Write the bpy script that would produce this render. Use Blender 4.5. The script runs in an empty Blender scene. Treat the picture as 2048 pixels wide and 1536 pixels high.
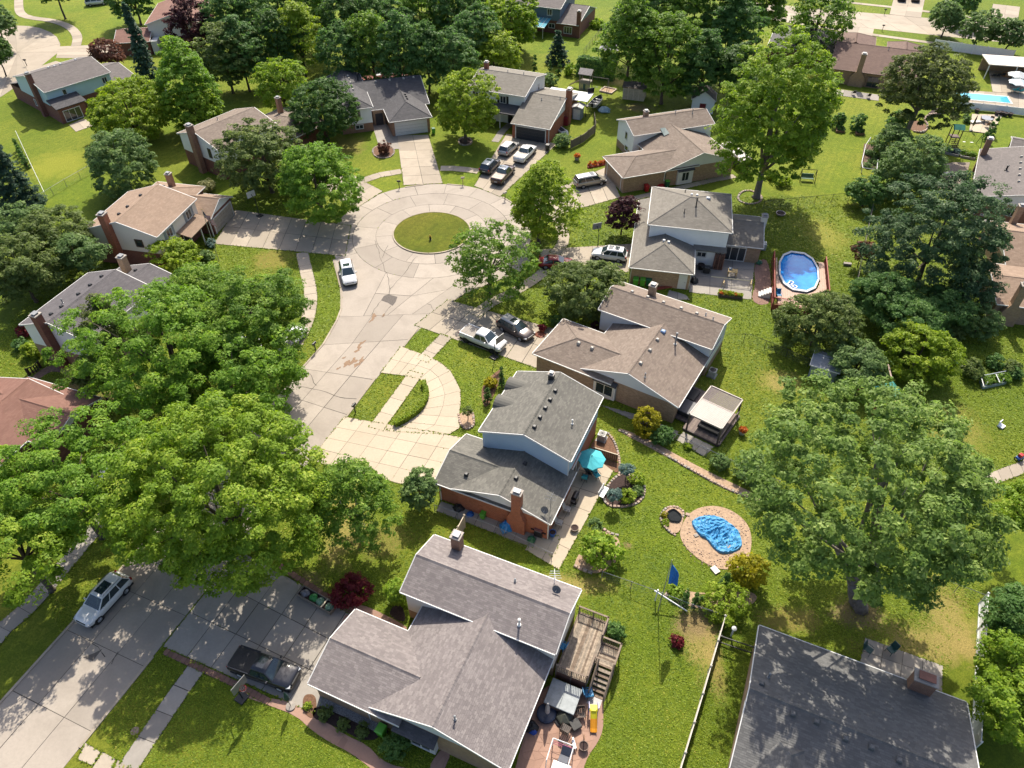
import bpy, bmesh, math, random
import numpy as np
from mathutils import Vector, Matrix, noise as mnoise
S = bpy.context.scene
COL = S.collection
R = math.radians
rnd = random.Random(7)

# ------------------------------------------------------------------ camera, sky, sun, exposure
FOCAL, PITCH, HGT = 1440.0, 43.5, 54.0
cam = bpy.data.cameras.new('camera')
cam.sensor_width = 36.0
cam.lens = FOCAL / 2048 * 36
cam.clip_start = 0.5
cam.clip_end = 6000
camo = bpy.data.objects.new('camera', cam)
camo.location = (0, 0, HGT)
camo.rotation_euler = (R(90 - PITCH), 0, 0)
COL.objects.link(camo)
S.camera = camo
SUN_EL, SUN_AZ = 49.0, 7.0
w = bpy.data.worlds.new('World')
S.world = w
w.use_nodes = True
nt = w.node_tree
sky = nt.nodes.new('ShaderNodeTexSky')
sky.sky_type = 'NISHITA'
sky.sun_disc = False
sky.sun_elevation = R(SUN_EL)
sky.sun_rotation = R(SUN_AZ)
sky.air_density = 0.75
sky.dust_density = 3.0
sky.ozone_density = 0.6
nt.links.new(sky.outputs[0], nt.nodes['Background'].inputs[0])
nt.nodes['Background'].inputs[1].default_value = 0.148
sl = bpy.data.lights.new('sun', 'SUN')
sl.energy = 4.5
sl.angle = R(0.5)
sl.color = (1.0, 0.93, 0.80)
so = bpy.data.objects.new('sun', sl)
sd = Vector((math.sin(R(SUN_AZ)) * math.cos(R(SUN_EL)), math.cos(R(SUN_AZ)) * math.cos(R(SUN_EL)), math.sin(R(SUN_EL))))
so.rotation_euler = (-sd).to_track_quat('-Z', 'Y').to_euler()
so.location = sd * 300
COL.objects.link(so)
S.view_settings.view_transform = 'Standard'
S.view_settings.look = 'None'
S.view_settings.exposure = 0.88
S.view_settings.gamma = 1.0
S.view_settings.use_curve_mapping = False
S.cycles.max_bounces = 8
S.cycles.transparent_max_bounces = 8

# ------------------------------------------------------------------ survey: photo pixel -> world point at height z
CP, SP = math.cos(R(PITCH)), math.sin(R(PITCH))
def at(px, py, z=0.0):
    a, b = px - 1024.0, 768.0 - py
    dx, dy, dz = a, b * SP + FOCAL * CP, b * CP - FOCAL * SP
    t = (z - HGT) / dz
    return Vector((dx * t, dy * t, z))
def depth(p):
    return p[1] * CP + (HGT - p[2]) * SP

# ------------------------------------------------------------------ helpers
def tag(o, label=None, cat=None, group=None, kind=None):
    if label: o['label'] = label
    if cat: o['category'] = cat
    if group: o['group'] = group
    if kind: o['kind'] = kind
    return o
def link(name, data, parent=None):
    o = bpy.data.objects.new(name, data)
    COL.objects.link(o)
    if parent is not None: o.parent = parent
    return o
def thing(name, label, cat, loc=(0, 0, 0), rz=0.0, group=None):
    o = link(name, None)
    o.location = loc
    o.rotation_euler = (0, 0, rz)
    o.empty_display_size = 0.2
    return tag(o, label, cat, group)
def copy_tree(o, parent=None):
    c = o.copy()
    COL.objects.link(c)
    c.parent = parent
    for ch in list(o.children): copy_tree(ch, c)
    return c
class MB:
    def __init__(s): s.v, s.f, s.t = [], [], []
    def add(s, vs, fs, tint=None):
        n = len(s.v)
        s.v += [tuple(p) for p in vs]
        s.f += [tuple(i + n for i in f) for f in fs]
        if tint is not None: s.t += [tint] * len(fs)
        return s
    def box(s, x, y, z, sx, sy, sz, rz=0.0):
        c, n = math.cos(rz), math.sin(rz)
        vs = []
        for dz in (-.5, .5):
            for dx, dy in ((-.5, -.5), (.5, -.5), (.5, .5), (-.5, .5)):
                X, Y = dx * sx, dy * sy
                vs.append((x + X * c - Y * n, y + X * n + Y * c, z + dz * sz))
        return s.add(vs, [(3, 2, 1, 0), (4, 5, 6, 7), (0, 1, 5, 4), (1, 2, 6, 5), (2, 3, 7, 6), (3, 0, 4, 7)])
    def bb(s, x0, x1, y0, y1, z0, z1):
        return s.box((x0 + x1) / 2, (y0 + y1) / 2, (z0 + z1) / 2, abs(x1 - x0), abs(y1 - y0), abs(z1 - z0))
    def prism(s, poly, z0, z1):
        n = len(poly)
        a = sum(poly[i][0] * poly[(i + 1) % n][1] - poly[(i + 1) % n][0] * poly[i][1] for i in range(n))
        if a < 0: poly = poly[::-1]
        vs = [(p[0], p[1], z0) for p in poly] + [(p[0], p[1], z1) for p in poly]
        fs = [tuple(range(n - 1, -1, -1)), tuple(range(n, 2 * n))] + [(i, (i + 1) % n, n + (i + 1) % n, n + i) for i in range(n)]
        return s.add(vs, fs)
    def tube(s, pts, rad, n=6, cap=True):
        pts = [Vector(p) for p in pts]
        if not isinstance(rad, (list, tuple)): rad = [rad] * len(pts)
        vs, fs = [], []
        for i, p in enumerate(pts):
            d = (pts[min(i + 1, len(pts) - 1)] - pts[max(i - 1, 0)]).normalized()
            u = d.cross(Vector((0, 0, 1)) if abs(d.z) < .9 else Vector((1, 0, 0))).normalized()
            q = d.cross(u)
            for k in range(n):
                a = 2 * math.pi * k / n
                vs.append(p + (u * math.cos(a) + q * math.sin(a)) * rad[i])
        for i in range(len(pts) - 1):
            for k in range(n):
                fs.append((i * n + k, i * n + (k + 1) % n, (i + 1) * n + (k + 1) % n, (i + 1) * n + k))
        if cap: fs += [tuple(range(n - 1, -1, -1)), tuple((len(pts) - 1) * n + k for k in range(n))]
        return s.add(vs, fs)
    def bar(s, a, b, r=.03): return s.tube([a, b], r, 4)
    def lathe(s, x, y, prof, n=12):
        vs, fs = [], []
        for r, z in prof:
            for k in range(n):
                a = 2 * math.pi * k / n
                vs.append((x + r * math.cos(a), y + r * math.sin(a), z))
        m = len(prof)
        for i in range(m - 1):
            for k in range(n):
                fs.append((i * n + k, i * n + (k + 1) % n, (i + 1) * n + (k + 1) % n, (i + 1) * n + k))
        fs += [tuple(range(n - 1, -1, -1)), tuple((m - 1) * n + k for k in range(n))]
        return s.add(vs, fs)
    def loft(s, rings, closed=True, cap=True):
        n = len(rings[0])
        vs = [p for r in rings for p in r]
        fs = []
        for i in range(len(rings) - 1):
            for k in range(n if closed else n - 1):
                fs.append((i * n + k, i * n + (k + 1) % n, (i + 1) * n + (k + 1) % n, (i + 1) * n + k))
        if cap and closed: fs += [tuple(range(n - 1, -1, -1)), tuple((len(rings) - 1) * n + k for k in range(n))]
        return s.add(vs, fs)
    def build(s, name, mat, parent=None, smooth=False, bevel=0, loc=None, rz=None, fix=False):
        me = bpy.data.meshes.new(name)
        me.from_pydata(s.v, [], s.f)
        if s.t and len(s.t) == len(s.f):
            at_ = me.attributes.new('tint', 'FLOAT', 'FACE')
            at_.data.foreach_set('value', s.t)
        if bevel or fix:
            bm = bmesh.new()
            bm.from_mesh(me)
            if fix: bmesh.ops.recalc_face_normals(bm, faces=bm.faces)
            if bevel: bmesh.ops.bevel(bm, geom=list(bm.edges), offset=bevel, segments=2, affect='EDGES', profile=.6, clamp_overlap=True)
            bm.to_mesh(me)
            bm.free()
        if mat: me.materials.append(mat)
        if smooth: me.shade_smooth()
        o = link(name, me, parent)
        if loc is not None: o.location = loc
        if rz is not None: o.rotation_euler = (0, 0, rz)
        return o

# ------------------------------------------------------------------ materials
def nodes(m):
    m.use_nodes = True
    t = m.node_tree
    return t, t.nodes['Principled BSDF']
def nn(t, typ, **k):
    n = t.nodes.new(typ)
    for a, b in k.items(): setattr(n, a, b)
    return n
def mixc(t, fac, a, b, mode='MIX'):
    n = nn(t, 'ShaderNodeMix', data_type='RGBA', blend_type=mode)
    for sock, v in ((n.inputs['Factor'], fac), (n.inputs['A'], a), (n.inputs['B'], b)):
        if hasattr(v, 'is_output'): t.links.new(v, sock)
        elif isinstance(v, (int, float)): sock.default_value = v
        else: sock.default_value = (*v, 1)
    return n.outputs['Result']
def noise(t, scale, detail=4, rough=.6, coord=None, dist=0.0):
    n = nn(t, 'ShaderNodeTexNoise')
    n.inputs['Scale'].default_value = scale
    n.inputs['Detail'].default_value = detail
    n.inputs['Roughness'].default_value = rough
    n.inputs['Distortion'].default_value = dist
    if coord: t.links.new(coord, n.inputs['Vector'])
    return n.outputs['Fac']
def ramp(t, fac, lo, hi, a=0.0, b=1.0):
    n = nn(t, 'ShaderNodeMapRange')
    t.links.new(fac, n.inputs['Value'])
    for k, v in zip(('From Min', 'From Max', 'To Min', 'To Max'), (lo, hi, a, b)): n.inputs[k].default_value = v
    return n.outputs['Result']
def pos(t): return nn(t, 'ShaderNodeNewGeometry').outputs['Position']
def objc(t): return nn(t, 'ShaderNodeTexCoord').outputs['Object']
def bump(t, bs, h, strength=.3, dist=.02):
    b = nn(t, 'ShaderNodeBump')
    b.inputs['Strength'].default_value = strength
    b.inputs['Distance'].default_value = dist
    t.links.new(h, b.inputs['Height'])
    t.links.new(b.outputs[0], bs.inputs['Normal'])
MATS = {}
ALB = .71
def alb(c, k=None): return tuple(x * (k or ALB) for x in c)
def plain(name, col, rough=.6, var=.25, scale=3.0, metal=0.0, coat=0.0, bmp=0.0, spec=.4):
    if name in MATS: return MATS[name]
    col = alb(col)
    m = bpy.data.materials.new(name)
    t, b = nodes(m)
    c = objc(t)
    f = noise(t, scale, 5, .65, c)
    dark = tuple(x * (1 - var) for x in col)
    lite = tuple(min(1, x * (1 + var * .5)) for x in col)
    t.links.new(mixc(t, ramp(t, f, .3, .7), dark, lite), b.inputs['Base Color'])
    b.inputs['Roughness'].default_value = rough
    b.inputs['Metallic'].default_value = metal
    b.inputs['Specular IOR Level'].default_value = spec
    b.inputs['Coat Weight'].default_value = coat
    b.inputs['Coat Roughness'].default_value = .08
    if bmp: bump(t, b, noise(t, scale * 8, 4, .7, c), bmp, .02)
    MATS[name] = m
    return m
def slab_mat(name, col, dirt=(.35, .29, .22), amt=.55, var=.22):
    if name in MATS: return MATS[name]
    m = bpy.data.materials.new(name)
    col, dirt = alb(col, .60), alb(dirt, .60)
    t, b = nodes(m)
    p = pos(t)
    r = nn(t, 'ShaderNodeObjectInfo').outputs['Random']
    c1 = mixc(t, ramp(t, r, 0, 1), tuple(x * (1 - var) for x in col), tuple(x * (1 + var * .4) for x in col))
    f1 = noise(t, .35, 6, .65, p, .6)
    f2 = noise(t, 4.5, 5, .75, p)
    c2 = mixc(t, ramp(t, f1, .45, .75, 0, amt), c1, dirt)
    c3 = mixc(t, ramp(t, f2, .35, .75, 0, .35), c2, tuple(x * .6 for x in col))
    f3 = noise(t, 22, 3, .8, p)
    c4 = mixc(t, ramp(t, f3, .62, .8, 0, .4), c3, (.13, .11, .09))
    t.links.new(c4, b.inputs['Base Color'])
    b.inputs['Roughness'].default_value = .85
    b.inputs['Specular IOR Level'].default_value = .25
    bump(t, b, f3, .25, .01)
    MATS[name] = m
    return m
def grass_mat(name, c_lo, c_hi, c_dry, dry=.5, patches=()):
    m = bpy.data.materials.new(name)
    t, b = nodes(m)
    p = pos(t)
    big = noise(t, .055, 5, .6, p, .8)
    mid = noise(t, .5, 6, .7, p, .5)
    fine = noise(t, 7.5, 6, .85, p)
    vfine = noise(t, 31, 3, .9, p)
    c1 = mixc(t, ramp(t, mid, .36, .64), c_lo, c_hi)
    c2 = mixc(t, ramp(t, big, .42, .72, 0, dry), c1, c_dry)
    huge = noise(t, .021, 3, .5, p, .5)
    c2 = mixc(t, ramp(t, huge, .40, .56, .55, 0), c2, tuple(x * .8 for x in c_lo))
    patch = noise(t, 1.3, 5, .75, p, 1.2)
    c2 = mixc(t, ramp(t, patch, .6, .76, 0, .75 * dry + .1), c2, (.21, .17, .055))
    tuft = noise(t, 1.9, 8, .82, p, .9)
    c2 = mixc(t, ramp(t, tuft, .40, .58, .7, 0), c2, tuple(x * .58 for x in c_lo))
    c3 = mixc(t, ramp(t, fine, .36, .56, .7, 0), c2, tuple(x * .4 for x in c_lo))
    c4 = mixc(t, ramp(t, vfine, .5, .78, 0, .55), c3, tuple(min(1, x * 1.5) for x in c_hi))
    # faint mowing passes
    wv = nn(t, 'ShaderNodeTexWave', wave_type='BANDS', bands_direction='X')
    wv.inputs['Scale'].default_value = .32
    wv.inputs['Distortion'].default_value = 2.0
    mp = nn(t, 'ShaderNodeMapping')
    mp.inputs['Rotation'].default_value = (0, 0, R(28))
    t.links.new(p, mp.inputs['Vector'])
    t.links.new(mp.outputs[0], wv.inputs['Vector'])
    c5 = mixc(t, ramp(t, wv.outputs['Fac'], 0, 1, 0, .2), c4, tuple(x * .7 for x in c_lo))
    for (x, y, rx, ry, col) in patches:      # worn, straw coloured or bare spots, ragged at the rim
        mpp = nn(t, 'ShaderNodeMapping', vector_type='TEXTURE')
        mpp.inputs['Location'].default_value = (x, y, 0)
        mpp.inputs['Scale'].default_value = (rx, ry, 1e6)
        t.links.new(p, mpp.inputs['Vector'])
        ln = nn(t, 'ShaderNodeVectorMath', operation='LENGTH')
        t.links.new(mpp.outputs[0], ln.inputs[0])
        sm = nn(t, 'ShaderNodeMath', operation='ADD')
        t.links.new(ln.outputs['Value'], sm.inputs[0])
        t.links.new(ramp(t, mid, .25, .75, -.55, .55), sm.inputs[1])
        c5 = mixc(t, ramp(t, sm.outputs[0], .45, 1.15, .68, 0), c5, mixc(t, ramp(t, fine, .36, .6), tuple(x_ * .6 for x_ in col), tuple(x_ * 1.15 for x_ in col)))
    t.links.new(c5, b.inputs['Base Color'])
    b.inputs['Roughness'].default_value = .9
    b.inputs['Specular IOR Level'].default_value = .15
    mx = nn(t, 'ShaderNodeMath', operation='ADD')
    t.links.new(fine, mx.inputs[0])
    t.links.new(vfine, mx.inputs[1])
    bump(t, b, mx.outputs[0], .9, .09)
    MATS[name] = m
    return m
def leaf_mat(name, dark, lite, tip, trans=.42, bare=None):
    """leaves: hue varies leaf by leaf (face attribute 'tint'), light passes through the blade"""
    if name in MATS: return MATS[name]
    m = bpy.data.materials.new(name)
    t, b = nodes(m)
    a = nn(t, 'ShaderNodeAttribute', attribute_name='tint').outputs['Fac']
    c1 = mixc(t, ramp(t, a, 0, .75), dark, lite)
    c2 = mixc(t, ramp(t, a, .72, 1), c1, tip)
    t.links.new(c2, b.inputs['Base Color'])
    b.inputs['Roughness'].default_value = .6
    b.inputs['Specular IOR Level'].default_value = .22
    tr = nn(t, 'ShaderNodeBsdfTranslucent')
    g = nn(t, 'ShaderNodeHueSaturation')
    g.inputs['Saturation'].default_value = 1.06
    g.inputs['Value'].default_value = 1.6
    t.links.new(c2, g.inputs['Color'])
    t.links.new(g.outputs[0], tr.inputs['Color'])
    ms = nn(t, 'ShaderNodeMixShader')
    ms.inputs[0].default_value = trans
    t.links.new(b.outputs[0], ms.inputs[1])
    t.links.new(tr.outputs[0], ms.inputs[2])
    t.links.new(ms.outputs[0], t.nodes['Material Output'].inputs['Surface'])
    MATS[name] = m
    return m
def shingle_mat(name, c0, c1, c2):
    if name in MATS: return MATS[name]
    m = bpy.data.materials.new(name)
    t, b = nodes(m)
    mid_ = alb(c1)
    c0, c1, c2 = [tuple(q + (x * ALB - q) * .6 for x, q in zip(c_, mid_)) for c_ in (c0, c1, c2)]
    a = nn(t, 'ShaderNodeAttribute', attribute_name='tint').outputs['Fac']
    p = pos(t)
    f = noise(t, .6, 5, .7, p)
    g = noise(t, 30, 2, .8, p)
    k = mixc(t, ramp(t, a, 0, .55), c0, c1)
    k = mixc(t, ramp(t, a, .5, 1), k, c2)
    k = mixc(t, ramp(t, f, .4, .75, 0, .4), k, tuple(x * .62 for x in c0))
    k = mixc(t, ramp(t, g, .3, .7, .35, 0), k, tuple(x * .5 for x in c0))
    t.links.new(k, b.inputs['Base Color'])
    b.inputs['Roughness'].default_value = .85
    b.inputs['Specular IOR Level'].default_value = .3
    bump(t, b, g, .4, .01)
    MATS[name] = m
    return m
def brick_mat(name, c0, c1, mortar=(.32, .28, .24)):
    if name in MATS: return MATS[name]
    m = bpy.data.materials.new(name)
    c0, c1, mortar = alb(c0), alb(c1), alb(mortar)
    t, b = nodes(m)
    tc = nn(t, 'ShaderNodeTexCoord').outputs['Object']
    sx = nn(t, 'ShaderNodeSeparateXYZ')
    t.links.new(tc, sx.inputs[0])
    ad = nn(t, 'ShaderNodeMath', operation='ADD')
    t.links.new(sx.outputs[0], ad.inputs[0])
    t.links.new(sx.outputs[1], ad.inputs[1])
    cx = nn(t, 'ShaderNodeCombineXYZ')
    t.links.new(ad.outputs[0], cx.inputs[0])
    t.links.new(sx.outputs[2], cx.inputs[1])
    br = nn(t, 'ShaderNodeTexBrick')
    t.links.new(cx.outputs[0], br.inputs['Vector'])
    br.inputs['Scale'].default_value = 1.0
    br.inputs['Brick Width'].default_value = .24
    br.inputs['Row Height'].default_value = .085
    br.inputs['Mortar Size'].default_value = .008
    br.inputs['Bias'].default_value = -.1
    br.inputs['Color1'].default_value = (*c0, 1)
    br.inputs['Color2'].default_value = (*c1, 1)
    br.inputs['Mortar'].default_value = (*mortar, 1)
    f = noise(t, 2.3, 6, .8, tc)
    k = mixc(t, ramp(t, f, .4, .72, 0, .6), br.outputs['Color'], tuple(x * .45 for x in c0))
    f2 = noise(t, 6, 4, .8, tc)
    k = mixc(t, ramp(t, f2, .58, .72, 0, .75), k, tuple(min(.6, x * 1.7 + .03) for x in c1))
    t.links.new(k, b.inputs['Base Color'])
    b.inputs['Roughness'].default_value = .85
    bump(t, b, br.outputs['Fac'], -.4, .01)
    MATS[name] = m
    return m
def siding_mat(name, col, pitch=.2):
    if name in MATS: return MATS[name]
    m = bpy.data.materials.new(name)
    col = tuple(min(.86, x * 1.02) for x in col)
    t, b = nodes(m)
    tc = objc(t)
    sx = nn(t, 'ShaderNodeSeparateXYZ')
    t.links.new(tc, sx.inputs[0])
    md = nn(t, 'ShaderNodeMath', operation='FRACT')
    dv = nn(t, 'ShaderNodeMath', operation='DIVIDE')
    t.links.new(sx.outputs[2], dv.inputs[0])
    dv.inputs[1].default_value = pitch
    t.links.new(dv.outputs[0], md.inputs[0])
    f = noise(t, 1.2, 5, .7, tc)
    k = mixc(t, ramp(t, f, .35, .75, 0, .25), col, tuple(x * .72 for x in col))
    k = mixc(t, ramp(t, md.outputs[0], 0, .12, .45, 0), k, tuple(x * .5 for x in col))
    t.links.new(k, b.inputs['Base Color'])
    b.inputs['Roughness'].default_value = .55
    bump(t, b, md.outputs[0], -.5, .02)
    MATS[name] = m
    return m
WHITE = plain('white_trim', (.78, .77, .74), .5, .08)
GLASS = plain('window_glass', (.035, .045, .055), .06, .3, 1.2, spec=.8)
DARK = plain('dark_metal', (.03, .03, .033), .5, .2)
BLACK = plain('black_plastic', (.018, .018, .02), .45, .2)
METAL = plain('galvanised_metal', (.30, .31, .32), .55, .2, metal=.3)
WOODG = plain('weathered_wood', (.30, .25, .20), .85, .45, 6, bmp=.3)
WOODY = plain('new_timber', (.62, .44, .20), .7, .2, 5)
CONC = slab_mat('pale_concrete', (.56, .475, .37))
ROADC = slab_mat('street_concrete', (.53, .46, .385), (.33, .28, .23), .6, .2)
TANC = slab_mat('tan_concrete', (.66, .555, .415), (.5, .4, .28), .35, .1)
GREYC = slab_mat('grey_concrete', (.47, .425, .37), (.3, .26, .22), .5)
STAMP = slab_mat('stamped_concrete', (.52, .32, .235), (.33, .2, .16), .5)
TAR = plain('tar_joint', (.075, .066, .052), .9, .4, 4)
MULCH = plain('brown_mulch', (.20, .105, .06), .95, .5, 9, bmp=.8)
MULCHD = plain('dark_mulch', (.055, .032, .028), .95, .5, 9, bmp=.8)
SOIL = plain('bare_soil', (.47, .325, .215), .95, .35, 5, bmp=.8)
STONE = plain('field_stone', (.42, .32, .25), .85, .4, 4, bmp=.4)
GRAVEL = plain('grey_gravel', (.34, .34, .345), .9, .7, 16, bmp=.9)
BARK = plain('tree_bark', (.13, .10, .075), .9, .45, 5, bmp=.5)
GBARK = plain('grey_bark', (.24, .205, .175), .9, .4, 4, bmp=.5)
TEAL = plain('teal_canvas', (.07, .50, .56), .75, .12)
BLUET = plain('blue_tarpaulin', (.025, .24, .60), .38, .3, 2)
GREENP = plain('lime_plastic', (.12, .44, .04), .4, .12)
DGREENP = plain('green_plastic', (.02, .14, .06), .4, .15)
REDP = plain('red_plastic', (.45, .02, .02), .4, .15)
BLUEP = plain('blue_plastic', (.02, .12, .42), .4, .15)
STRAW, EARTH = (.34, .26, .09), (.24, .16, .09)
PATCHES = [(*at(px_, py_).to_2d(), rx_, ry_, c_) for px_, py_, rx_, ry_, c_ in ((690, 1050, 2.2, 5, STRAW), (1400, 1290, 1.6, 3, STRAW), (1390, 1250, 2, 1.6, EARTH), (1430, 1330, .8, 3, STRAW), (1715, 1225, 2.6, 1.6, EARTH), (1850, 1290, 5, 2, STRAW), (1900, 1240, 2, 4, STRAW), (1560, 765, 2.5, 2, STRAW), (1600, 640, 3, 4, (.24, .22, .06)), (1650, 470, 3, 5, (.27, .25, .05)), (1130, 1170, 5, 1.2, STRAW), (760, 1080, 3, 2.5, (.22, .19, .05)),
    (700, 290, 3, 4, (.22, .18, .05)), (610, 1180, 2, 2, EARTH), (1220, 880, .6, 1.2, STRAW), (1255, 1090, .5, .4, EARTH), (430, 640, 3, 5, (.2, .16, .06)), (250, 790, 4, 2, EARTH), (1240, 165, 3, 2, STRAW), (1275, 215, 3, 2, EARTH), (545, 520, 3, 3, (.25, .2, .05)), (150, 770, 3, 2, EARTH), (960, 1010, .5, .5, STRAW), (1000, 700, 1, .8, STRAW), (120, 330, 6, 6, (.26, .26, .03)), (1900, 860, 4, 5, (.25, .22, .05)), (1580, 1240, 3, 1.5, (.26, .2, .06)))]
LAWN = grass_mat('lawn_grass', (.108, .172, .012), (.215, .262, .020), (.34, .29, .045), .75, patches=PATCHES)
# ------------------------------------------------------------------ ground
def structure(name, mb, mat, **k):
    return tag(mb.build(name, mat, **k), kind='structure')
gm = MB()
for i in range(-6, 6):
    for j in range(-1, 14):
        gm.add([(i * 150, j * 150, 0), (i * 150 + 150, j * 150, 0), (i * 150 + 150, j * 150 + 150, 0), (i * 150, j * 150 + 150, 0)], [(0, 1, 2, 3)])
structure('lawn', gm, LAWN)

def inset(poly, d):
    n = len(poly)
    a = sum(poly[i][0] * poly[(i + 1) % n][1] - poly[(i + 1) % n][0] * poly[i][1] for i in range(n))
    if a < 0: poly = poly[::-1]
    out = []
    for i in range(n):
        p0, p1, p2 = Vector(poly[i - 1][:2]), Vector(poly[i][:2]), Vector(poly[(i + 1) % n][:2])
        e1, e2 = (p1 - p0), (p2 - p1)
        if e1.length < 1e-6 or e2.length < 1e-6: continue
        n1 = Vector((-e1.y, e1.x)).normalized()
        n2 = Vector((-e2.y, e2.x)).normalized()
        k = max(.35, 1 + n1.dot(n2))
        out.append(p1 + (n1 + n2) * (d / k))
    return out
def area(p): return abs(sum(p[i][0] * p[(i + 1) % len(p)][1] - p[(i + 1) % len(p)][0] * p[i][1] for i in range(len(p)))) / 2
PAVED = []
def pavement(name, polys, mat, z=.05, gap=.035, joint=TAR, piece='slab'):
    """a paved area: dark joint bed with one slab object per piece lying proud of it"""
    PAVED.append([[(q[0], q[1]) for q in p] for p in polys])
    mb = MB()
    for p in polys: mb.prism([q[:2] for q in p], -.05, z - .014)
    base = structure(name, mb, joint)
    for p in polys:
        q = inset([v[:2] for v in p], gap * rnd.uniform(.3, .75))
        if area(q) < .05: continue
        MB().prism(q, z - .06, z + rnd.uniform(-.004, .004)).build(piece, mat, base)
    return base
def bil(c, u, v):
    a, b, d, e = c
    return (a * (1 - u) + b * u) * (1 - v) + (e * (1 - u) + d * u) * v
def grid(corners, nu, nv):
    """a, b along u; then c, d: corners in order round the quad"""
    c = [Vector(p[:2]) for p in corners]
    return [[bil(c, i / nu, j / nv), bil(c, (i + 1) / nu, j / nv), bil(c, (i + 1) / nu, (j + 1) / nv), bil(c, i / nu, (j + 1) / nv)]
            for i in range(nu) for j in range(nv)]
def px(*pts): return [at(*p) for p in pts]
def resample(pts, step):
    pts = [Vector(p[:2]) for p in pts]
    out, carry = [pts[0]], 0
    L = [0]
    for a, b in zip(pts, pts[1:]): L.append(L[-1] + (b - a).length)
    n = max(1, round(L[-1] / step))
    res = []
    for k in range(n + 1):
        s = L[-1] * k / n
        i = max(j for j in range(len(pts) - 1) if L[j] <= s + 1e-9)
        t = (s - L[i]) / max(1e-6, L[i + 1] - L[i])
        res.append(pts[i].lerp(pts[i + 1], min(1, t)))
    return res
def smooth(pts, n=2, closed=False):
    """corner cutting"""
    pts = [Vector(p) for p in pts]
    for _ in range(n):
        q = []
        m = len(pts)
        for i in range(m if closed else m - 1):
            a, b = pts[i], pts[(i + 1) % m]
            q += [a.lerp(b, .25), a.lerp(b, .75)]
        if not closed: q = [pts[0]] + q + [pts[-1]]
        pts = q
    return pts
def strip(pts, width, step, off=0):
    c = resample(pts, step)
    L, Rr = [], []
    for i, p in enumerate(c):
        d = (c[min(i + 1, len(c) - 1)] - c[max(i - 1, 0)]).normalized()
        nrm = Vector((-d.y, d.x))
        L.append(p + nrm * (width / 2 + off))
        Rr.append(p - nrm * (width / 2 - off))
    return [[L[i], L[i + 1], Rr[i + 1], Rr[i]] for i in range(len(c) - 1)]

# the street: turning circle round the island, then the stem running down to the lower left
CI = Vector((-11.2, 87.7))
def pol(r, a): return CI + Vector((math.cos(R(a)), math.sin(R(a)))) * r
def sector(r0, r1, a0, a1, n=4):
    return [pol(r1, a0 + (a1 - a0) * k / n) for k in range(n + 1)] + [pol(r0, a1 + (a0 - a1) * k / n) for k in range(n + 1)]
street = []
M0, M1 = 208.0, 343.0
for k in range(12): street.append(sector(5.45, 7.8, k * 30 + 8, k * 30 + 38))
for k in range(12): street.append(sector(7.8, 11.0, k * 30 + 22, k * 30 + 52))
nk = 11
for k in range(nk):
    a = M1 - 360 + (M0 - M1 + 360) * k / nk
    street.append(sector(11.0, 13.95, a, a + (M0 - M1 + 360) / nk))
Lp = [pol(13.95, M0), at(667, 520), at(682, 578), at(683.6, 614), at(678, 634), at(646, 690), at(604, 737)]
Lp = [Vector(p[:2]) for p in Lp]
dL = Vector((-35.46, 28.92)) - Lp[-1]
Rp = [pol(13.95, M1), at(1062, 532), at(1005, 557), at(927, 588), at(903, 604), at(872, 627), at(836, 656), at(807, 695), at(751, 760)]
Rp = [Vector(p[:2]) for p in Rp]
dR = Vector((-30.42, 20.06)) - Rp[-1]
arc = [pol(11.0, M0 + (M1 - M0) * k / 24) for k in range(25)]
bl, br_ = Lp[4], Rp[5]
cuts = [bl.lerp(br_, k / 4) for k in range(5)]
for k in range(4):
    a = arc[k * 6:k * 6 + 7]
    poly = list(a) + [cuts[k + 1], cuts[k]]
    if k == 0: poly = list(a) + [cuts[1], cuts[0], Lp[3], Lp[2], Lp[1], Lp[0]]
    if k == 3: poly = list(a) + [Rp[0], Rp[1], Rp[2], Rp[3], Rp[4], cuts[4], cuts[3]]
    # cut the long sectors across so that the slabs keep a believable size
    if k in (1, 2):
        m0, m1 = a[0].lerp(cuts[k], .5), a[-1].lerp(cuts[k + 1], .5)
        street.append(list(a) + [m1, m0])
        street.append([m0, m1, cuts[k + 1], cuts[k]])
    else: street.append(poly)
rowsL = [bl, Lp[5], Lp[6]]
rowsR = [br_, Rp[6].lerp(Rp[7], .6), Rp[8]]
steps = [0.13, .29, .42, .58, .72, .88, 1.02, 1.18, 1.33, 1.5]
dn = dR.normalized()
for s in steps:
    q = Lp[6] + dL * s
    rowsL.append(q)
    rowsR.append(Rp[8] + dn * (q - Rp[8]).dot(dn))
for i in range(len(rowsL) - 1):
    fr = [0, .34, .66, 1]
    for a, b in zip(fr, fr[1:]):
        street.append([rowsL[i].lerp(rowsR[i], a), rowsL[i].lerp(rowsR[i], b), rowsL[i + 1].lerp(rowsR[i + 1], b), rowsL[i + 1].lerp(rowsR[i + 1], a)])
ST = pavement('street', street, ROADC, z=.02, gap=.05)
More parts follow.
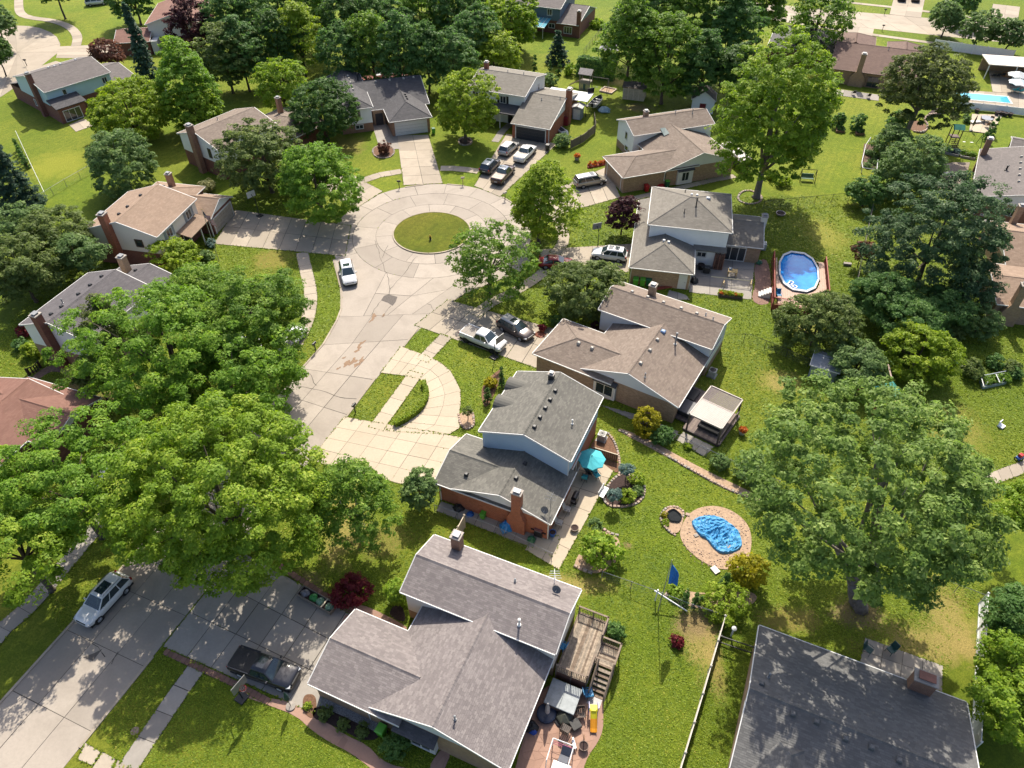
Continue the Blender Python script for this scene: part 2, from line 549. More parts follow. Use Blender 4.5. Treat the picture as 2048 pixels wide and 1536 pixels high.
# asphalt patches, rust stains and leaf litter lie on the slabs
def sheet(name, pts, z, mat, parent=None):
    mb = MB()
    mb.add([(p[0], p[1], z) for p in pts], [tuple(range(len(pts)))])
    me = mb
    o = me.build(name, mat, parent, fix=True)
    return o
ASPH = plain('patch_asphalt', (.15, .13, .115), .95, .3, 7, bmp=.5)
STAIN = plain('rusty_stain', (.29, .185, .115), .9, .3, 5)
def blob(cx, cy, rx, ry, rz=0, n=18, rough=.3, seed=0):
    g = random.Random(seed)
    out = []
    ph = [g.uniform(0, 6.28) for _ in range(4)]
    for k in range(n):
        a = 2 * math.pi * k / n
        s = 1 + rough * (.5 * math.sin(2 * a + ph[0]) + .35 * math.sin(3 * a + ph[1]) + .3 * math.sin(5 * a + ph[2])) + g.uniform(-.5, .5) * rough * .4
        x, y = math.cos(a) * rx * s, math.sin(a) * ry * s
        out.append(Vector((cx + x * math.cos(rz) - y * math.sin(rz), cy + x * math.sin(rz) + y * math.cos(rz))))
    return out
sheet('asphalt_patch', px((762, 601), (768, 592), (777, 589), (795, 594), (791, 605), (785, 612), (776, 606)), .030, ASPH, ST)
sheet('asphalt_patch', px((166, 1315), (186, 1322), (205, 1298), (190, 1306)), .030, ASPH, ST)
for i, (x, y, s) in enumerate(((748, 632, .30), (745, 639, .28), (767, 631, .2), (722, 688, .34), (716, 700, .3), (697, 727, .5), (708, 722, .35), (718, 727, .4), (723, 718, .2), (677, 737, .18), (688, 716, .16))):
    q = at(x, y)
    sheet('rust_stain', blob(q.x, q.y, s * 1.5, s * .7, R(60), seed=i, rough=.75, n=26), .0301 + i * .0003, STAIN, ST)
# hairline cracks filled with tar
def crack(pts, wd=.05, z=.031):
    pts = [Vector(p[:2]) for p in pts]
    pts = resample(pts, .6)
    pts = [p + Vector((rnd.uniform(-.09, .09), rnd.uniform(-.09, .09))) for p in pts]
    mb = MB()
    for k in range(len(pts) - 1):
        d = (pts[k + 1] - pts[k]).normalized()
        n_ = Vector((-d.y, d.x)) * wd * rnd.uniform(.25, .7)
        mb.add([(*(pts[k] - n_), z), (*(pts[k + 1] - n_), z), (*(pts[k + 1] + n_), z), (*(pts[k] + n_), z)], [(0, 1, 2, 3)])
    mb.build('tar_crack', TAR, ST)
for c in (((778, 590), (779, 580), (805, 552), (833, 513)), ((779, 580), (776, 555), (762, 520), (750, 480)), ((764, 516), (775, 492)), ((782, 612), (768, 628), (764, 636)), ((763, 602), (750, 618), (742, 631)),
          ((870, 627), (861, 608), (856, 608)), ((617, 745), (632, 771)), ((185, 1285), (205, 1305), (212, 1315)), ((222, 1330), (238, 1305)), ((590, 770), (640, 780), (690, 797), (712, 797))):
    crack(px(*c))
# island: kerb ring and brownish grass
ISL = grass_mat('island_grass', (.085, .115, .008), (.16, .175, .014), (.23, .165, .03), .8)
mb = MB()
mb.prism([pol(5.3, a) for a in range(0, 360, 8)], -.05, .12)
isl = structure('island_lawn', mb, ISL)
for k in range(20):
    MB().prism(sector(5.3, 5.48, k * 18 + .25, k * 18 + 17.75, 5), -.05, .15).build('kerb_stone', CONC, isl)
# kerbs where lawn meets the street
mb = MB()
kb = structure('street_kerb', MB().prism([p for p in px((689, 838), (695, 834), (752, 758), (747, 757))], -.05, .09), CONC)
def kerb(pts):
    for q in strip(pts, .22, 2.2): MB().prism(inset(q, .006), -.05, .085).build('kerb_stone', CONC, kb)
kerb([Lp[6] + dL * 1.33, Lp[6] + dL * .6])
kerb([Lp[6], Lp[5], Lp[4], Lp[3], Lp[2], Lp[1]])
kerb([Rp[8] + dR * 1.02, Rp[8] + dR * .84])
kerb(px((807, 694), (836, 657)))
kerb(px((905, 603), (927, 588), (1005, 557), (1062, 533)))
kerb([pol(13.9, 100), pol(13.9, 106), pol(13.9, 112)])
kerb([pol(13.9, 74), pol(13.9, 80), pol(13.9, 85)])
kerb([pol(13.9, 45), pol(13.9, 38), pol(13.9, 28)])

# driveways and walks
pavement('driveway', grid(px((794, 271), (856.5, 270), (886, 367), (807, 371)), 2, 6), CONC, gap=.06)
pavement('front_walk', [px((744, 249), (771, 246), (778, 270), (756, 287)), px((771, 246), (794, 272), (797, 290), (778, 270)), px((756, 287), (778, 270), (797, 290), (802, 298), (770, 300))], GREYC)
pavement('driveway', grid(px((646, 318), (590, 340), (708, 420), (766, 383)), 2, 6), CONC, gap=.05)
pavement('driveway', grid(px((470, 420), (428, 488), (690, 513), (702, 452)), 2, 8), CONC, gap=.05)
pavement('driveway', grid(px((1013, 268), (1114, 288), (1000, 394), (948, 372)), 3, 6), CONC, gap=.05)
pavement('driveway', grid(px((1216, 333), (1241, 395), (1085, 438), (1062, 398)), 2, 6), CONC, gap=.05)
pavement('driveway', grid(px((1264, 488), (1258, 545), (1090, 547), (1078, 499)), 2, 7), CONC, gap=.05)
pavement('driveway', grid(px((1118, 660), (1076, 738), (829, 651), (896, 600)), 2, 8), CONC, gap=.06)
pavement('driveway', grid(px((689, 834), (930, 876), (866, 985), (619, 921)), 6, 4), TANC, gap=.028)
# loop drive in front of the middle house
inn = resample(px((815, 753), (838, 757), (851, 770), (857, 786), (854, 809), (843, 824), (825, 838), (806, 850), (770, 862)), .5)
out = resample(px((851, 711), (873, 719), (901, 742), (920, 775), (924.5, 795), (916.7, 828), (919, 850), (921, 869), (860, 868)), .5)
n = 9
out = [out[round(i * (len(out) - 1) / n)] for i in range(n + 1)]
inn = [inn[round(i * (len(inn) - 1) / n)] for i in range(n + 1)]
lp = []
for i in range(n):
    a0, a1 = inn[i].lerp(out[i], .52), inn[i + 1].lerp(out[i + 1], .52)
    lp += [[inn[i], inn[i + 1], a1, a0], [a0, a1, out[i + 1], out[i]]]
lp += grid(px((761, 746), (802, 693), (851, 711), (815, 753)), 2, 3)
pavement('loop_drive', lp, TANC, z=.054, gap=.028)
pavement('sidewalk', strip(px((752, 858), (797, 795), (833, 745)), 1.65, 2.2), TANC, z=.058, gap=.04)
pavement('sidewalk', strip(px((845, 722), (868, 697), (893, 672)), 1.6, 1.8), CONC)
pavement('sidewalk', strip(px((948, 630), (985, 604), (1035, 581), (1075, 555), (1092, 540)), 1.6, 1.7), CONC, z=.046)
pavement('sidewalk', strip(smooth([p.to_2d() for p in px((1108, 508), (1126, 490), (1129, 470), (1118, 445), (1108, 430))]), 1.6, 1.6), CONC, z=.046)
pavement('sidewalk', strip(px((256, 1536), (318, 1443), (383, 1348), (398, 1330)), 1.5, 1.75), GREYC, gap=.06)
pavement('crossing_walk', [px((171, 1485), (202, 1504), (186, 1532), (155, 1519)), px((206, 1504), (233, 1519), (214, 1560), (180, 1545)), px((236, 1520), (262, 1536), (240, 1575), (218, 1560))], CONC)
pavement('sidewalk', strip(px((-60, 1345), (0, 1262), (34, 1238), (80, 1190), (230, 1010)), 1.6, 1.8), GREYC)
pavement('sidewalk', strip(smooth([p.to_2d() for p in px((604, 505), (613, 546), (621, 578), (622, 609), (615, 645), (592, 690))]), 1.65, 1.7), CONC, z=.046)
pavement('sidewalk', strip(px((704, 372), (726, 361), (760, 350), (803, 343)), 1.7, 1.8), CONC, z=.046)
pavement('sidewalk', strip(px((881, 337), (915, 337), (957, 343)), 1.7, 1.8), CONC, z=.046)
pavement('front_walk', strip(px((1024, 245), (1005, 262), (990, 284)), 1.3, 1.4), GREYC, z=.046)
pavement('side_walk', strip(px((1255, 400), (1330, 383), (1420, 362), (1470, 352)), 1.2, 1.6), CONC)
# house A's driveway, in that house's own bearings
OA, TA = Vector((-14.68, 22.74)), R(-23.2)
def fr(o, th, u, v): return Vector((o[0] + u * math.cos(th) - v * math.sin(th), o[1] + u * math.sin(th) + v * math.cos(th)))
def A(u, v): return fr(OA, TA, u, v)
pavement('driveway', grid([A(.6, 6.9), A(.6, -.9), A(-13.4, -1.25), A(-13.6, 8.3)], 3, 6), GREYC, gap=.05)
BR = brick_mat('paver_brick', (.32, .15, .10), (.26, .12, .09))
PAVE = slab_mat('brick_paver', (.36, .2, .15), (.2, .12, .09), .5, .3)
def bordr(name, pts, wdt, step): pavement(name, strip(pts, wdt, step), PAVE, z=.07, gap=.03, piece='paver')
bordr('paver_edging', [A(-13, -1.5), A(-9.8, -1.45), A(-6, -1.4), A(-3, -1.5)], .5, .42)
bordr('paver_edging', [A(-9.4, 8.4), A(-4, 7.5), A(-.6, 7.1)], .55, .5)

# far street at the top right and the neighbouring turning circle at the top left
tr = [(60.0, 193.4), (81.4, 186.6), (96.2, 182.1), (117.4, 176.3), (150, 166)]
tl = [(62.0, 180.5), (82.3, 174.0), (93.0, 170.0), (108.6, 164.5), (150, 150)]
rows = []
a, b = resample(tr, 1), resample(tl, 1)
m = 14
a = [a[round(i * (len(a) - 1) / m)] for i in range(m + 1)]
b = [b[round(i * (len(b) - 1) / m)] for i in range(m + 1)]
for i in range(m):
    for f0, f1 in ((0, .5), (.5, 1)):
        rows.append([a[i].lerp(b[i], f0), a[i + 1].lerp(b[i + 1], f0), a[i + 1].lerp(b[i + 1], f1), a[i].lerp(b[i], f1)])
pavement('far_street', rows, CONC, z=.02, gap=.06)
pavement('sidewalk', strip(px((1560, -12), (1695, 5), (1790, 15), (1883, 27), (2048, 48)), 1.5, 4), CONC, z=.046)
pavement('sidewalk', strip(px((1500, 28), (1600, 48), (1749, 70), (1864, 86), (1880, 88)), 1.5, 4), CONC, z=.046)
pavement('driveway', grid(px((1788, -6), (1850, -4), (1842, 36), (1779, 29)), 2, 4), CONC)
pavement('driveway', grid(px((1986, 8), (2040, 14), (2034, 51), (1978, 44)), 2, 4), CONC)
pavement('driveway', grid(px((1690, 52), (1748, 58), (1740, 90), (1672, 90)), 2, 3), CONC)
c1 = [(-60, 70), (0, 56), (29, 51), (56, 52), (80, 56), (100, 64), (114, 74), (121, 88), (118, 104), (60, 150), (30, 175), (0, 195), (-80, 210)]
ctr = at(35, 105)
cp = [at(*p).to_2d() for p in c1]
pavement('turning_circle', [[ctr.to_2d(), cp[i], cp[(i + 1) % len(cp)]] for i in range(len(cp))], CONC, z=.02, gap=.06)
pavement('driveway', grid(px((238, 88), (238, 118), (112, 116), (118, 93)), 4, 2), CONC, z=.03)
pavement('driveway', grid(px((58, 140), (112, 122), (132, 128), (90, 152)), 1, 2), CONC, z=.03)
pavement('sidewalk', strip(smooth([at(*p).to_2d() for p in ((38, -20), (37, 5), (39, 29), (65, 37), (101, 40), (141, 53), (157, 73), (152, 92))]), 2.0, 2.4), CONC, z=.046)
structure('island_lawn', MB().prism([at(*p).to_2d() for p in ((-30, 78), (10, 80), (22, 90), (14, 98), (-30, 104))], -.02, .1), LAWN)

# patios
pavement('patio', grid(px((1153, 905), (1236, 925), (1118, 1140), (1050, 1100)), 2, 6), TANC, gap=.04)
pavement('side_slab', grid(px((882, 1003), (872, 1022), (1108, 1113), (1122, 1075)), 1, 6), GREYC)
pavement('patio', [p for p in grid(px((1376, 521), (1378, 585), (1503, 600), (1510, 520)), 4, 3)], GREYC, gap=.05)
pavement('side_slab', grid(px((1338, 580), (1372, 590), (1380, 600), (1330, 600)), 2, 1), GREYC)
pavement('patio', grid(px((1730, 1275), (1886, 1332), (1884, 1385), (1718, 1330)), 4, 2), GREYC)
pavement('patio', [px((1880, 330), (1905, 325), (1940, 325), (1925, 385), (1870, 375), (1866, 368))], slab_mat('taupe_concrete', (.42, .34, .27)), z=.04)
pavement('patio', grid(px((1944, 228), (2006, 230), (1982, 268), (1938, 262)), 2, 2), TANC)
pavement('patio', grid(px((1672, 178), (1758, 190), (1757, 202), (1668, 190)), 5, 1), GREYC)
pavement('patio', grid(px((138, 250), (170, 236), (186, 252), (152, 264)), 2, 1), CONC)
pavement('pool_surround', grid(px((1925, 180), (2060, 190), (2060, 226), (1920, 212)), 6, 2), CONC, z=.04)
pavement('patio', grid(px((1975, 130), (2060, 140), (2060, 190), (1985, 184)), 4, 3), CONC)
pavement('concrete_path', grid(px((1880, 985), (2060, 915), (2070, 940), (1890, 1005)), 8, 1), CONC)
# stamped pink patio and the curving front path of the nearest house
pts = smooth([at(*p).to_2d() for p in ((1078, 1372), (1150, 1372), (1206, 1396), (1207, 1430), (1206, 1460), (1196, 1485), (1176, 1512), (1166, 1540), (1160, 1580), (1020, 1580), (1045, 1480), (1064, 1430))], 1, True)
pat = structure('stamped_patio', MB().prism(pts, -.05, .038), STAMP)
def voron(poly, size, seed, name, mat, parent, z):
    """irregular flagstones: a jittered grid of cells, each clipped to the outline by its centre"""
    g = random.Random(seed)
    xs = [p[0] for p in poly]; ys = [p[1] for p in poly]
    P = {}
    nx, ny = int((max(xs) - min(xs)) / size) + 2, int((max(ys) - min(ys)) / size) + 2
    for i in range(-1, nx + 1):
        for j in range(-1, ny + 1):
            P[i, j] = Vector((min(xs) + (i + g.uniform(-.33, .33) + (.5 if j % 2 else 0)) * size, min(ys) + (j + g.uniform(-.3, .3)) * size))
    def inside(q):
        c = False
        for a, b in zip(poly, poly[1:] + poly[:1]):
            if (a[1] > q[1]) != (b[1] > q[1]) and q[0] < (b[0] - a[0]) * (q[1] - a[1]) / (b[1] - a[1]) + a[0]: c = not c
        return c
    for i in range(-1, nx):
        for j in range(-1, ny):
            q = [P[i, j], P[i + 1, j], P[i + 1, j + 1], P[i, j + 1]]
            if sum(inside(p) for p in q) < 4: continue
            q = inset(q, .02)
            if area(q) > .03: MB().prism(q, z - .03, z + g.uniform(-.004, .004)).build(name, mat, parent)
voron(pts, .62, 3, 'flagstone', STAMP, pat, .05)
wl = smooth([at(*p).to_2d() for p in ((598, 1398), (602, 1376), (618, 1385), (603, 1412), (620, 1433), (655, 1445), (690, 1470), (735, 1490), (762, 1520), (800, 1536), (860, 1540), (862, 1525), (885, 1495), (905, 1500), (880, 1560), (780, 1570), (740, 1535), (700, 1505), (660, 1485), (625, 1462), (590, 1430), (540, 1412), (480, 1390), (485, 1380), (545, 1400))], 1, True)
wk = structure('stamped_front_path', MB().prism(wl, -.05, .035), STAMP)
BEDS0 = [pts, wl]
voron(wl, .6, 9, 'flagstone', STAMP, wk, .05)
wl = smooth([at(*p).to_2d() for p in ((676, 1250), (690, 1222), (712, 1208), (740, 1215), (800, 1245), (818, 1258), (800, 1272), (745, 1240), (715, 1235), (700, 1256))], 1, True)
wk = structure('stamped_entry_path', MB().prism(wl, -.05, .035), STAMP)
BEDS0.append(wl)
voron(wl, .6, 5, 'flagstone', STAMP, wk, .05)
# beds
BEDS = []
def bed(name, pts, mat, z=.03, closed_smooth=2):
    q = smooth([at(*p).to_2d() for p in pts], closed_smooth, True) if closed_smooth else [at(*p).to_2d() for p in pts]
    BEDS.append([(v[0], v[1]) for v in q])
    return structure(name, MB().prism(q, -.05, z), mat)
bed('mulch_bed', ((605, 1400), (612, 1388), (632, 1390), (634, 1420), (625, 1440), (606, 1425)), MULCH, .06)
bed('mulch_bed', ((632, 1405), (760, 1462), (755, 1480), (720, 1480), (690, 1462), (650, 1444), (622, 1436)), MULCHD, .06)
bed('gravel_bed', ((640, 1388), (758, 1443), (755, 1466), (638, 1410)), GRAVEL, .08, 0)
bed('mulch_bed', ((775, 1225), (800, 1200), (815, 1245), (790, 1240)), MULCHD)
bed('mulch_bed', ((745, 298), (758, 291), (785, 293), (790, 306), (780, 316), (755, 317), (746, 308)), MULCH, .08)
bed('mulch_bed', ((916, 282), (922, 277), (940, 277), (944, 284), (938, 290), (922, 290)), MULCHD, .06)
bed('mulch_bed', ((917, 826), (945, 822), (952, 850), (935, 862), (920, 850)), SOIL, .06)
bed('mulch_bed', ((960, 775), (990, 745), (1008, 735), (985, 800), (968, 820)), MULCH, .05)
bed('mulch_bed', ((1182, 885), (1205, 868), (1228, 880), (1240, 920), (1238, 950), (1215, 935), (1180, 905)), MULCH, .05)
bed('mulch_bed', ((1205, 985), (1240, 945), (1275, 955), (1292, 975), (1285, 1000), (1265, 1012), (1235, 1015), (1210, 1010)), MULCHD, .12)
bed('mulch_bed', ((1237, 855), (1300, 880), (1380, 925), (1450, 960), (1525, 995), (1515, 1005), (1440, 975), (1370, 935), (1290, 890), (1240, 865)), SOIL, .05)
bed('mulch_bed', ((1170, 1090), (1195, 1060), (1240, 1072), (1240, 1120), (1200, 1150), (1160, 1140), (1145, 1130)), SOIL, .06)
bed('mulch_bed', ((1327, 1185), (1345, 1172), (1400, 1190), (1470, 1175), (1520, 1190), (1500, 1215), (1430, 1225), (1350, 1205)), SOIL, .05)
bed('sand_ring', ((1358, 1060), (1380, 1022), (1420, 1010), (1460, 1018), (1495, 1045), (1505, 1080), (1497, 1120), (1475, 1138), (1435, 1140), (1390, 1115), (1363, 1085)), SOIL, .05)
bed('mulch_bed', ((1505, 528), (1538, 512), (1545, 605), (1520, 612), (1500, 598), (1512, 570)), plain('pink_mulch', (.30, .18, .14), .95, .5, 7, bmp=.8), .03)
bed('mulch_bed', ((1815, 240), (1836, 240), (1858, 255), (1842, 266), (1820, 262)), MULCH, .05)
bed('mulch_bed', ((1850, 232), (1870, 215), (1905, 215), (1900, 226), (1870, 232)), MULCHD, .05)
bed('vegetable_plot', ((1728, 287), (1766, 295), (1770, 340), (1722, 335)), plain('turned_soil', (.15, .095, .06), .95, .4, 6, bmp=.8), .03, 0)
bed('dirt_path', ((60, 755), (100, 728), (135, 735), (170, 760), (160, 765), (125, 745), (100, 742), (70, 765)), plain('shaded_dirt', (.22, .15, .11), .95, .4, 4, bmp=.6), .02)
# ------------------------------------------------------------------ houses
def clip2(poly, x0, x1, y0, y1):
    for ax, lim, sgn in ((0, x0, 1), (0, x1, -1), (1, y0, 1), (1, y1, -1)):
        out = []
        for i in range(len(poly)):
            a, b = poly[i - 1], poly[i]
            da, db = (a[ax] - lim) * sgn, (b[ax] - lim) * sgn
            if (da >= 0) != (db >= 0):
                t = da / (da - db)
                out.append((a[0] + (b[0] - a[0]) * t, a[1] + (b[1] - a[1]) * t))
            if db >= 0: out.append(b)
        poly = out
        if len(poly) < 3: return []
    return poly
def tile_roof(mb, poly, row, wd, rng):
    P = [Vector(p) for p in poly]
    n = (P[1] - P[0]).cross(P[2] - P[1]).normalized()
    if n.z < 0: n = -n
    h = Vector((0, 0, 1)).cross(n).normalized()
    s = n.cross(h)
    o = P[0]
    q = [((p - o).dot(h), (p - o).dot(s)) for p in P]
    ys = [p[1] for p in q]
    j = 0
    y = min(ys)
    while y < max(ys) - .02:
        band = clip2(q, -1e3, 1e3, y, y + row - .013)  # gap bares the darker roof base, a course shadow done in colour
        if band:
            xs = [p[0] for p in band]
            x = min(xs) - rng.random() * wd
            while x < max(xs):
                w_ = wd * rng.uniform(.75, 1.25)
                c = clip2(band, x + .007, x + w_ - .007, y, y + row)
                if len(c) >= 3:
                    lift = rng.uniform(.014, .024)
                    mb.add([o + h * a + s * b + n * (lift - (b - y) / row * lift * .8) for a, b in c], [tuple(range(len(c)))], rng.random())
                x += w_
        y += row
        j += 1
class House:
    def __init__(s, name, label, o, th, roof, brick, side, row=.19, tab=.36, trim=None, seed=1, cat='house'):
        s.o, s.th = Vector(o), R(th)
        s.root = thing(name, label, cat, (o[0], o[1], 0), s.th)
        s.roofm, s.brick, s.side, s.trim = roof, brick, side, trim or WHITE
        s.row, s.tab = row, tab
        s.rng = random.Random(seed)
        s.blocks = []
        s.caps = MB()
        s.eav = MB()
    def world(s, u, v): return fr(s.o, s.th, u, v)
    def block(s, u0, u1, v0, v1, ze, zr, ax='u', ends='gg', split=9.0, oh=.35, rake=.2, ridge=None, up=None, low=None, wall=True, z0=0.0, gable=None):
        """a wing under one gable or hip roof. u0..v1 are the eaves; ax the ridge direction; ends: g gable, h hip, n none"""
        U = (lambda a, b, z: Vector((a, b, z))) if ax == 'u' else (lambda a, b, z: Vector((b, a, z)))
        a0, a1, b0, b1 = (u0, u1, v0, v1) if ax == 'u' else (v0, v1, u0, u1)
        bm_ = ridge if ridge is not None else (b0 + b1) / 2
        hip0 = (b1 - b0) / 2 if ends[0] == 'h' else 0
        hip1 = (b1 - b0) / 2 if ends[1] == 'h' else 0
        r0, r1 = U(a0 + hip0, bm_, zr), U(a1 - hip1, bm_, zr)
        e = [U(a0, b0, ze), U(a1, b0, ze), U(a1, b1, ze), U(a0, b1, ze)]
        polys = [[e[0], e[1], r1, r0], [e[2], e[3], r0, r1]]
        if hip0: polys.append([e[3], e[0], r0])
        if hip1: polys.append([e[1], e[2], r1])
        rm = MB()
        for p in polys:
            m = len(p)
            rm.add(list(p) + [q - Vector((0, 0, .14)) for q in p], [tuple(range(m)), tuple(range(2 * m - 1, m - 1, -1))] + [(i, i + m, (i + 1) % m + m, (i + 1) % m) for i in range(m)])
        rf = rm.build('roof', s.roofm, s.root, fix=True)
        sm = MB()
        for p in polys: tile_roof(sm, p, s.row, s.tab, s.rng)
        tag(sm.build('shingle', s.roofm, rf, fix=True), kind='stuff')
        # ridge and hip caps
        lines = [(r0, r1)] + ([(e[3], r0), (e[0], r0)] if hip0 else []) + ([(e[1], r1), (e[2], r1)] if hip1 else [])
        cm = MB()
        for p, q in lines:
            L = (q - p).length
            k = max(1, int(L / .3))
            d = (q - p) / k
            sd_ = Vector((0, 0, 1)).cross(d).normalized() * .17
            dz = Vector((0, 0, .085))
            for i in range(k):
                x, y = p + d * i, p + d * (i + 1.05)
                t = s.rng.random()
                cm.add([x - sd_ - dz * .6, y - sd_ - dz * .8, y + dz * .75, x + dz, x + sd_ - dz * .6, y + sd_ - dz * .8], [(0, 1, 2, 3), (3, 2, 5, 4)], t)
        cm.build('ridge_cap', s.roofm, rf)
        # gutters and rake boards
        gt = MB()
        def board(p, q, h=.11, out=Vector((0, 0, 0))):
            d = (q - p).normalized()
            nrm = Vector((-d.y, d.x, 0)).normalized() * .032
            p, q = p + out, q + out
            vs = [p - nrm, q - nrm, q + nrm, p + nrm]
            vs = [x + Vector((0, 0, .005 - h)) for x in vs] + [x + Vector((0, 0, .012)) for x in vs]
            gt.add(vs, [(3, 2, 1, 0), (4, 5, 6, 7), (0, 1, 5, 4), (1, 2, 6, 5), (2, 3, 7, 6), (3, 0, 4, 7)])
        cen = (e[0] + e[2]) / 2
        board(e[0], e[1], out=(U(0, -.05, 0)))
        board(e[2], e[3], out=(U(0, .05, 0)))
        for c, en, A_, B_, rr in ((0, ends[0], e[0], e[3], r0), (1, ends[1], e[1], e[2], r1)):
            o_ = U(-.05 if c == 0 else .05, 0, 0)
            if en == 'g':
                board(A_, rr, out=o_, h=.16)
                board(rr, B_, out=o_, h=.16)
            elif en == 'h': board(A_, B_, out=o_)
        gt.build('gutter', s.trim, s.root)
        # walls
        wa0, wa1 = a0 + (oh if ends[0] == 'h' else rake), a1 - (oh if ends[1] == 'h' else rake)
        wb0, wb1 = b0 + oh, b1 - oh
        pit = (zr - ze) / max(.1, (bm_ - b0))
        zw = ze + pit * oh - .16
        if wall:
            def ring(z): return [U(wa0, wb0, z), U(wa1, wb0, z), U(wa1, wb1, z), U(wa0, wb1, z)]
            def walls(nm, za, zb, mat):
                m = MB()
                lo, hi = ring(za), ring(zb)
                if ax != 'u': lo, hi = lo[::-1], hi[::-1]
                m.add(lo + hi, [(i, (i + 1) % 4, (i + 1) % 4 + 4, i + 4) for i in range(4)])
                m.build(nm, mat, s.root)
            lowm, upm = low or s.brick, up or s.side
            if split >= zw: walls('wall', z0, zw, lowm)
            elif split <= z0 + .05: walls('wall', z0, zw, upm)
            else:
                walls('wall', z0, split, lowm)
                walls('upper_wall', split, zw, upm)
            for c, en, wa in ((0, ends[0], wa0), (1, ends[1], wa1)):
                if en == 'g':
                    m = MB()
                    top = U(wa, bm_, zr - .16)
                    m.add([U(wa, wb0, zw), U(wa, wb1, zw), top], [(0, 1, 2)])
                    m.build('gable', gable or upm, s.root)
        s.blocks.append((a0, a1, b0, b1, ze, zr, ax, bm_, hip0, hip1))
        s.polys = polys
        return rf
    def lean(s, u0, u1, v0, v1, z_lo, z_hi, lo='-v', mat=None, posts=True):
        """single-pitch roof: lo names the low side"""
        z = {'-v': (z_lo, z_lo, z_hi, z_hi), '+v': (z_hi, z_hi, z_lo, z_lo), '-u': (z_lo, z_hi, z_hi, z_lo), '+u': (z_hi, z_lo, z_lo, z_hi)}[lo]
        p = [Vector((u0, v0, z[0])), Vector((u1, v0, z[1])), Vector((u1, v1, z[2])), Vector((u0, v1, z[3]))]
        rm = MB()
        rm.add(p + [q - Vector((0, 0, .12)) for q in p], [(0, 1, 2, 3), (7, 6, 5, 4)] + [(i, i + 4, (i + 1) % 4 + 4, (i + 1) % 4) for i in range(4)])
        rf = rm.build('porch_roof', mat or s.roofm, s.root, fix=True)
        sm = MB()
        tile_roof(sm, p, s.row, s.tab, s.rng)
        tag(sm.build('shingle', mat or s.roofm, rf, fix=True), kind='stuff')
        return rf
    def z(s, u, v):
        best = 0
        for a0, a1, b0, b1, ze, zr, ax, bm_, h0, h1 in s.blocks:
            a, b = (u, v) if ax == 'u' else (v, u)
            if not (a0 <= a <= a1 and b0 <= b <= b1): continue
            f = (b - b0) / (bm_ - b0) if b <= bm_ else (b1 - b) / (b1 - bm_)
            if h0: f = min(f, (a - a0) / h0)
            if h1: f = min(f, (a1 - a) / h1)
            best = max(best, ze + f * (zr - ze))
        return best
    def facing(s, f): return {'-v': (Vector((1, 0, 0)), Vector((0, -1, 0))), '+v': (Vector((-1, 0, 0)), Vector((0, 1, 0))), '-u': (Vector((0, -1, 0)), Vector((-1, 0, 0))), '+u': (Vector((0, 1, 0)), Vector((1, 0, 0)))}[f]
    def slabx(s, mb, c, f, w_, h, d0, d1, dz=0, du=0):
        t, n = s.facing(f)
        c = Vector(c) + t * du + Vector((0, 0, dz))
        vs = []
        for d in (d0, d1):
            for a, b in ((-.5, -.5), (.5, -.5), (.5, .5), (-.5, .5)): vs.append(c + t * (a * w_) + Vector((0, 0, b * h)) + n * d)
        mb.add(vs, [(3, 2, 1, 0), (4, 5, 6, 7), (0, 1, 5, 4), (1, 2, 6, 5), (2, 3, 7, 6), (3, 0, 4, 7)])
        return mb
    def window(s, u, v, z, w_, h, f, panes=2, shutter=None, fr_=None):
        c = (u, v, z)
        m = MB()
        b = .1
        s.slabx(m, c, f, w_, b, -.05, .07, dz=h / 2 - b / 2)
        s.slabx(m, c, f, w_, b, -.05, .09, dz=-h / 2 + b / 2)
        s.slabx(m, c, f, b, h - 2 * b, -.05, .07, du=-w_ / 2 + b / 2)
        s.slabx(m, c, f, b, h - 2 * b, -.05, .07, du=w_ / 2 - b / 2)
        for k in range(1, panes): s.slabx(m, c, f, .07, h - 2 * b, -.05, .06, du=-w_ / 2 + w_ * k / panes)
        fo = m.build('window', fr_ or s.trim, s.root)
        pw = (w_ - 2 * b) / panes
        for k in range(panes): s.slabx(MB(), c, f, pw - .06, h - 2 * b, -.03, .025, du=-w_ / 2 + b + pw * (k + .5)).build('pane', GLASS, fo)
        if shutter:
            for q in (-1, 1): s.slabx(MB(), c, f, .4, h, 0, .05, du=q * (w_ / 2 + .24)).build('shutter', shutter, s.root)
        return fo
    def door(s, u, v, f, w_=1.0, h=2.05, mat=None, glass=False):
        c = (u, v, h / 2 + .05)
        m = MB()
        s.slabx(m, c, f, .09, h, -.05, .08, du=-w_ / 2)
        s.slabx(m, c, f, .09, h, -.05, .08, du=w_ / 2)
        s.slabx(m, c, f, w_ + .09, .1, -.05, .08, dz=h / 2 + .05)
        m.build('door_frame', s.trim, s.root)
        d = s.slabx(MB(), c, f, w_ - .1, h - .02, -.04, .04).build('door', mat or WHITE, s.root)
        s.slabx(MB(), c, f, .06, .06, .04, .1, du=w_ / 2 - .16).build('handle', DARK, d)
        if glass: s.slabx(MB(), c, f, w_ - .4, h * .5, .04, .05, dz=.3).build('pane', GLASS, d)
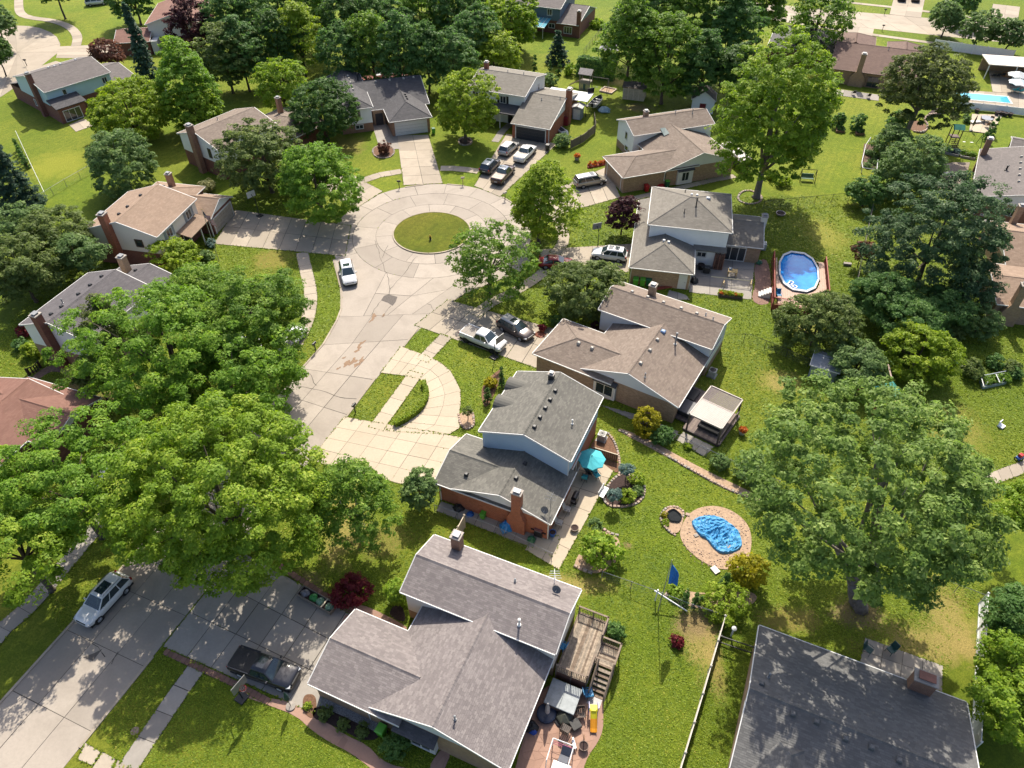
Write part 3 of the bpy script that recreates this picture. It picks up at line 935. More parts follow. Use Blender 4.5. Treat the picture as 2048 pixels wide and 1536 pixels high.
    def garage(s, u, v, f, w_, h=2.15, mat=None, rows=4, cols=1):
        c = (u, v, h / 2 + .05)
        m = MB()
        s.slabx(m, c, f, .14, h, -.05, .09, du=-w_ / 2 - .07)
        s.slabx(m, c, f, .14, h, -.05, .09, du=w_ / 2 + .07)
        s.slabx(m, c, f, w_ + .28, .16, -.05, .09, dz=h / 2 + .08)
        m.build('garage_frame', s.trim, s.root)
        g = s.slabx(MB(), c, f, w_, h, -.05, .01).build('garage_door', plain('door_joint', (.12, .11, .1)), s.root)
        ph, pw = h / rows, w_ / cols
        for i in range(rows):
            for j in range(cols): s.slabx(MB(), c, f, pw - .03, ph - .035, -.02, .035, dz=-h / 2 + ph * (i + .5), du=-w_ / 2 + pw * (j + .5)).build('panel', mat or WHITE, g)
    def slider(s, u, v, f, w_, h=2.1, n=3, z0=.1):
        return s.window(u, v, z0 + h / 2, w_, h, f, n)
    def chimney(s, u, v, su, sv, top, mat=None, base=None, capm=None, z0=0.0, zs=2.6):
        """a flue stack; base = (su, sv) flares below zs"""
        m = MB()
        if base:
            bu, bv = base
            rings = []
            for q, z in (((bu, bv), z0), ((bu, bv), zs - 1.1), ((su, sv), zs), ((su, sv), top)):
                rings.append([(u - q[0] / 2, v - q[1] / 2, z), (u + q[0] / 2, v - q[1] / 2, z), (u + q[0] / 2, v + q[1] / 2, z), (u - q[0] / 2, v + q[1] / 2, z)])
            m.loft(rings)
        else: m.bb(u - su / 2, u + su / 2, v - sv / 2, v + sv / 2, z0, top)
        ch = m.build('chimney', mat or s.brick, s.root)
        MB().bb(u - su / 2 - .07, u + su / 2 + .07, v - sv / 2 - .07, v + sv / 2 + .07, top - .02, top + .1).build('chimney_cap', plain('mortar_cap', (.45, .4, .35), .9), ch)
        f = MB()
        f.bb(u - su * .3, u + su * .3, v - sv * .3, v + sv * .3, top + .08, top + .24)
        f.bb(u - su * .38, u + su * .38, v - sv * .38, v + sv * .38, top + .24, top + .28)
        f.build('flue', capm or METAL, ch)
    def vents(s, pts, mat=None, size=.34):
        for u, v in pts:
            z = s.z(u, v)
            m = MB()
            m.loft([[(u - size / 2, v - size / 2, z - .1), (u + size / 2, v - size / 2, z - .1), (u + size / 2, v + size / 2, z - .1), (u - size / 2, v + size / 2, z - .1)],
                    [(u - size / 2, v - size / 2, z + .16), (u + size / 2, v - size / 2, z + .16), (u + size / 2, v + size / 2, z + .16), (u - size / 2, v + size / 2, z + .16)],
                    [(u - size / 3, v - size / 3, z + .24), (u + size / 3, v - size / 3, z + .24), (u + size / 3, v + size / 3, z + .24), (u - size / 3, v + size / 3, z + .24)]])
            m.build('roof_vent', mat or DARK, s.root)
    def pipe(s, u, v, h=.6, r=.06, mat=None):
        z = s.z(u, v)
        m = MB()
        m.lathe(u, v, [(r * 2, z - .1), (r * 2, z + .08), (r, z + .1), (r, z + h), (r * 1.5, z + h), (r * 1.5, z + h + .08), (r * .5, z + h + .12)], 8)
        m.build('vent_pipe', mat or METAL, s.root)
    def spout(s, u, v, z): 
        m = MB()
        m.box(u, v, z / 2, .09, .09, z)
        m.build('downspout', s.trim, s.root)

SH_A = shingle_mat('mauve_shingles', (.192, .165, .162), (.278, .243, .235), (.38, .338, .318))
SH_B = shingle_mat('green_grey_shingles', (.13, .125, .11), (.195, .185, .16), (.27, .255, .22))
SH_C = shingle_mat('brown_shingles', (.20, .15, .122), (.28, .22, .175), (.36, .29, .235))
SH_D = shingle_mat('taupe_shingles', (.20, .18, .15), (.255, .23, .195), (.31, .285, .24))
SH_G = shingle_mat('charcoal_shingles', (.085, .082, .088), (.115, .11, .115), (.15, .145, .15))
SH_I = shingle_mat('tan_shingles', (.30, .205, .145), (.37, .26, .185), (.44, .32, .235))
SH_J = shingle_mat('purple_grey_shingles', (.105, .097, .102), (.145, .132, .138), (.185, .17, .175))
SH_K = shingle_mat('red_brown_shingles', (.23, .115, .085), (.28, .145, .11), (.33, .18, .135))
SH_L = shingle_mat('grey_brown_shingles', (.155, .135, .13), (.20, .175, .165), (.24, .21, .20))
SH_O = shingle_mat('chocolate_shingles', (.165, .10, .08), (.20, .125, .10), (.24, .155, .12))
SH_P = shingle_mat('slate_shingles', (.125, .123, .12), (.178, .174, .168), (.24, .235, .225))
B_TAN = brick_mat('tan_brick', (.50, .31, .165), (.42, .25, .14))
B_RED = brick_mat('red_brick', (.46, .13, .05), (.34, .09, .04), (.40, .27, .2))
B_DRED = brick_mat('dark_red_brick', (.27, .085, .055), (.20, .065, .045), (.26, .18, .14))
B_MIX = brick_mat('mottled_brick', (.50, .325, .195), (.34, .205, .115), (.4, .33, .26))
B_OR = brick_mat('orange_brick', (.40, .19, .10), (.33, .15, .08))
S_WHT = siding_mat('white_siding', (.74, .74, .72))
S_GRY = siding_mat('pale_grey_siding', (.56, .57, .57))
S_BLU = siding_mat('sky_blue_siding', (.36, .46, .54))
S_LBL = siding_mat('light_blue_siding', (.40, .53, .60))
S_SLT = siding_mat('slate_blue_siding', (.09, .135, .18))
S_CRM = siding_mat('cream_siding', (.64, .58, .48))
S_WAR = siding_mat('warm_white_siding', (.66, .61, .53))

# nearest house, with the timber deck
h = House('brown_roof_house', 'nearest house, mauve brown shingle roof, beside the grey timber deck', (-14.68, 22.74), -23.2, SH_A, B_TAN, S_GRY, .145, .33, seed=11)
h.block(0, 7.5, 0, 6.35, 2.7, 3.75, 'u', 'gn', up=S_GRY)
h.block(4.68, 15.55, .3, 11.2, 2.7, 4.6, 'v', 'gn', gable=S_GRY, split=9)
h.block(3.05, 15.8, 8.3, 13.95, 4.3, 5.4, 'u', 'gg', split=1.2, up=S_WAR)
h.garage(.22, 3.2, '-u', 4.9, mat=WHITE)
h.window(8.6, .65, 1.5, 2.0, 1.5, '-v', 2)
h.lean(7.0, 10.3, -.35, .7, 2.28, 2.62, '-v', SH_G)
bm = MB(); bm.bb(7.2, 10.1, .02, .66, .2, 2.25); bm.build('bay', WHITE, h.root)
h.window(8.65, .02, 1.3, 2.4, 1.6, '-v', 3)
h.window(11.8, .65, 1.7, 1.5, .9, '-v', 2)
h.door(6.0, .65, '-v', 1.0, glass=True)
h.window(15.35, 10.8, 3.0, 1.6, 1.2, '+u', 2)
h.slider(15.35, 9.6, '+u', 1.9, 2.0, 2, 1.2)
h.chimney(5.4, 13.55, .75, .75, 6.1, B_OR)
h.pipe(11.2, 1.4, .5); h.pipe(12.6, 9.2, .75, .08, WHITE); h.pipe(11.0, 12.2, .3)
h.spout(4.6, .38, 2.6); h.spout(15.3, .6, 2.6)
HA = h

# middle house with teal umbrella
h = House('grey_green_roof_house', 'blue sided two storey house with red brick, in the middle beside the teal umbrella', (-6.97, 41.07), -24.0, SH_B, B_RED, S_BLU, .16, .34, seed=12)
h.block(-.1, 8, 0, 6.5, 2.7, 3.75, 'u', 'gn')
h.block(1.62, 11.25, .05, 6.4, 2.7, 4.25, 'v', 'gn', gable=S_GRY)
h.block(1.9, 10.95, 5.3, 14.2, 5.2, 6.75, 'v', 'gg', split=2.6, oh=.3)
h.garage(.12, 3.2, '-u', 4.9)
h.door(5.3, .42, '-v', .9, glass=True)
h.chimney(8.05, .1, .85, .6, 5.4, B_RED, (1.7, .62), zs=2.9)
for v in (9.5, 12.2):
    m = MB()
    n_ = 10
    m.loft([[(u, v + .95 * math.cos(math.pi * k / n_), 5.0 + .8 * math.sin(math.pi * k / n_)) for k in range(n_ + 1)] for u in (1.75, 4.4)], closed=False)
    m.build('eyebrow_dormer', SH_B, h.root)
    fm = MB(); fm.add([(1.82, v + .9 * math.cos(math.pi * k / n_), 5.0 + .74 * math.sin(math.pi * k / n_)) for k in range(n_ + 1)], [tuple(range(n_ + 1))]); fm.build('dormer_face', S_GRY, h.root)
    h.window(1.9, v, 4.1, 1.5, 1.5, '-u', 2)
h.vents([(6.9, 6.6), (6.9, 7.9), (6.9, 9.2), (6.9, 10.4), (6.9, 11.7)], DARK)
h.vents([(2.4, 1.6), (6.95, 2.4), (7.0, 4.3)], DARK)
h.pipe(9.6, 9.2, .5, .06, WHITE)
h.chimney(5.9, 13.2, .5, .5, 7.2, DARK, z0=5.5)
h.window(10.68, 11.5, 4.0, 1.5, 1.4, '+u', 2); h.slider(10.68, 8.0, '+u', 2.4, 2.1, 2)
h.window(10.68, 7.4, 4.1, 1.3, 1.2, '+u', 2)
h.spout(.3, .3, 2.6); h.spout(10.95, .3, 2.6); h.spout(10.7, 5.55, 5)
# aerial on the roof edge
am = MB(); z_ = h.z(10.6, 1.6)
am.bar((10.6, 1.6, z_), (10.6, 1.6, z_ + 1.5), .025)
for k in range(3): am.bar((10.1, 1.6 + .3 * k - .3, z_ + 1.4), (11.1, 1.6 + .3 * k - .3, z_ + 1.5), .02)
am.bar((10.6, 1.2, z_ + 1.45), (10.6, 2.2, z_ + 1.45), .02)
am.build('aerial', METAL, h.root)
HB = h

# long brown roof behind it
h = House('long_brown_roof_house', 'tan brick house with wide brown shingle roof behind the white pickup', (2.57, 58.66), -31.2, SH_C, B_MIX, S_GRY, .17, .36, seed=13)
h.block(-.4, 9, 0, 7.05, 2.7, 3.85, 'u', 'hn')
h.block(4.8, 16.2, .45, 13, 2.7, 4.6, 'v', 'gn', gable=S_GRY)
h.block(3.0, 16.35, 8.9, 15.1, 4.2, 5.4, 'u', 'gg', split=1.2, up=S_GRY)
h.garage(-.03, 3.5, '-u', 4.9)
h.door(6.1, .82, '-v', .9)
m = MB(); m.bb(6.9, 9.4, .3, .8, .2, 2.3); m.build('bay', WHITE, h.root)
h.lean(6.8, 9.5, .1, .9, 2.3, 2.6, '-v', SH_G)
h.window(8.15, .3, 1.35, 2.1, 1.5, '-v', 2, fr_=S_CRM)
h.window(11.2, .8, 1.6, 1.3, 1.0, '-v', 2)
h.window(16.1, 10.5, 3.2, 1.4, 1.2, '+u', 2); h.window(16.1, 13.3, 3.2, 1.4, 1.2, '+u', 2); h.slider(15.8, 3.2, '+u', 2.6, 2.0, 3)
h.vents([(10.9, 2.6), (10.9, 5.0), (10.9, 7.0)], plain('pale_vent', (.5, .46, .4)))
h.vents([(3.6, 3.0), (5.2, 3.0)], plain('pale_vent', (.5, .46, .4)))
h.vents([(5.4, 12.5), (7.3, 12.5), (9.2, 12.5), (11.3, 12.5), (13.1, 12.5)], plain('pale_vent', (.5, .46, .4)))
h.vents([(10.9, 8.6)], plain('sky_blue_vent', (.22, .34, .55), .2), .5)
h.pipe(12.0, 1.3, .5); h.pipe(12.6, 8.0, 1.5, .09); h.pipe(15, 12.3, .3); h.pipe(14, 12.9, .3)
h.chimney(7.3, 13.8, .75, .75, 6.1, B_MIX)
h.spout(15.8, .9, 2.6); h.spout(.1, .4, 2.6)
HC = h

# hip roofed two storey beside the oval pool
h = House('hip_roof_house', 'two storey white house with taupe hip roof beside the oval pool', (17.41, 81.02), -11.3, SH_D, B_MIX, S_WHT, .19, .38, seed=14)
h.block(0, 10.6, 0, 10.1, 5.3, 7.0, 'u', 'hh', split=2.6)
h.block(-1.6, 6.4, -6.1, 11, 2.6, 4.0, 'v', 'hn')
h.lean(6.2, 10.4, -.45, .6, 2.6, 3.0)
h.block(9.6, 15.1, 1.6, 9.6, 2.6, 3.8, 'u', 'ng', ridge=6.0)
m = MB(); m.bb(6.3, 10.2, .1, .35, 0, 2.6); m.build('wall', S_WHT, h.root)
h.window(7.4, .1, 1.7, 1.3, .8, '-v', 2)
h.slider(11.7, 1.95, '-v', 2.9, 2.1, 3)
h.door(5.2, -5.75, '-v', .95)
h.garage(-1.25, -3.2, '-u', 4.8)
h.vents([(5.2, 6.4), (5.9, 6.4)], WHITE); h.vents([(2.3, -1.4), (2.9, .2 - 1.6)], WHITE)
h.vents([(7.4, 6.2)], plain('bright_vent', (.6, .62, .66), .25, metal=.5), .55)
h.pipe(5.8, 3.6, 1.2, .08, DARK); h.pipe(4.4, 2.4, .5, .05, DARK); h.pipe(4.4, 8, .3, .05, DARK)
h.chimney(15.1, 6.4, .7, .8, 4.6, S_CRM)
h.spout(6.05, -5.7, 2.5); h.spout(14.7, 2.1, 2.5)
HD = h

h = House('skylight_roof_house', 'tan brick house with skylight roof behind the silver minivan', (16.25, 98.29), 18.4, SH_C, B_MIX, S_WHT, .22, .42, seed=15)
h.block(.2, 13, 0, 7.4, 2.7, 3.85, 'u', 'hn')
h.block(7.2, 19.4, 0, 13.5, 2.7, 4.7, 'v', 'gn', gable=S_GRY)
h.block(6.2, 20.6, 9.3, 15.8, 4.3, 5.5, 'u', 'gg', split=1.2, up=S_WHT)
h.garage(.6, 3.7, '-u', 4.9, mat=plain('brown_door', (.16, .09, .06)))
m = MB(); m.bb(9.4, 12.0, -.15, .36, .1, 2.35); m.build('bay', WHITE, h.root)
h.lean(9.3, 12.1, -.4, .4, 2.4, 2.6, '-v', SH_G)
h.window(10.7, -.15, 1.35, 1.3, 1.5, '-v', 2)
h.window(14.2, .35, 1.7, 1.3, .9, '-v', 2); h.window(15.3, .35, .45, 1.1, .4, '-v', 2); h.window(7.7, .35, 1.6, .8, 1.4, '-v', 1)
h.door(8.7, .35, '-v', .9, mat=plain('brown_door', (.16, .09, .06)))
h.window(6.4, 12.2, 3.1, .9, 1.3, '-u', 1); h.window(6.4, 11.7, 1.2, 1.2, .9, '-u', 1)
zz = h.z(11.8, 10.0)
m = MB(); m.add([(11.0, 8.3, h.z(11.0, 8.3) + .12), (11.9, 8.3, h.z(11.9, 8.3) + .12), (11.9, 9.9, h.z(11.9, 9.9) + .12), (11.0, 9.9, h.z(11.0, 9.9) + .12)], [(0, 1, 2, 3)])
m.build('skylight', plain('skylight_glass', (.16, .22, .21), .12, .2), h.root)
h.chimney(10.2, 13.6, .7, .7, 6.0, B_MIX); h.pipe(17.8, 12.0, .7); h.pipe(16.6, 3, .4, .05, DARK); h.pipe(15, 12.6, .4)
HE = h

h = House('dark_garage_house', 'white two storey house with charcoal garage door behind the four parked cars', (-.27, 117.55), -21.4, SH_D, B_RED, S_WHT, .25, .46, seed=16)
h.block(0, 6.95, 0, 16.5, 2.7, 4.75, 'u', 'ng', ridge=8.4, gable=S_WHT)
h.block(-10.2, .6, 5.3, 16.3, 5.2, 6.6, 'u', 'gg', split=2.6, low=S_WHT)
h.lean(-10, .1, 3.0, 5.6, 2.75, 3.4, '-v', SH_G)
h.garage(3.5, .35, '-v', 5.2, mat=plain('charcoal_door', (.035, .04, .05), .5), rows=4)
for u in (-8.2, -3.6): h.window(u, 5.65, 4.0, 1.2, 1.3, '-v', 2, shutter=BLACK)
h.window(-6.5, 5.65, 1.4, 1.5, 1.3, '-v', 2); h.door(-2.2, 5.65, '-v', 1.0, mat=BLACK)
h.window(.42, 12.6, 4.2, .7, 1.1, '+u', 1)
for u in (-9.8, -6.5, -3.2, -.3):
    m = MB(); m.box(u, 3.15, 1.35, .14, .14, 2.7); m.build('porch_post', WHITE, h.root)
h.chimney(7.2, 9.2, .8, 1.2, 6.0, B_RED); h.chimney(-9.2, 11.8, .7, .7, 7.5, B_RED)
h.pipe(-5, 11.5, .3); h.pipe(-2, 11.5, .3); h.pipe(3, 7, .3); h.pipe(6, 8, .3)
h.spout(6.75, .3, 2.6)
HF = h

h = House('charcoal_roof_house', 'low house with charcoal hip roof and white garage door at the top of the circle', (-20.58, 117.8), 17.0, SH_G, B_OR, S_WHT, .25, .46, seed=17)
h.block(0, 7.3, 0, 11, 2.7, 4.3, 'v', 'hn')
h.block(-4.2, 8.1, 5.75, 19.8, 2.7, 5.05, 'u', 'ng')
h.block(-8, -2, 3.3, 19.3, 4.2, 5.3, 'v', 'hg', split=1.5)
h.garage(3.65, .36, '-v', 5.3, rows=4)
h.window(-5, 3.66, 3.1, 1.5, 1.7, '-v', 2, fr_=plain('brown_trim', (.12, .07, .04))); h.window(-4.7, 3.66, 1.0, 1.4, .8, '-v', 2)
h.door(-1.0, 6.1, '-v', 1.0, mat=DARK, glass=True)
m = MB(); m.bb(-1.9, 0, 5.55, 5.7, 0, 2.6); m.build('arch_wall', B_TAN, h.root)
m = MB(); m.bb(-1.6, -.3, 5.5, 5.56, 0, 2.1); m.build('entry', plain('shaded_entry', (.05, .045, .05)), h.root)  # flat dark panel: the recess shade is put into its colour
h.vents([(-4.4, 16), (-4.4, 14.6), (-4.4, 12.6), (-4.4, 11.0), (-4.4, 9.4)], plain('pale_vent', (.5, .46, .4))); h.vents([(4.2, 5.3), (4.2, 6.3), (4.2, 7.3)], DARK); h.vents([(0, 12.4), (2.5, 12.4), (5, 12.4), (6.8, 12.4)], plain('pale_vent', (.5, .46, .4)))
h.pipe(-2.8, 15.2, 1.2, .1, DARK)
HG = h

h = House('white_gable_house', 'white gabled house with tall brick chimney half hidden by the olive tree', (-52.14, 108.92), 54.0, SH_C, B_DRED, S_WHT, .22, .42, seed=18)
h.block(-.4, 11, -10.2, 0, 5, 6.5, 'u', 'gg', split=2.4)
h.block(10.8, 20, -12, -1, 2.7, 4.2, 'u', 'nh')
h.chimney(-.75, -4.8, .8, 1.0, 7.6, B_OR); h.chimney(16.2, -4.6, .7, .7, 6.2, B_OR)
h.window(-.24, -7.4, 3.7, .7, 1.5, '-u', 2, fr_=DARK)
h.window(4, -9.86, 3.9, 2.0, 1.6, '-v', 2)
m = MB(); m.loft([[(4 + 1.2 * math.cos(math.pi * k / 8), v, 4.8 + 1.1 * math.sin(math.pi * k / 8)) for k in range(9)] for v in (-10.3, -8)], closed=False); m.build('eyebrow_dormer', SH_C, h.root)
m = MB(); m.add([(4 + 1.15 * math.cos(math.pi * k / 8), -10.2, 4.8 + 1.05 * math.sin(math.pi * k / 8)) for k in range(9)], [tuple(range(9))]); m.build('dormer_face', S_WHT, h.root)
h.pipe(5, -3.5, .5)

h = House('tan_roof_house', 'cream sided house with tan roof, with the national flag outside', (-44.61, 77.94), 78.6, SH_I, B_DRED, S_WAR, .19, .38, seed=19)
h.block(.4, 10.2, .1, 10.3, 5.1, 6.7, 'u', 'gg', split=2.4)
h.block(9.3, 15.6, -1.7, 8, 2.7, 4.1, 'v', 'gn', gable=S_WHT)
h.block(9.8, 16, 2.5, 10, 3.6, 4.9, 'u', 'nh')
h.lean(4.4, 9.4, -1.6, .5, 2.75, 3.25)
h.garage(12.4, -1.5, '-v', 4.9, mat=plain('beige_door', (.52, .44, .36)))
for u in (3.2, 8.0): h.window(u, .45, 3.95, 1.3, 1.3, '-v', 2, shutter=plain('grey_shutter', (.35, .38, .4)))
h.window(.58, 3.2, 3.7, 1.1, 1.1, '-u', 1, fr_=plain('brown_trim', (.12, .07, .04)))
for u in (4.6, 7, 9.2):
    m = MB(); m.box(u, -1.4, 1.35, .13, .13, 2.7); m.build('porch_post', WHITE, h.root)
h.door(6.0, .45, '-v', 1.0, mat=DARK)
h.chimney(.25, 6.6, .9, .85, 7.7, B_RED); h.chimney(14, 6.2, .7, .7, 6.2, B_OR)
h.vents([(2.5, 6.2), (4.4, 6.2), (7.4, 6.2), (13.2, 7)], DARK)
h.spout(.65, .45, 5)

h = House('purple_grey_roof_house', 'white sided house with purple grey roof behind the big left trees', (-53.39, 61.4), 71.1, SH_J, B_MIX, S_WHT, .17, .36, seed=20)
h.block(-.3, 10, -9.4, 0, 4.9, 6.4, 'u', 'gg', split=2.2)
h.block(9.5, 14.5, -9.8, 0, 2.9, 4.4, 'u', 'ng')
h.chimney(-.55, -3.9, .8, .8, 7.4, B_DRED); h.chimney(13.0, -2.6, .8, .8, 5.8, B_TAN)
h.window(-.1, -6.6, 3.4, 1.1, 1.2, '-u', 2)
h.vents([(1.2, -3.6), (2.6, -3.7), (5, -3.8), (6.8, -3.8), (8.6, -3.8), (11.4, -4), (13, -4)], DARK); h.pipe(3.4, -3.0, .5)

h = House('red_brown_roof_house', 'house at the left edge with a red brown hip roof', (-58.56, 41.35), 71.0, SH_K, B_DRED, S_WHT, .17, .36, seed=21)
h.block(0, 14.5, -10, 0, 2.7, 4.0, 'u', 'gg')
h.block(8.6, 15.6, -12.5, -3, 2.7, 3.7, 'v', 'gn')
h.chimney(12.2, -1.4, .9, .9, 5.6, B_RED); h.vents([(11, -3.2)], DARK)

h = House('blue_sided_house', 'light blue sided house at upper left with a sliding door and small patio', (-80.55, 124.68), 51.0, SH_L, B_DRED, S_LBL, .25, .46, seed=22)
h.block(-.1, 12, 0, 11.8, 5, 6.5, 'u', 'gg', split=2.5)
h.lean(-.2, 6, 11.5, 16, 2.7, 3.9, '+v')
m = MB(); m.bb(.1, 5.8, 11.4, 15.6, 0, 2.7); m.build('wall', B_DRED, h.root)
h.block(11.8, 16.6, .3, 12, 2.7, 4.1, 'u', 'ng')
h.lean(-.3, 5.1, -2.5, .4, 2.7, 3.6, '-v', SH_G)
m = MB(); m.bb(0, 4.8, -2.2, .2, 0, 2.65); m.build('sunroom_wall', B_DRED, h.root)
h.slider(2.2, -2.2, '-v', 3.1, 2.0, 3)
h.window(3.2, .36, 4.0, .8, 1.0, '-v', 1); h.window(10.6, .36, 3.9, 1.0, 1.1, '-v', 2)
h.chimney(-.25, 3.6, .8, .9, 7.4, B_DRED); h.window(.08, 6.8, 1.5, .7, 1.2, '-u', 1)
h.vents([(4.6, 7), (6.8, 7), (9.6, 7), (5.4, 6.2)], WHITE)

h = House('brick_red_roof_house', 'white gabled house with reddish roof at the top left behind the purple tree', (-76.6, 160.45), 9.3, SH_K, B_DRED, S_WAR, .3, .5, seed=23)
h.block(0, 11, 0, 15, 5, 6.6, 'v', 'gg', split=2.4)
h.block(-6.3, .8, -3.3, 6, 2.7, 3.9, 'u', 'gg')
h.window(7.6, .2, 4.3, 1.0, 1.3, '-v', 1); h.window(3.4, .2, 1.3, 1.4, 1.2, '-v', 2); h.window(6.2, .2, 1.3, 1.4, 1.2, '-v', 2)
m = MB(); m.bb(.9, 2.2, -2.9, .1, 0, 2.6); m.build('entry', WHITE, h.root)

o_ = at(1121, 18.4, 5.2)
h = House('slate_blue_house', 'slate blue house at the top centre with brick wing and glass patio roof', (o_.x, o_.y), -22, SH_L, B_DRED, S_SLT, .3, .5, seed=24)
h.block(-13, 0, 0, 11, 5.2, 6.8, 'u', 'gg', split=2.6)
h.block(-.4, 4.6, -1.2, 12.5, 2.7, 4.6, 'u', 'ng', ridge=6.6)
h.window(-2.6, .36, 4.2, 1.2, 1.4, '-v', 2); h.window(-2.0, .36, 1.5, 1.5, 1.0, '-v', 2); h.window(2.2, -.85, 1.4, 1.9, 1.5, '-v', 3)
h.chimney(4.5, -.6, .8, .8, 5.4, B_DRED)
for k in range(5):
    m = MB(); m.add([(-6.6 + k * .9, -4.2, 2.35), (-5.75 + k * .9, -4.2, 2.35), (-5.75 + k * .9, .3, 3.0), (-6.6 + k * .9, .3, 3.0)], [(0, 1, 2, 3)]); m.build('patio_glass', plain('aqua_glass', (.16, .45, .55), .15, .15), h.root)
    m = MB(); m.bar((-6.65 + k * .9, -4.2, 2.38), (-6.65 + k * .9, .3, 3.03), .05); m.build('patio_rafter', WHITE, h.root)
for k in range(3):
    m = MB(); m.box(-6.5 + k * 2, -4.1, 1.15, .1, .1, 2.3); m.build('patio_post', WHITE, h.root)
m = MB(); m.bb(-6.7, -2.1, -4.25, -4.1, 2.2, 2.36); m.build('patio_beam', WHITE, h.root)

h = House('chocolate_roof_house', 'brick house with chocolate brown roof at upper right beside the pine', (61.25, 142.34), -21.7, SH_O, B_TAN, S_CRM, .28, .5, trim=plain('brown_gutter', (.20, .13, .10)), seed=25)
h.block(0, 15.8, 0, 16.6, 2.7, 5.1, 'u', 'gg')
h.block(-.4, 7.7, 12, 22, 2.7, 4.3, 'v', 'nh')
h.block(10, 16.4, 12, 20, 2.7, 4.1, 'v', 'nh')
h.chimney(5.2, .2, .9, 1.0, 5.9, B_TAN, (2.6, .8), zs=2.8)
h.slider(8.2, .35, '-v', 2.2, 2.0, 2); h.slider(.9, .35, '-v', 2.2, 2.0, 2); h.pipe(9.6, 7.6, .5); h.spout(6.9, .3, 2.6)

h = House('slate_roof_house', 'low house at the lower right corner with slate grey roof in tree shade', (18.92, 27.23), -23.9, SH_P, B_TAN, S_CRM, .15, .34, seed=26)
h.block(0, 14.4, -12.4, 0, 2.7, 4.55, 'u', 'gg')
h.block(.15, 6.45, -16, -6.2, 2.7, 4.2, 'v', 'gh')
h.chimney(11.2, -.35, 1.45, .85, 4.35, B_OR, capm=plain('clay_flue', (.3, .12, .08)))
h.vents([(3.0, -6.7), (4.5, -6.6), (6.4, -6.9), (8, -6.8), (9.7, -6.9), (11.5, -6.9), (.7, -5.4)], plain('grey_vent', (.14, .14, .14)))
h.vents([(14, -9)], plain('grey_vent', (.14, .14, .14))); h.pipe(1.1, -4.6, .5)
HP = h

h = House('grey_roof_brick_house', 'orange brick house at the right edge with grey roof and white gable', (73.83, 107.86), -29.3, SH_L, B_OR, S_WHT, .22, .42, seed=27)
h.block(0, 14, -17.2, 0, 2.7, 4.9, 'v', 'gg', gable=S_WHT)
h.window(5.6, -17, 1.6, 1.6, 1.1, '-v', 2); h.window(1.0, -17, .4, .9, .3, '-v', 1); h.window(2.6, -17, .4, .9, .3, '-v', 1)
h.chimney(.5, -2.2, .8, .8, 5.4, B_OR, capm=WHITE)
for k in range(5): h.vents([(5.2, -4 - 2.2 * k)], plain('pale_vent', (.5, .46, .4)))
h.pipe(3.6, -8.6, .7, .12, DARK)
h.block(4, 13, 2.0, 7, 2.9, 3.6, 'u', 'gg', wall=False)
for u, v in ((4.3, 2.3), (6.5, 2.3), (8.8, 2.3), (11, 2.3), (4.3, 6.7)):
    m = MB(); m.box(u, v, 1.4, .16, .16, 2.8); m.build('porch_post', plain('brown_trim', (.12, .07, .04)), h.root)

h = House('tan_roof_brick_house', 'brown brick house at the right edge with tan roof and leaning brick chimney', (64.38, 86.48), -13, SH_I, B_MIX, S_CRM, .2, .4, seed=28)
h.block(0, 14, -11.2, 0, 2.7, 4.5, 'u', 'gg')
h.block(-3.1, 12, -20, -11, 2.7, 3.8, 'u', 'gg')
h.chimney(-1.3, -19.9, .8, .8, 5.6, B_TAN, (2.0, .9), zs=3); h.chimney(3.2, -.6, .7, .7, 5.6, B_MIX); h.vents([(6, -3)], DARK)

o_ = at(1535, 92, 2.6)
h = House('shaded_hip_house', 'dark hip roofed house glimpsed between the tall trees at the top', (o_.x, o_.y), -22, SH_G, B_DRED, S_CRM, .3, .5, seed=29)
h.block(0, 13, 0, 14, 2.7, 5.0, 'u', 'hh')

o_ = at(2002, 131, 2.7)
h = House('patio_cover_house', 'house at the top right corner with white patio cover and brown roof', (o_.x, o_.y), -12, SH_O, B_TAN, S_CRM, .3, .5, seed=30)
h.block(9, 20, -1, 9, 2.8, 4.4, 'u', 'gg')
m = MB(); m.bb(-2.2, 9, -.2, 5.4, 2.7, 2.85); m.build('patio_cover', plain('cream_cover', (.78, .7, .6), .6, .06), h.root)
for u in (-2, 3, 8.6):
    m = MB(); m.box(u, 0, 1.35, .15, .15, 2.7); m.build('patio_post', WHITE, h.root)
m = MB(); m.bb(-1.9, 9, 4.9, 5.1, 0, 2.7); m.build('wall', B_TAN, h.root)
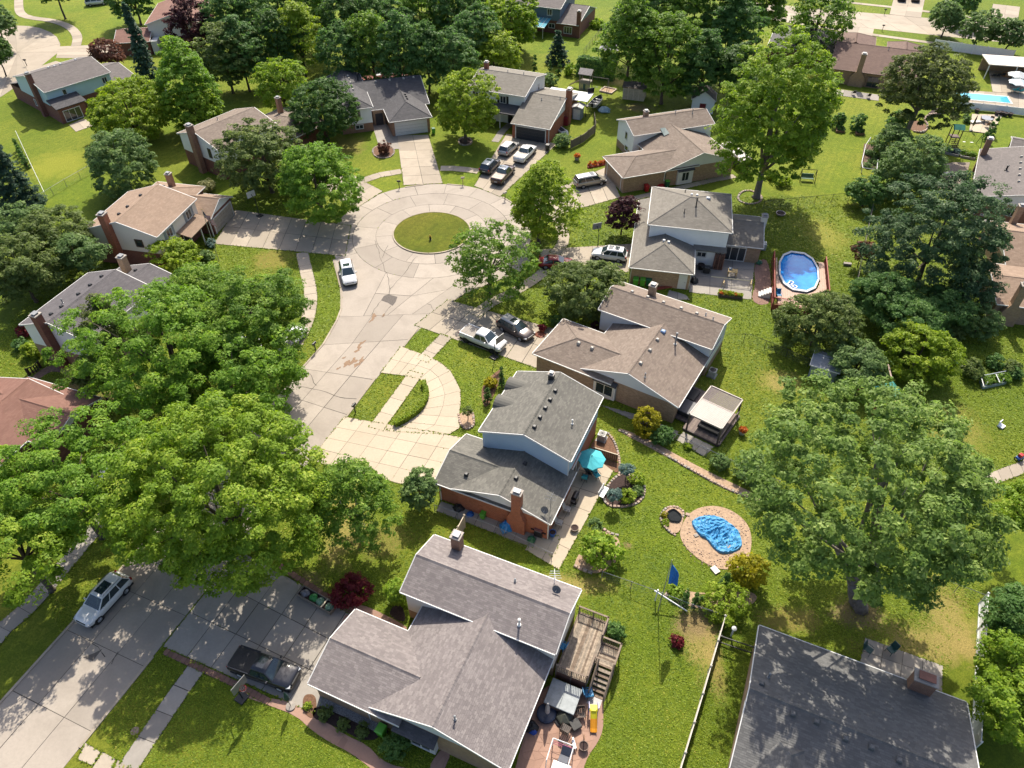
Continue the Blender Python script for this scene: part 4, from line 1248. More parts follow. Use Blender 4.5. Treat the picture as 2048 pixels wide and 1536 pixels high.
# ------------------------------------------------------------------ trees and shrubs
LIFT = dict(elm=1.7, maple=1.75, bright=1.6, lime=1.45, locust=1.65, dark=1.75, deep=1.85, olive=1.6, pale=1.6, chestnut=1.85, purple=1.4, red=1.3, spruce=1.5, pine=1.7)
LEAF = {k: leaf_mat('leaf_' + k, *[tuple(min(.6, x * q * LIFT.get(k, 1.0)) for x, q in zip(c, (1.0, 1.1, 1.1))) for c in v]) for k, v in dict(
    maple=((.034, .066, .009), (.088, .130, .015), (.165, .190, .035)),
    bright=((.058, .098, .008), (.130, .172, .014), (.225, .235, .034)),
    lime=((.080, .115, .008), (.155, .190, .015), (.26, .262, .040)),
    locust=((.048, .094, .010), (.104, .158, .016), (.175, .208, .030)),
    elm=((.040, .070, .014), (.108, .142, .030), (.215, .235, .075)),
    dark=((.020, .042, .010), (.044, .076, .015), (.080, .108, .024)),
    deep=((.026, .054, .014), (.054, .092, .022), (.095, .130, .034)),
    olive=((.044, .060, .016), (.085, .104, .026), (.140, .145, .045)),
    pale=((.048, .076, .024), (.090, .125, .038), (.140, .165, .058)),
    chestnut=((.018, .036, .014), (.042, .066, .026), (.130, .150, .078)),
    purple=((.022, .007, .010), (.050, .016, .018), (.100, .038, .030)),
    red=((.060, .006, .010), (.120, .014, .018), (.200, .040, .030)),
    copper=((.09, .035, .025), (.15, .06, .04), (.21, .10, .06)),
    spruce=((.016, .034, .020), (.036, .060, .036), (.070, .092, .055)),
    frost=((.075, .120, .105), (.125, .175, .150), (.200, .250, .220)),
    pine=((.036, .044, .012), (.070, .080, .020), (.115, .115, .036)),
    gold=((.150, .135, .006), (.300, .245, .010), (.430, .340, .020)),
    straw=((.16, .15, .06), (.26, .235, .10), (.34, .30, .15)),
    flame=((.30, .06, .01), (.45, .12, .02), (.6, .25, .03))).items()}
def leaf_mesh(name, P, N, size, tint, mat, rng, aspect=1.45, mult=None):
    n = len(P)
    r1 = rng.normal(size=(n, 3))
    A_ = np.cross(N, r1)
    A_ /= np.linalg.norm(A_, axis=1, keepdims=True) + 1e-9
    B_ = np.cross(N, A_)
    s = size * rng.uniform(.55, 1.35, (n, 1)) * (1 if mult is None else mult[:, None])
    a, b = A_ * s * .5 * aspect, B_ * s * .55
    V = np.empty((n, 3, 3))
    V[:, 0], V[:, 1], V[:, 2] = P - a * .9 - b, P - a * .9 + b, P + a
    me = bpy.data.meshes.new(name)
    me.vertices.add(3 * n)
    me.vertices.foreach_set('co', V.reshape(-1).astype(np.float32))
    me.loops.add(3 * n)
    me.loops.foreach_set('vertex_index', np.arange(3 * n, dtype=np.int32))
    me.polygons.add(n)
    me.polygons.foreach_set('loop_start', np.arange(0, 3 * n, 3, dtype=np.int32))
    at_ = me.attributes.new('tint', 'FLOAT', 'FACE')
    at_.data.foreach_set('value', np.clip(tint, 0, 1).astype(np.float32))
    me.materials.append(mat)
    me.update(calc_edges=True)
    return me
def unit(v): return v / (np.linalg.norm(v, axis=1, keepdims=True) + 1e-9)
QUADS = [0]
def crown_mesh(kind, rx, rz, leaf, seed, lai=3.0, clump=.8, shape='round', loose=.0, low=-.55):
    rng = np.random.default_rng(seed)
    ry = rx
    surf = 4 * math.pi * ((rx * rx) ** .8 + 2 * (rx * rz) ** .8) / 3 if False else 4 * math.pi * (((rx * rx) ** 1.6 + 2 * (rx * rz) ** 1.6) / 3) ** (1 / 1.6)
    nl = int(surf * .75 * lai / (leaf * leaf * .78))
    nc = max(14, int(surf * .9 / (clump * clump * 1.15)))
    per = max(6, nl // nc)
    nc = nl // per
    D = unit(rng.normal(size=(nc * 3, 3)))
    D = D[D[:, 2] > low][:nc]
    nc = len(D)
    # lobes: a few big boughs push the outline out, gaps pull it in
    lob = unit(rng.normal(size=(11, 3)))
    amp = rng.uniform(-.34, .30, 11)
    w_ = np.exp(5.0 * (D @ lob.T - 1))
    rad = 1 + (w_ * amp).sum(1)
    inner = rng.random(nc)
    r = rad * np.where(inner < .27, rng.uniform(.4, .75, nc), rng.uniform(.78, 1.04, nc))
    if shape == 'cone':
        zz = rng.random(nc) ** 1.5
        an = rng.uniform(0, 2 * math.pi, nc)
        lay = np.round(zz * rz * 2 / .9) * .9 / (rz * 2)
        zz = np.where(rng.random(nc) < .7, lay + rng.normal(0, .012, nc), zz)
        rr = (1 - zz) ** .85 * rx * rng.uniform(.35, 1.05, nc) * (1 + .18 * np.sin(an * 5 + zz * 40))
        C = np.stack([rr * np.cos(an), rr * np.sin(an), (zz * 2 - 1) * rz - rr * .16], 1)
        D = unit(np.stack([np.cos(an), np.sin(an), np.full(nc, .5)], 1))
    elif shape == 'column':
        zz = rng.random(nc)
        an = rng.uniform(0, 2 * math.pi, nc)
        rr = rx * np.where(zz > .6, np.sqrt(np.clip(1 - ((zz - .6) / .4) ** 1.6, 0, 1)), .8 + .2 * zz / .6) * rng.uniform(.75, 1.0, nc)
        C = np.stack([rr * np.cos(an), rr * np.sin(an), (zz * 2 - 1) * rz], 1)
        D = unit(np.stack([np.cos(an), np.sin(an), np.full(nc, .35)], 1))
    else:
        E_ = D.copy()
        if shape == 'egg':      # pointed top, wide shoulders low down
            k = np.clip((E_[:, 2] + 1) / 2, 0, 1)
            E_[:, :2] *= (1.12 - .45 * k ** 1.4)[:, None]
        if shape == 'umbrella':
            E_[:, 2] = np.where(E_[:, 2] < 0, E_[:, 2] * .55, E_[:, 2])
        C = E_ * r[:, None] * np.array([rx, ry, rz])
    if loose: 
        keep = rng.random(nc) > loose * (np.sin(C[:, 0] * 1.7 / clump * .5 + seed) * np.sin(C[:, 1] * 1.5 / clump * .5) > .15)
        C, D = C[keep], D[keep]
        nc = len(C)
    cr = clump * rng.uniform(.45, 1.15, nc)
    ct = rng.uniform(0, 1, nc)
    idx = np.repeat(np.arange(nc), per)
    n = len(idx)
    d = unit(rng.normal(size=(n, 3)))
    d[:, 2] = np.where(d[:, 2] < -.2, -d[:, 2] * .7, d[:, 2])
    q = d * (rng.uniform(.35, 1.0, (n, 1)) ** .5) * cr[idx][:, None]
    q[:, 2] *= .62
    # boughs lean outward
    q += D[idx] * (np.abs(d[:, :1]) * cr[idx][:, None] * .25)
    P = C[idx] + q
    N = unit(d * .8 + D[idx] * .2 + np.array([0, 0, .5]) + rng.normal(size=(n, 3)) * .42)
    tint = ct[idx] * .5 + rng.uniform(0, .5, n)
    QUADS[0] += n
    return leaf_mesh('crown', P, N, leaf, tint, LEAF[kind], rng, mult=rng.uniform(.75, 1.25, nc)[idx]), C
def ground_(p): return Vector((p.x, p.y, 0))
def limbs(C, base_h, rx, rz, seed, r0, hc, stems=1, foot=Vector((0, 0, 0))):
    """trunk and limbs in crown coordinates (crown centre at the origin, ground at -hc)"""
    g = random.Random(seed)
    mb = MB()
    far = sorted(range(len(C)), key=lambda i: -C[i][2])
    tops = [C[i] for i in g.sample(range(len(C)), min(len(C), 16))]
    for s_ in range(stems):
        o = Vector((g.uniform(-.3, .3) * (stems > 1) + foot.x, g.uniform(-.3, .3) * (stems > 1) + foot.y, -hc - .1))
        fork = Vector((g.uniform(-.2, .2) + foot.x * .9 + (g.uniform(-1, 1) * rx * .17 if stems > 1 else 0), g.uniform(-.2, .2) + foot.y * .9 + (g.uniform(-1, 1) * rx * .17 if stems > 1 else 0), -hc + base_h))
        m = o.lerp(fork, .5) + Vector((g.uniform(-.12, .12), g.uniform(-.12, .12), 0))
        mb.tube([o, o + Vector((0, 0, .35)), m, fork], [r0 * 1.6, r0 * 1.08, r0 * .92, r0 * .8], 8)
        for k in range(9 if stems == 1 else 4):
            t = Vector(tops[(k + s_ * 4) % len(tops)]) * .86
            mid = fork.lerp(t, .45) + Vector((g.uniform(-.5, .5), g.uniform(-.5, .5), g.uniform(0, .9)))
            mb.tube([fork, mid, t], [r0 * g.uniform(.38, .6), r0 * .27, .02], 5)
    top = Vector((g.uniform(-.3, .3), g.uniform(-.3, .3), rz * .8))
    mb.tube([Vector((foot.x * .9, foot.y * .9, -hc + base_h)), Vector((g.uniform(-.4, .4), g.uniform(-.4, .4), 0)), top], [r0 * .75, r0 * .45, .03], 6)
    return mb
def tree(kind, label, x, y, hc, rpx, ratio=.8, cat='tree', name='shade_tree', shape='round', clump=None, lai=4.0, loose=0.0, bark=None, stems=1, leaf=None, base=None, group=None, r0=None, low=-.8, seed=None, trunk=True, foot=None):
    """x, y: pixel of the crown's centre, which is hc metres up; rpx its half width there"""
    p = at(x, y, hc)
    sc = FOCAL / depth(p)
    rx = rpx / sc
    rz = rx * ratio
    lf = leaf or max(.165, min(.5, 3.2 / sc))
    sd_ = seed if seed is not None else int(abs(x * 7 + y * 13)) + 5
    cl = clump or max(.45, min(1.5, rx * .15, ))
    root = thing(name, label, cat, (p.x, p.y, 0), 0, group)
    me, C = crown_mesh(kind, rx, rz, lf, sd_, lai, cl, shape, loose, low)
    c = link('crown', me, root)
    c.location = (0, 0, hc)
    if trunk:
        bh = base if base is not None else max(.3, hc - rz * .7)
        fo = at(*foot) - ground_(p) if foot else Vector((0, 0, 0))
        t = limbs(C, bh, rx, rz, sd_, r0 or max(.05, rx * .048), hc, stems, fo).build('trunk', bark or BARK, root, smooth=True)
        t.location = (0, 0, hc)
    return root
def shrub(kind, label, x, y, rpx, ratio=.8, name='shrub', cat='shrub', shape='round', lai=3.2, clump=None, leaf=None, h=None, group=None, **k):
    """x, y: pixel of the plant's middle"""
    p = at(x, y, .6)
    rx = rpx / (FOCAL / depth(p))
    rz = h / 2 if h else rx * ratio
    p = at(x, y, rz)
    sc = FOCAL / depth(p)
    rx = rpx / sc
    lf = leaf or max(.08, min(.4, 3.3 / sc))
    root = thing(name, label, cat, (p.x, p.y, 0), 0, group)
    sd_ = int(abs(x * 5 + y * 11)) + 3
    me, C = crown_mesh(kind, rx, rz, lf, sd_, lai, clump or max(.16, rx * .26), shape, 0, -.9)
    c = link('crown', me, root)
    c.location = (0, 0, rz * .98)
    m = MB()
    g = random.Random(sd_)
    for k_ in range(4):
        a = k_ * 1.57 + g.random()
        m.tube([(0, 0, -.05), (math.cos(a) * rx * .25, math.sin(a) * rx * .25, rz * .6), (math.cos(a) * rx * .5, math.sin(a) * rx * .5, rz * 1.25)], [.05, .035, .01], 5)
    m.build('stem', BARK, root)
    return root
def standard(kind, label, x, y, rpx, h, name='ball_topped_tree', group=None):
    """small ball on a bare stem; x, y: pixel of the ball's middle"""
    p = at(x, y, h)
    rx = rpx / (FOCAL / depth(p))
    root = thing(name, label, 'small tree', (p.x, p.y, 0), 0, group)
    me, C = crown_mesh(kind, rx, rx * .72, .11, int(x + y), 3.6, .2, 'round', 0, -.8)
    link('crown', me, root).location = (0, 0, h)
    MB().tube([(0, 0, -.05), (.03, 0, h * .5), (0, 0, h)], [.06, .045, .03], 6).build('trunk', BARK, root)
    return root
def hedge(kind, label, pts, wd, ht, name='hedge', leaf=.13, lai=3.4):
    pts = [Vector(p[:2]) for p in pts]
    c = resample(pts, .25)
    rng = np.random.default_rng(int(pts[0].x * 100) % 1000 + 7)
    L = sum((b - a).length for a, b in zip(c, c[1:]))
    n = int(L * (2 * ht + wd) * lai / (leaf * leaf * .78))
    i = rng.integers(0, len(c) - 1, n)
    f = rng.random(n)
    Q = np.array([(p.x, p.y) for p in c])
    D = Q[i + 1] - Q[i]
    base = Q[i] + D * f[:, None]
    nr = np.stack([-D[:, 1], D[:, 0]], 1)
    nr /= np.linalg.norm(nr, axis=1, keepdims=True) + 1e-9
    face = rng.random(n)
    ft = wd / (2 * ht + wd)
    off = np.where(face < ft, rng.uniform(-1, 1, n), np.where(face < ft + (1 - ft) / 2, -1, 1) * rng.uniform(.72, 1.06, n)) * wd / 2
    z = np.where(face < ft, ht * rng.uniform(.88, 1.04, n), ht * rng.random(n))
    z += np.sin(base[:, 0] * 2.1) * np.cos(base[:, 1] * 1.7) * .05 * ht
    P = np.column_stack([base + nr * off[:, None], z])
    N = unit(np.column_stack([nr * np.where(face < ft, 0, np.sign(off))[:, None], np.where(face < ft, 1, .35)]) + rng.normal(size=(n, 3)) * .45)
    me = leaf_mesh('crown', P, N, leaf, rng.uniform(0, 1, n), LEAF[kind], rng)
    QUADS[0] += n
    m0 = c[len(c) // 2]
    root = thing(name, label, 'hedge', (m0.x, m0.y, 0))
    o = link('crown', me, root)
    o.location = (-m0.x, -m0.y, 0)
    m = MB()
    for k in range(0, len(c), 6): m.tube([(c[k].x - m0.x, c[k].y - m0.y, -.05), (c[k].x - m0.x + .05, c[k].y - m0.y, ht * .8)], [.04, .02], 4)
    m.build('stem', BARK, root)
    return root
T = tree
# near left
T('locust', 'bright green feathery tree at the left edge in front of the red brown roof', 130, 960, 8.0, 150, .62, loose=.6, clump=1.0)
T('bright', 'second bright feathery tree at the left edge, directly above the sidewalk', 25, 1085, 7.0, 125, .65, loose=.5, clump=1.0, name='shade_tree')
T('bright', 'large bright maple overhanging the street above the white parked car', 440, 985, 8.0, 196, .88, clump=.9, name='maple_tree', lai=4.4)
T('locust', 'broad green tree between the purple grey roof and the street', 330, 690, 8.0, 140, .72, clump=1.0, loose=.35)
T('maple', 'tree behind the broad green one, nearest the curved left sidewalk', 500, 640, 8.0, 118, .75, clump=1.0, loose=.3)
T('locust', 'lower tree whose boughs hang over the left kerb of the street', 475, 755, 6.5, 118, .7, clump=.9, loose=.4)
T('maple', 'upright tree crowding the front lawn of the tan roofed house', 410, 590, 7.5, 70, .9, clump=.9)
T('pine', 'thin olive pine against the purple grey roof', 222, 660, 7.0, 42, 1.7, name='pine_tree', shape='egg', clump=.7)
T('pine', 'low olive pine at the corner of the purple grey roofed house', 185, 745, 4.0, 40, .9, name='pine_tree', clump=.7)
T('maple', 'slender dark birch with white twigs beside the tan driveway', 705, 1000, 5.8, 78, 1.35, name='birch_tree', shape='egg', clump=.55, loose=.55, bark=plain('birch_bark', (.5, .47, .42), .8), lai=2.6)
T('pale', 'small rounded tree at the garage corner of the middle house', 838, 978, 2.7, 34, 1.25, name='small_tree', clump=.4, leaf=.2)
# round the circle
T('maple', 'open crowned tree between the island and the pickup driveway', 980, 520, 5.2, 84, .8, loose=.65, clump=.75, lai=2.4, base=3.0)
T('lime', 'bright wedge shaped young tree by the minivan driveway', 1080, 402, 6.4, 70, 1.1, shape='egg', clump=.6, lai=2.9, base=1.2, low=-.97)
T('olive', 'wide low olive tree between the red car and the long brown roof', 1176, 570, 3.2, 76, .72, clump=.65, name='crabapple_tree', leaf=.22)
T('purple', 'dark purple leaved tree at the corner of the hip roofed house', 1247, 425, 3.4, 31, 1.05, name='purple_tree', clump=.5)
T('lime', 'round yellow green tree on the lawn by the dark garage', 928, 215, 5.8, 66, .95, clump=.75, base=3.2, loose=.3)
T('olive', 'olive tree in front of the white gabled house', 528, 318, 5.4, 80, .85, clump=.85)
T('locust', 'fresh green tree on the corner between the two left driveways', 634, 368, 5.6, 86, .88, clump=.85, loose=.3)
T('dark', 'dark dense tree against the charcoal roof', 645, 220, 5.2, 62, .9, clump=.8)
T('bright', 'bright bushy tree behind the dark one by the charcoal roof', 560, 172, 5.0, 47, .95, clump=.8)
T('lime', 'yellow green spreading tree behind the blue sided house', 255, 222, 4.6, 80, .72, clump=.8)
T('pale', 'round grey green tree on the sunny lawn at the left', 240, 322, 4.6, 60, .92, clump=.8)
T('locust', 'tall green tree between the yellow tree and the grey olive one', 372, 160, 8.2, 56, 1.35, shape='egg', clump=.9)
T('bright', 'lower bushy tree at the foot of the tall green one', 395, 225, 4.0, 46, .9, clump=.8)
T('olive', 'grey olive tree beside the purple leaved tree', 447, 112, 6.8, 56, 1.05, clump=.9)
T('purple', 'dark purple leaved tree by the reddish roof at the top left', 382, 48, 6.0, 42, 1.05, name='purple_tree', clump=.9)
T('copper', 'small coppery tree behind the blue sided house', 212, 108, 3.2, 30, .8, name='copper_tree', clump=.6)
T('spruce', 'tall narrow spruce leaning in front of the reddish roof', 282, 108, 9.0, 27, 3.4, name='spruce_tree', shape='cone', clump=.5, cat='spruce', base=1.0, leaf=.4)
T('spruce', 'dark spruce at the left edge above the olive thicket', 14, 350, 6.0, 48, 1.6, name='spruce_tree', shape='cone', clump=.6, cat='spruce', base=.8)
T('dark', 'tree cut off by the left edge above the turning circle', -12, 100, 5.0, 30, .9)
T('pale', 'pale tree at the top left corner by the turning circle', -8, 45, 5.5, 34, .9)
T('dark', 'tree at the top edge over the shaded lawn near the turning circle', 105, -28, 7.0, 40, .8)
T('deep', 'tree at the top edge beside the reddish roof', 262, -12, 6.5, 48, .9)
# thicket at the left edge
for i, (x, y, r, k, l) in enumerate(((40, 545, 74, 'olive', 'lowest olive tree of the thicket at the left edge'), (112, 478, 66, 'olive', 'olive tree of the left thicket nearest the tan roof'), (40, 455, 58, 'pale', 'pale tree at the far end of the left thicket'), (160, 505, 44, 'pale', 'small pale tree of the thicket beside the brick corner'))):
    T(k, l, x, y, 4.4, r, .85, clump=.8, seed=100 + i, group='olive thicket at the left')
T('lime', 'bushy yellow green tree hiding the porch of the tan roofed house', 352, 515, 2.7, 42, .9, clump=.55)
# the wood along the top
rows_ = [[(480, 105), (552, 92), (596, 70), (690, 100), (742, 92), (796, 100), (852, 96), (905, 92), (952, 70)],
         [(448, 22), (505, 38), (570, 20), (628, 26), (682, 40), (738, 28), (790, 40), (842, 30), (895, 34), (945, 22)],
         [(470, -34), (545, -40), (620, -36), (700, -30), (770, -36), (850, -34), (925, -36)]]
ordn = ['first', 'second', 'third', 'fourth', 'fifth', 'sixth', 'seventh', 'eighth', 'ninth', 'tenth']
wl_ = ['front row of the wood behind the charcoal roof', 'middle row of the wood at the top', 'back row of the wood at the top edge']
g = random.Random(5)
protos = {}
for j, rw in enumerate(rows_):
    for i, (x, y) in enumerate(rw):
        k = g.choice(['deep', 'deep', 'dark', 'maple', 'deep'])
        if (j, i) in ((0, 1), (0, 2)): k = 'lime' if i == 2 else 'dark'
        hc = g.uniform(6.6, 8.6)
        lab = '%s tree from the left in the %s' % (ordn[i], wl_[j])
        key = (k, g.randrange(2))
        p = at(x, y, hc)
        if key not in protos:
            protos[key] = T(k, lab, x, y, hc, 51, 1.2, group='trees of the wood at the top', shape='egg', clump=1.1, lai=2.8, name='wood_tree', low=-.8)
        else:
            o = copy_tree(protos[key])
            o.location = (p.x, p.y, 0)
            s_ = g.uniform(.9, 1.15)
            o.scale = (s_, s_, g.uniform(.9, 1.1))
            o.rotation_euler = (0, 0, g.uniform(0, 6.28))
            o['label'] = lab
T('lime', 'round yellow tree beside the chimney of the dark garage house', 988, 108, 5.0, 58, .9, clump=.85)
T('bright', 'green tree behind the round yellow one at the top', 1022, 45, 6.0, 60, .9, clump=.9)
T('spruce', 'little spruce on the lawn below the slate blue house', 1116, 92, 3.4, 22, 1.25, name='spruce_tree', shape='cone', clump=.4, cat='spruce', base=.6)
# tall trees behind the skylight roof
tl_ = [(1262, 75, 66, 'maple', 'leftmost of the tall trees behind the skylight roof'), (1335, 118, 70, 'maple', 'tall tree with its trunk beside the tan shed'), (1300, 20, 66, 'deep', 'tall tree at the top edge left of the trunk pair'), (1385, 40, 72, 'maple', 'tall tree at the top edge above the small shed'), (1408, 130, 52, 'deep', 'shaded tree just behind the red doored shed'), (1462, 55, 66, 'deep', 'rightmost of the tall dark trees at the top'), (1475, 135, 44, 'dark', 'low dark tree under the tall trees by the maple'), (1530, 10, 56, 'maple', 'tree at the top edge above the shaded hip roof')]
for i, (x, y, r, k, l) in enumerate(tl_): T(k, l, x, y, 10.5 if y < 100 else 8.0, r, 1.2, shape='egg', clump=1.0, loose=.3, seed=300 + i, group='tall trees behind the skylight roof', name='tall_tree')
T('bright', 'very tall maple on bare trunk between the skylight roof and sunny lawn', 1553, 238, 12.0, 120, 1.2, name='maple_tree', clump=.9, bark=GBARK, base=4.0, r0=.52, lai=4.0, low=-.65)
T('maple', 'tree with bare limbs showing beside the far street', 1640, 28, 8.0, 68, .9, loose=.6, base=2.4, lai=2.3)
T('pine', 'grey brown pine on bare trunk by the kidney shaped bed', 1850, 172, 9.0, 80, .9, name='pine_tree', clump=.9, base=5.0, bark=GBARK, r0=.4, loose=.2)
for i, (x, y, l) in enumerate(((1898, 34, 'leftmost of the three street trees by the white fence'), (1962, 54, 'middle one of the three street trees by the white fence'), (2026, 66, 'rightmost of the three street trees by the white fence'))):
    T('pale', l, x, y, 4.2, 34, .85, seed=400 + i, group='young street trees by the white fence', name='street_tree', base=2.2)
T('deep', 'tree at the top edge right of the far driveway', 1930, 8, 4.5, 26, .8)
T('pale', 'larger willowy tree at the end of the vegetable plot', 1822, 345, 4.2, 62, 1.05, name='willow_tree', clump=.7)
T('pale', 'smaller round tree at the top of the vegetable plot', 1792, 282, 3.0, 36, .9, name='small_tree', clump=.6)
T('deep', 'dark shrub like tree at the foot of the willowy tree', 1735, 385, 2.2, 36, .8, clump=.6)
T('chestnut', 'huge dark chestnut tree beside the tan roofed brick house', 1882, 466, 8.0, 108, .95, name='chestnut_tree', clump=1.0)
T('chestnut', 'lower right bough mass of chestnut growth by the leaning chimney', 1938, 572, 4.0, 44, .9, name='chestnut_tree', clump=.8)
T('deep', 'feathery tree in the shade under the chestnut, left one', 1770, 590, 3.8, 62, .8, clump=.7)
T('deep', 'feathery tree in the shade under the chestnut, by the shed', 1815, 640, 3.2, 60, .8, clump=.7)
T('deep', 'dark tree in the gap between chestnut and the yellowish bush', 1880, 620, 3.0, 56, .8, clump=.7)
T('olive', 'round dense tree at the corner of the pool deck', 1642, 640, 3.8, 72, .88, clump=.62, name='crabapple_tree')
T('lime', 'large yellowish bush tree right of the blue grey shed', 1842, 698, 3.0, 66, .75, clump=.6, name='small_tree')
T('pale', 'pale green bush tree behind the blue grey shed', 1722, 725, 2.6, 54, .85, clump=.6, name='small_tree')
T('copper', 'small dusky red tree on the fence by the chestnut', 1728, 500, 2.6, 20, .9, clump=.4, name='copper_tree')
T('pale', 'pale bush by the brown brick wall at the right edge', 1962, 645, 2.0, 36, .8, clump=.5, name='small_tree')
T('elm', 'enormous spreading maple over the right hand yards', 1762, 985, 12.6, 228, .76, name='maple_tree', clump=.85, loose=.45, bark=GBARK, base=3.2, r0=.5, lai=4.2, stems=3, low=-.6, foot=(1715, 1210), leaf=.19)
T('bright', 'right hand bough of neighbouring tree at the right edge', 2050, 1010, 6.0, 52, .9, clump=.8, loose=.3)
for i, (x, y, r, l) in enumerate(((2040, 1245, 62, 'topmost tree of the green bank behind the white fence'), (2030, 1330, 64, 'middle tree of the green bank behind the white fence'), (2035, 1425, 60, 'lowest tree of the green bank behind the white fence'))):
    T('bright' if i else 'deep', l, x, y, 3.2, r, 1.1, seed=500 + i, clump=.6, group='green bank behind the white fence')
# garden plants
shrub('red', 'round dark red barberry bush beside the bin bags', 700, 1179, 34, .72)
shrub('bright', 'leafy green bush beside the pink entry path', 796, 1186, 24, 1.5, cat='bush')
shrub('deep', 'big round green bush by the bay window of the nearest house', 790, 1490, 26, .9)
for x, y, l in ((650, 1428, 'left'), (686, 1448, 'middle'), (724, 1463, 'right')): shrub('olive', '%s of the three round bushes in the dark mulch bed' % l, x, y, 13, .8, group='three round bushes in the mulch')
shrub('lime', 'tiny lime green plant in the brown mulch bed', 614, 1411, 6.5, .9, cat='plant')
shrub('gold', 'tall golden shrub at the rock border', 1293, 842, 24, h=3.0, shape='column', leaf=.16)
shrub('deep', 'dark green bush right of the golden shrub', 1327, 872, 20, .8)
shrub('pale', 'small pale bush in the rock border below the pergola', 1442, 924, 18, .7)
shrub('pale', 'bigger pale shrub at the far end of the rock border', 1505, 938, 32, .8)
shrub('lime', 'low lime plant in the rock border near the wire fence', 1375, 892, 8, .6, cat='plant')
shrub('bright', 'bright green bush below the lower ball topped tree', 1205, 1098, 38, .85, leaf=.2)
shrub('gold', 'golden shrub beside the sand ring', 1497, 1140, 32, .95, leaf=.18)
shrub('lime', 'low spreading shrub by the fence and the dark cypresses', 1445, 1198, 42, .5)
shrub('bright', 'light green mound beside the dark cypresses', 1352, 1182, 18, .5)
for x, y, r, hh, l in ((1372, 1196, 9, 2.6, 'tallest'), (1392, 1198, 7, 2.0, 'middle'), (1403, 1200, 4, 1.7, 'thinnest')): shrub('dark', '%s of three dark cypresses by the wire fence' % l, x, y, r, h=hh, shape='cone', name='cypress', cat='cypress', group='three cypresses', leaf=.13)
shrub('dark', 'dark cone shrub left of the golden shrub by the sand ring', 1452, 1160, 13, h=2.0, shape='cone', name='cypress', cat='cypress', leaf=.13)
standard('frost', 'upper blue ball topped tree beside the teal umbrella', 1254, 940, 14, 1.75, group='blue ball topped trees')
standard('frost', 'middle blue ball topped tree beside the white bench', 1228, 988, 14, 1.7, group='blue ball topped trees')
standard('pale', 'lower ball topped tree by the stepping stones', 1190, 1048, 12.5, 1.7)
standard('olive', 'small topiary tree in the stone ring by the loop drive', 935, 822, 9, 1.3)
shrub('lime', 'light green bush between the two blue ball topped trees', 1275, 958, 14, .8)
shrub('lime', 'light green bush at the front of the round stone bed', 1256, 992, 16, .9)
shrub('pale', 'variegated bush at the right of the round stone bed', 1276, 982, 11, .7)
shrub('red', 'small dark red shrub in the dry bed', 1355, 1282, 13, .8)
shrub('deep', 'green bush against the timber deck', 1232, 1262, 18, .7)
shrub('gold', 'yellow flowering plant in the small pond ring', 1329, 1029, 7, .7, cat='plant', leaf=.1)
shrub('lime', 'low green plant in the small pond ring', 1332, 1044, 7, .6, cat='plant', leaf=.1)
shrub('dark', 'taller dark cypress by the rounded dormers', 1003, 754, 7, h=2.8, shape='cone', name='cypress', cat='cypress', leaf=.14)
shrub('gold', 'golden bush by the rounded dormers of the middle house', 980, 765, 13, .9, leaf=.15)
shrub('dark', 'short dark cypress between golden bush and the roof', 975, 790, 9, h=2.0, shape='cone', name='cypress', cat='cypress', leaf=.14)
shrub('lime', 'clipped yellow ball bush beside the dark silver car', 1089, 648, 10, .9, leaf=.14)
shrub('deep', 'dark clipped bush beside the yellow ball bush', 1112, 641, 12, .8)
shrub('purple', 'dark red shrub at the corner of the long brown roof', 1193, 652, 11, .8)
shrub('copper', 'spiky reddish plant in the round brick edged bed', 768, 296, 11, 1.2, cat='plant')
shrub('frost', 'blue green shrub at the flagpole foot', 422, 486, 10, .7)
shrub('pale', 'grey green shrub at the walk below the flagpole', 410, 510, 14, .7)
shrub('red', 'bright red maple bush behind the purple grey house', 48, 662, 13, .9)
shrub('lime', 'lime bush at the back of the purple grey house', 60, 700, 18, .8)
shrub('deep', 'dark bush left of the lime one behind the purple grey house', 38, 690, 13, .8)
shrub('straw', 'yellowing shrub between the tan roof and white gable', 412, 372, 17, .7)
shrub('pale', 'round bush at the end of the timber fence by the driveway', 1126, 282, 16, .8)
shrub('pale', 'big bush behind the dark garage house', 1097, 158, 16, .8)
for i, (x, y) in enumerate(((1070, 128), (1100, 140), (1118, 132))): shrub('dark', ('%s dark cypress in the row below the slate blue house' % ['left', 'middle', 'right'][i]), x, y, 6, h=3.4, shape='cone', name='cypress', cat='cypress', group='cypresses below the slate blue house')
shrub('bright', 'bright shrub left of the tall clipped hedge', 1142, 138, 12, .9)
shrub('bright', 'flower mound by the slate blue house', 1195, 48, 14, .5)
shrub('pale', 'left grey ornamental grass tuft by the table', 1934, 226, 8, .9, name='ornamental_grass')
shrub('pale', 'lower grey ornamental grass tuft by the table', 1934, 238, 8, .9, name='ornamental_grass')
for x, y, l in ((1680, 240, 'left'), (1718, 245, 'right')): shrub('deep', '%s young fruit tree in the lawn below the patio' % l, x, y, 13, 1.2, name='young_tree', cat='small tree', group='two young fruit trees')
shrub('deep', 'tall dark hedge plant left of the pine trunk', 1800, 243, 22, 1.0)
shrub('lime', 'lime bush in the dark bed beyond the pine', 1893, 214, 8, .7)
for i, (x, y) in enumerate(((1980, 262), (1990, 252))): shrub('deep', ('%s clipped cypress beside the brown porch roof' % ['left', 'right'][i]), x, y, 8, h=3.2, shape='cone', name='cypress', cat='cypress', group='cypresses by the brown porch')
shrub('deep', 'cypress at the corner of the grey roofed brick house', 1930, 378, 11, h=3.4, shape='cone', name='cypress', cat='cypress')
shrub('lime', 'flowering clump at the foot of the tall maple', 1568, 362, 15, .6)
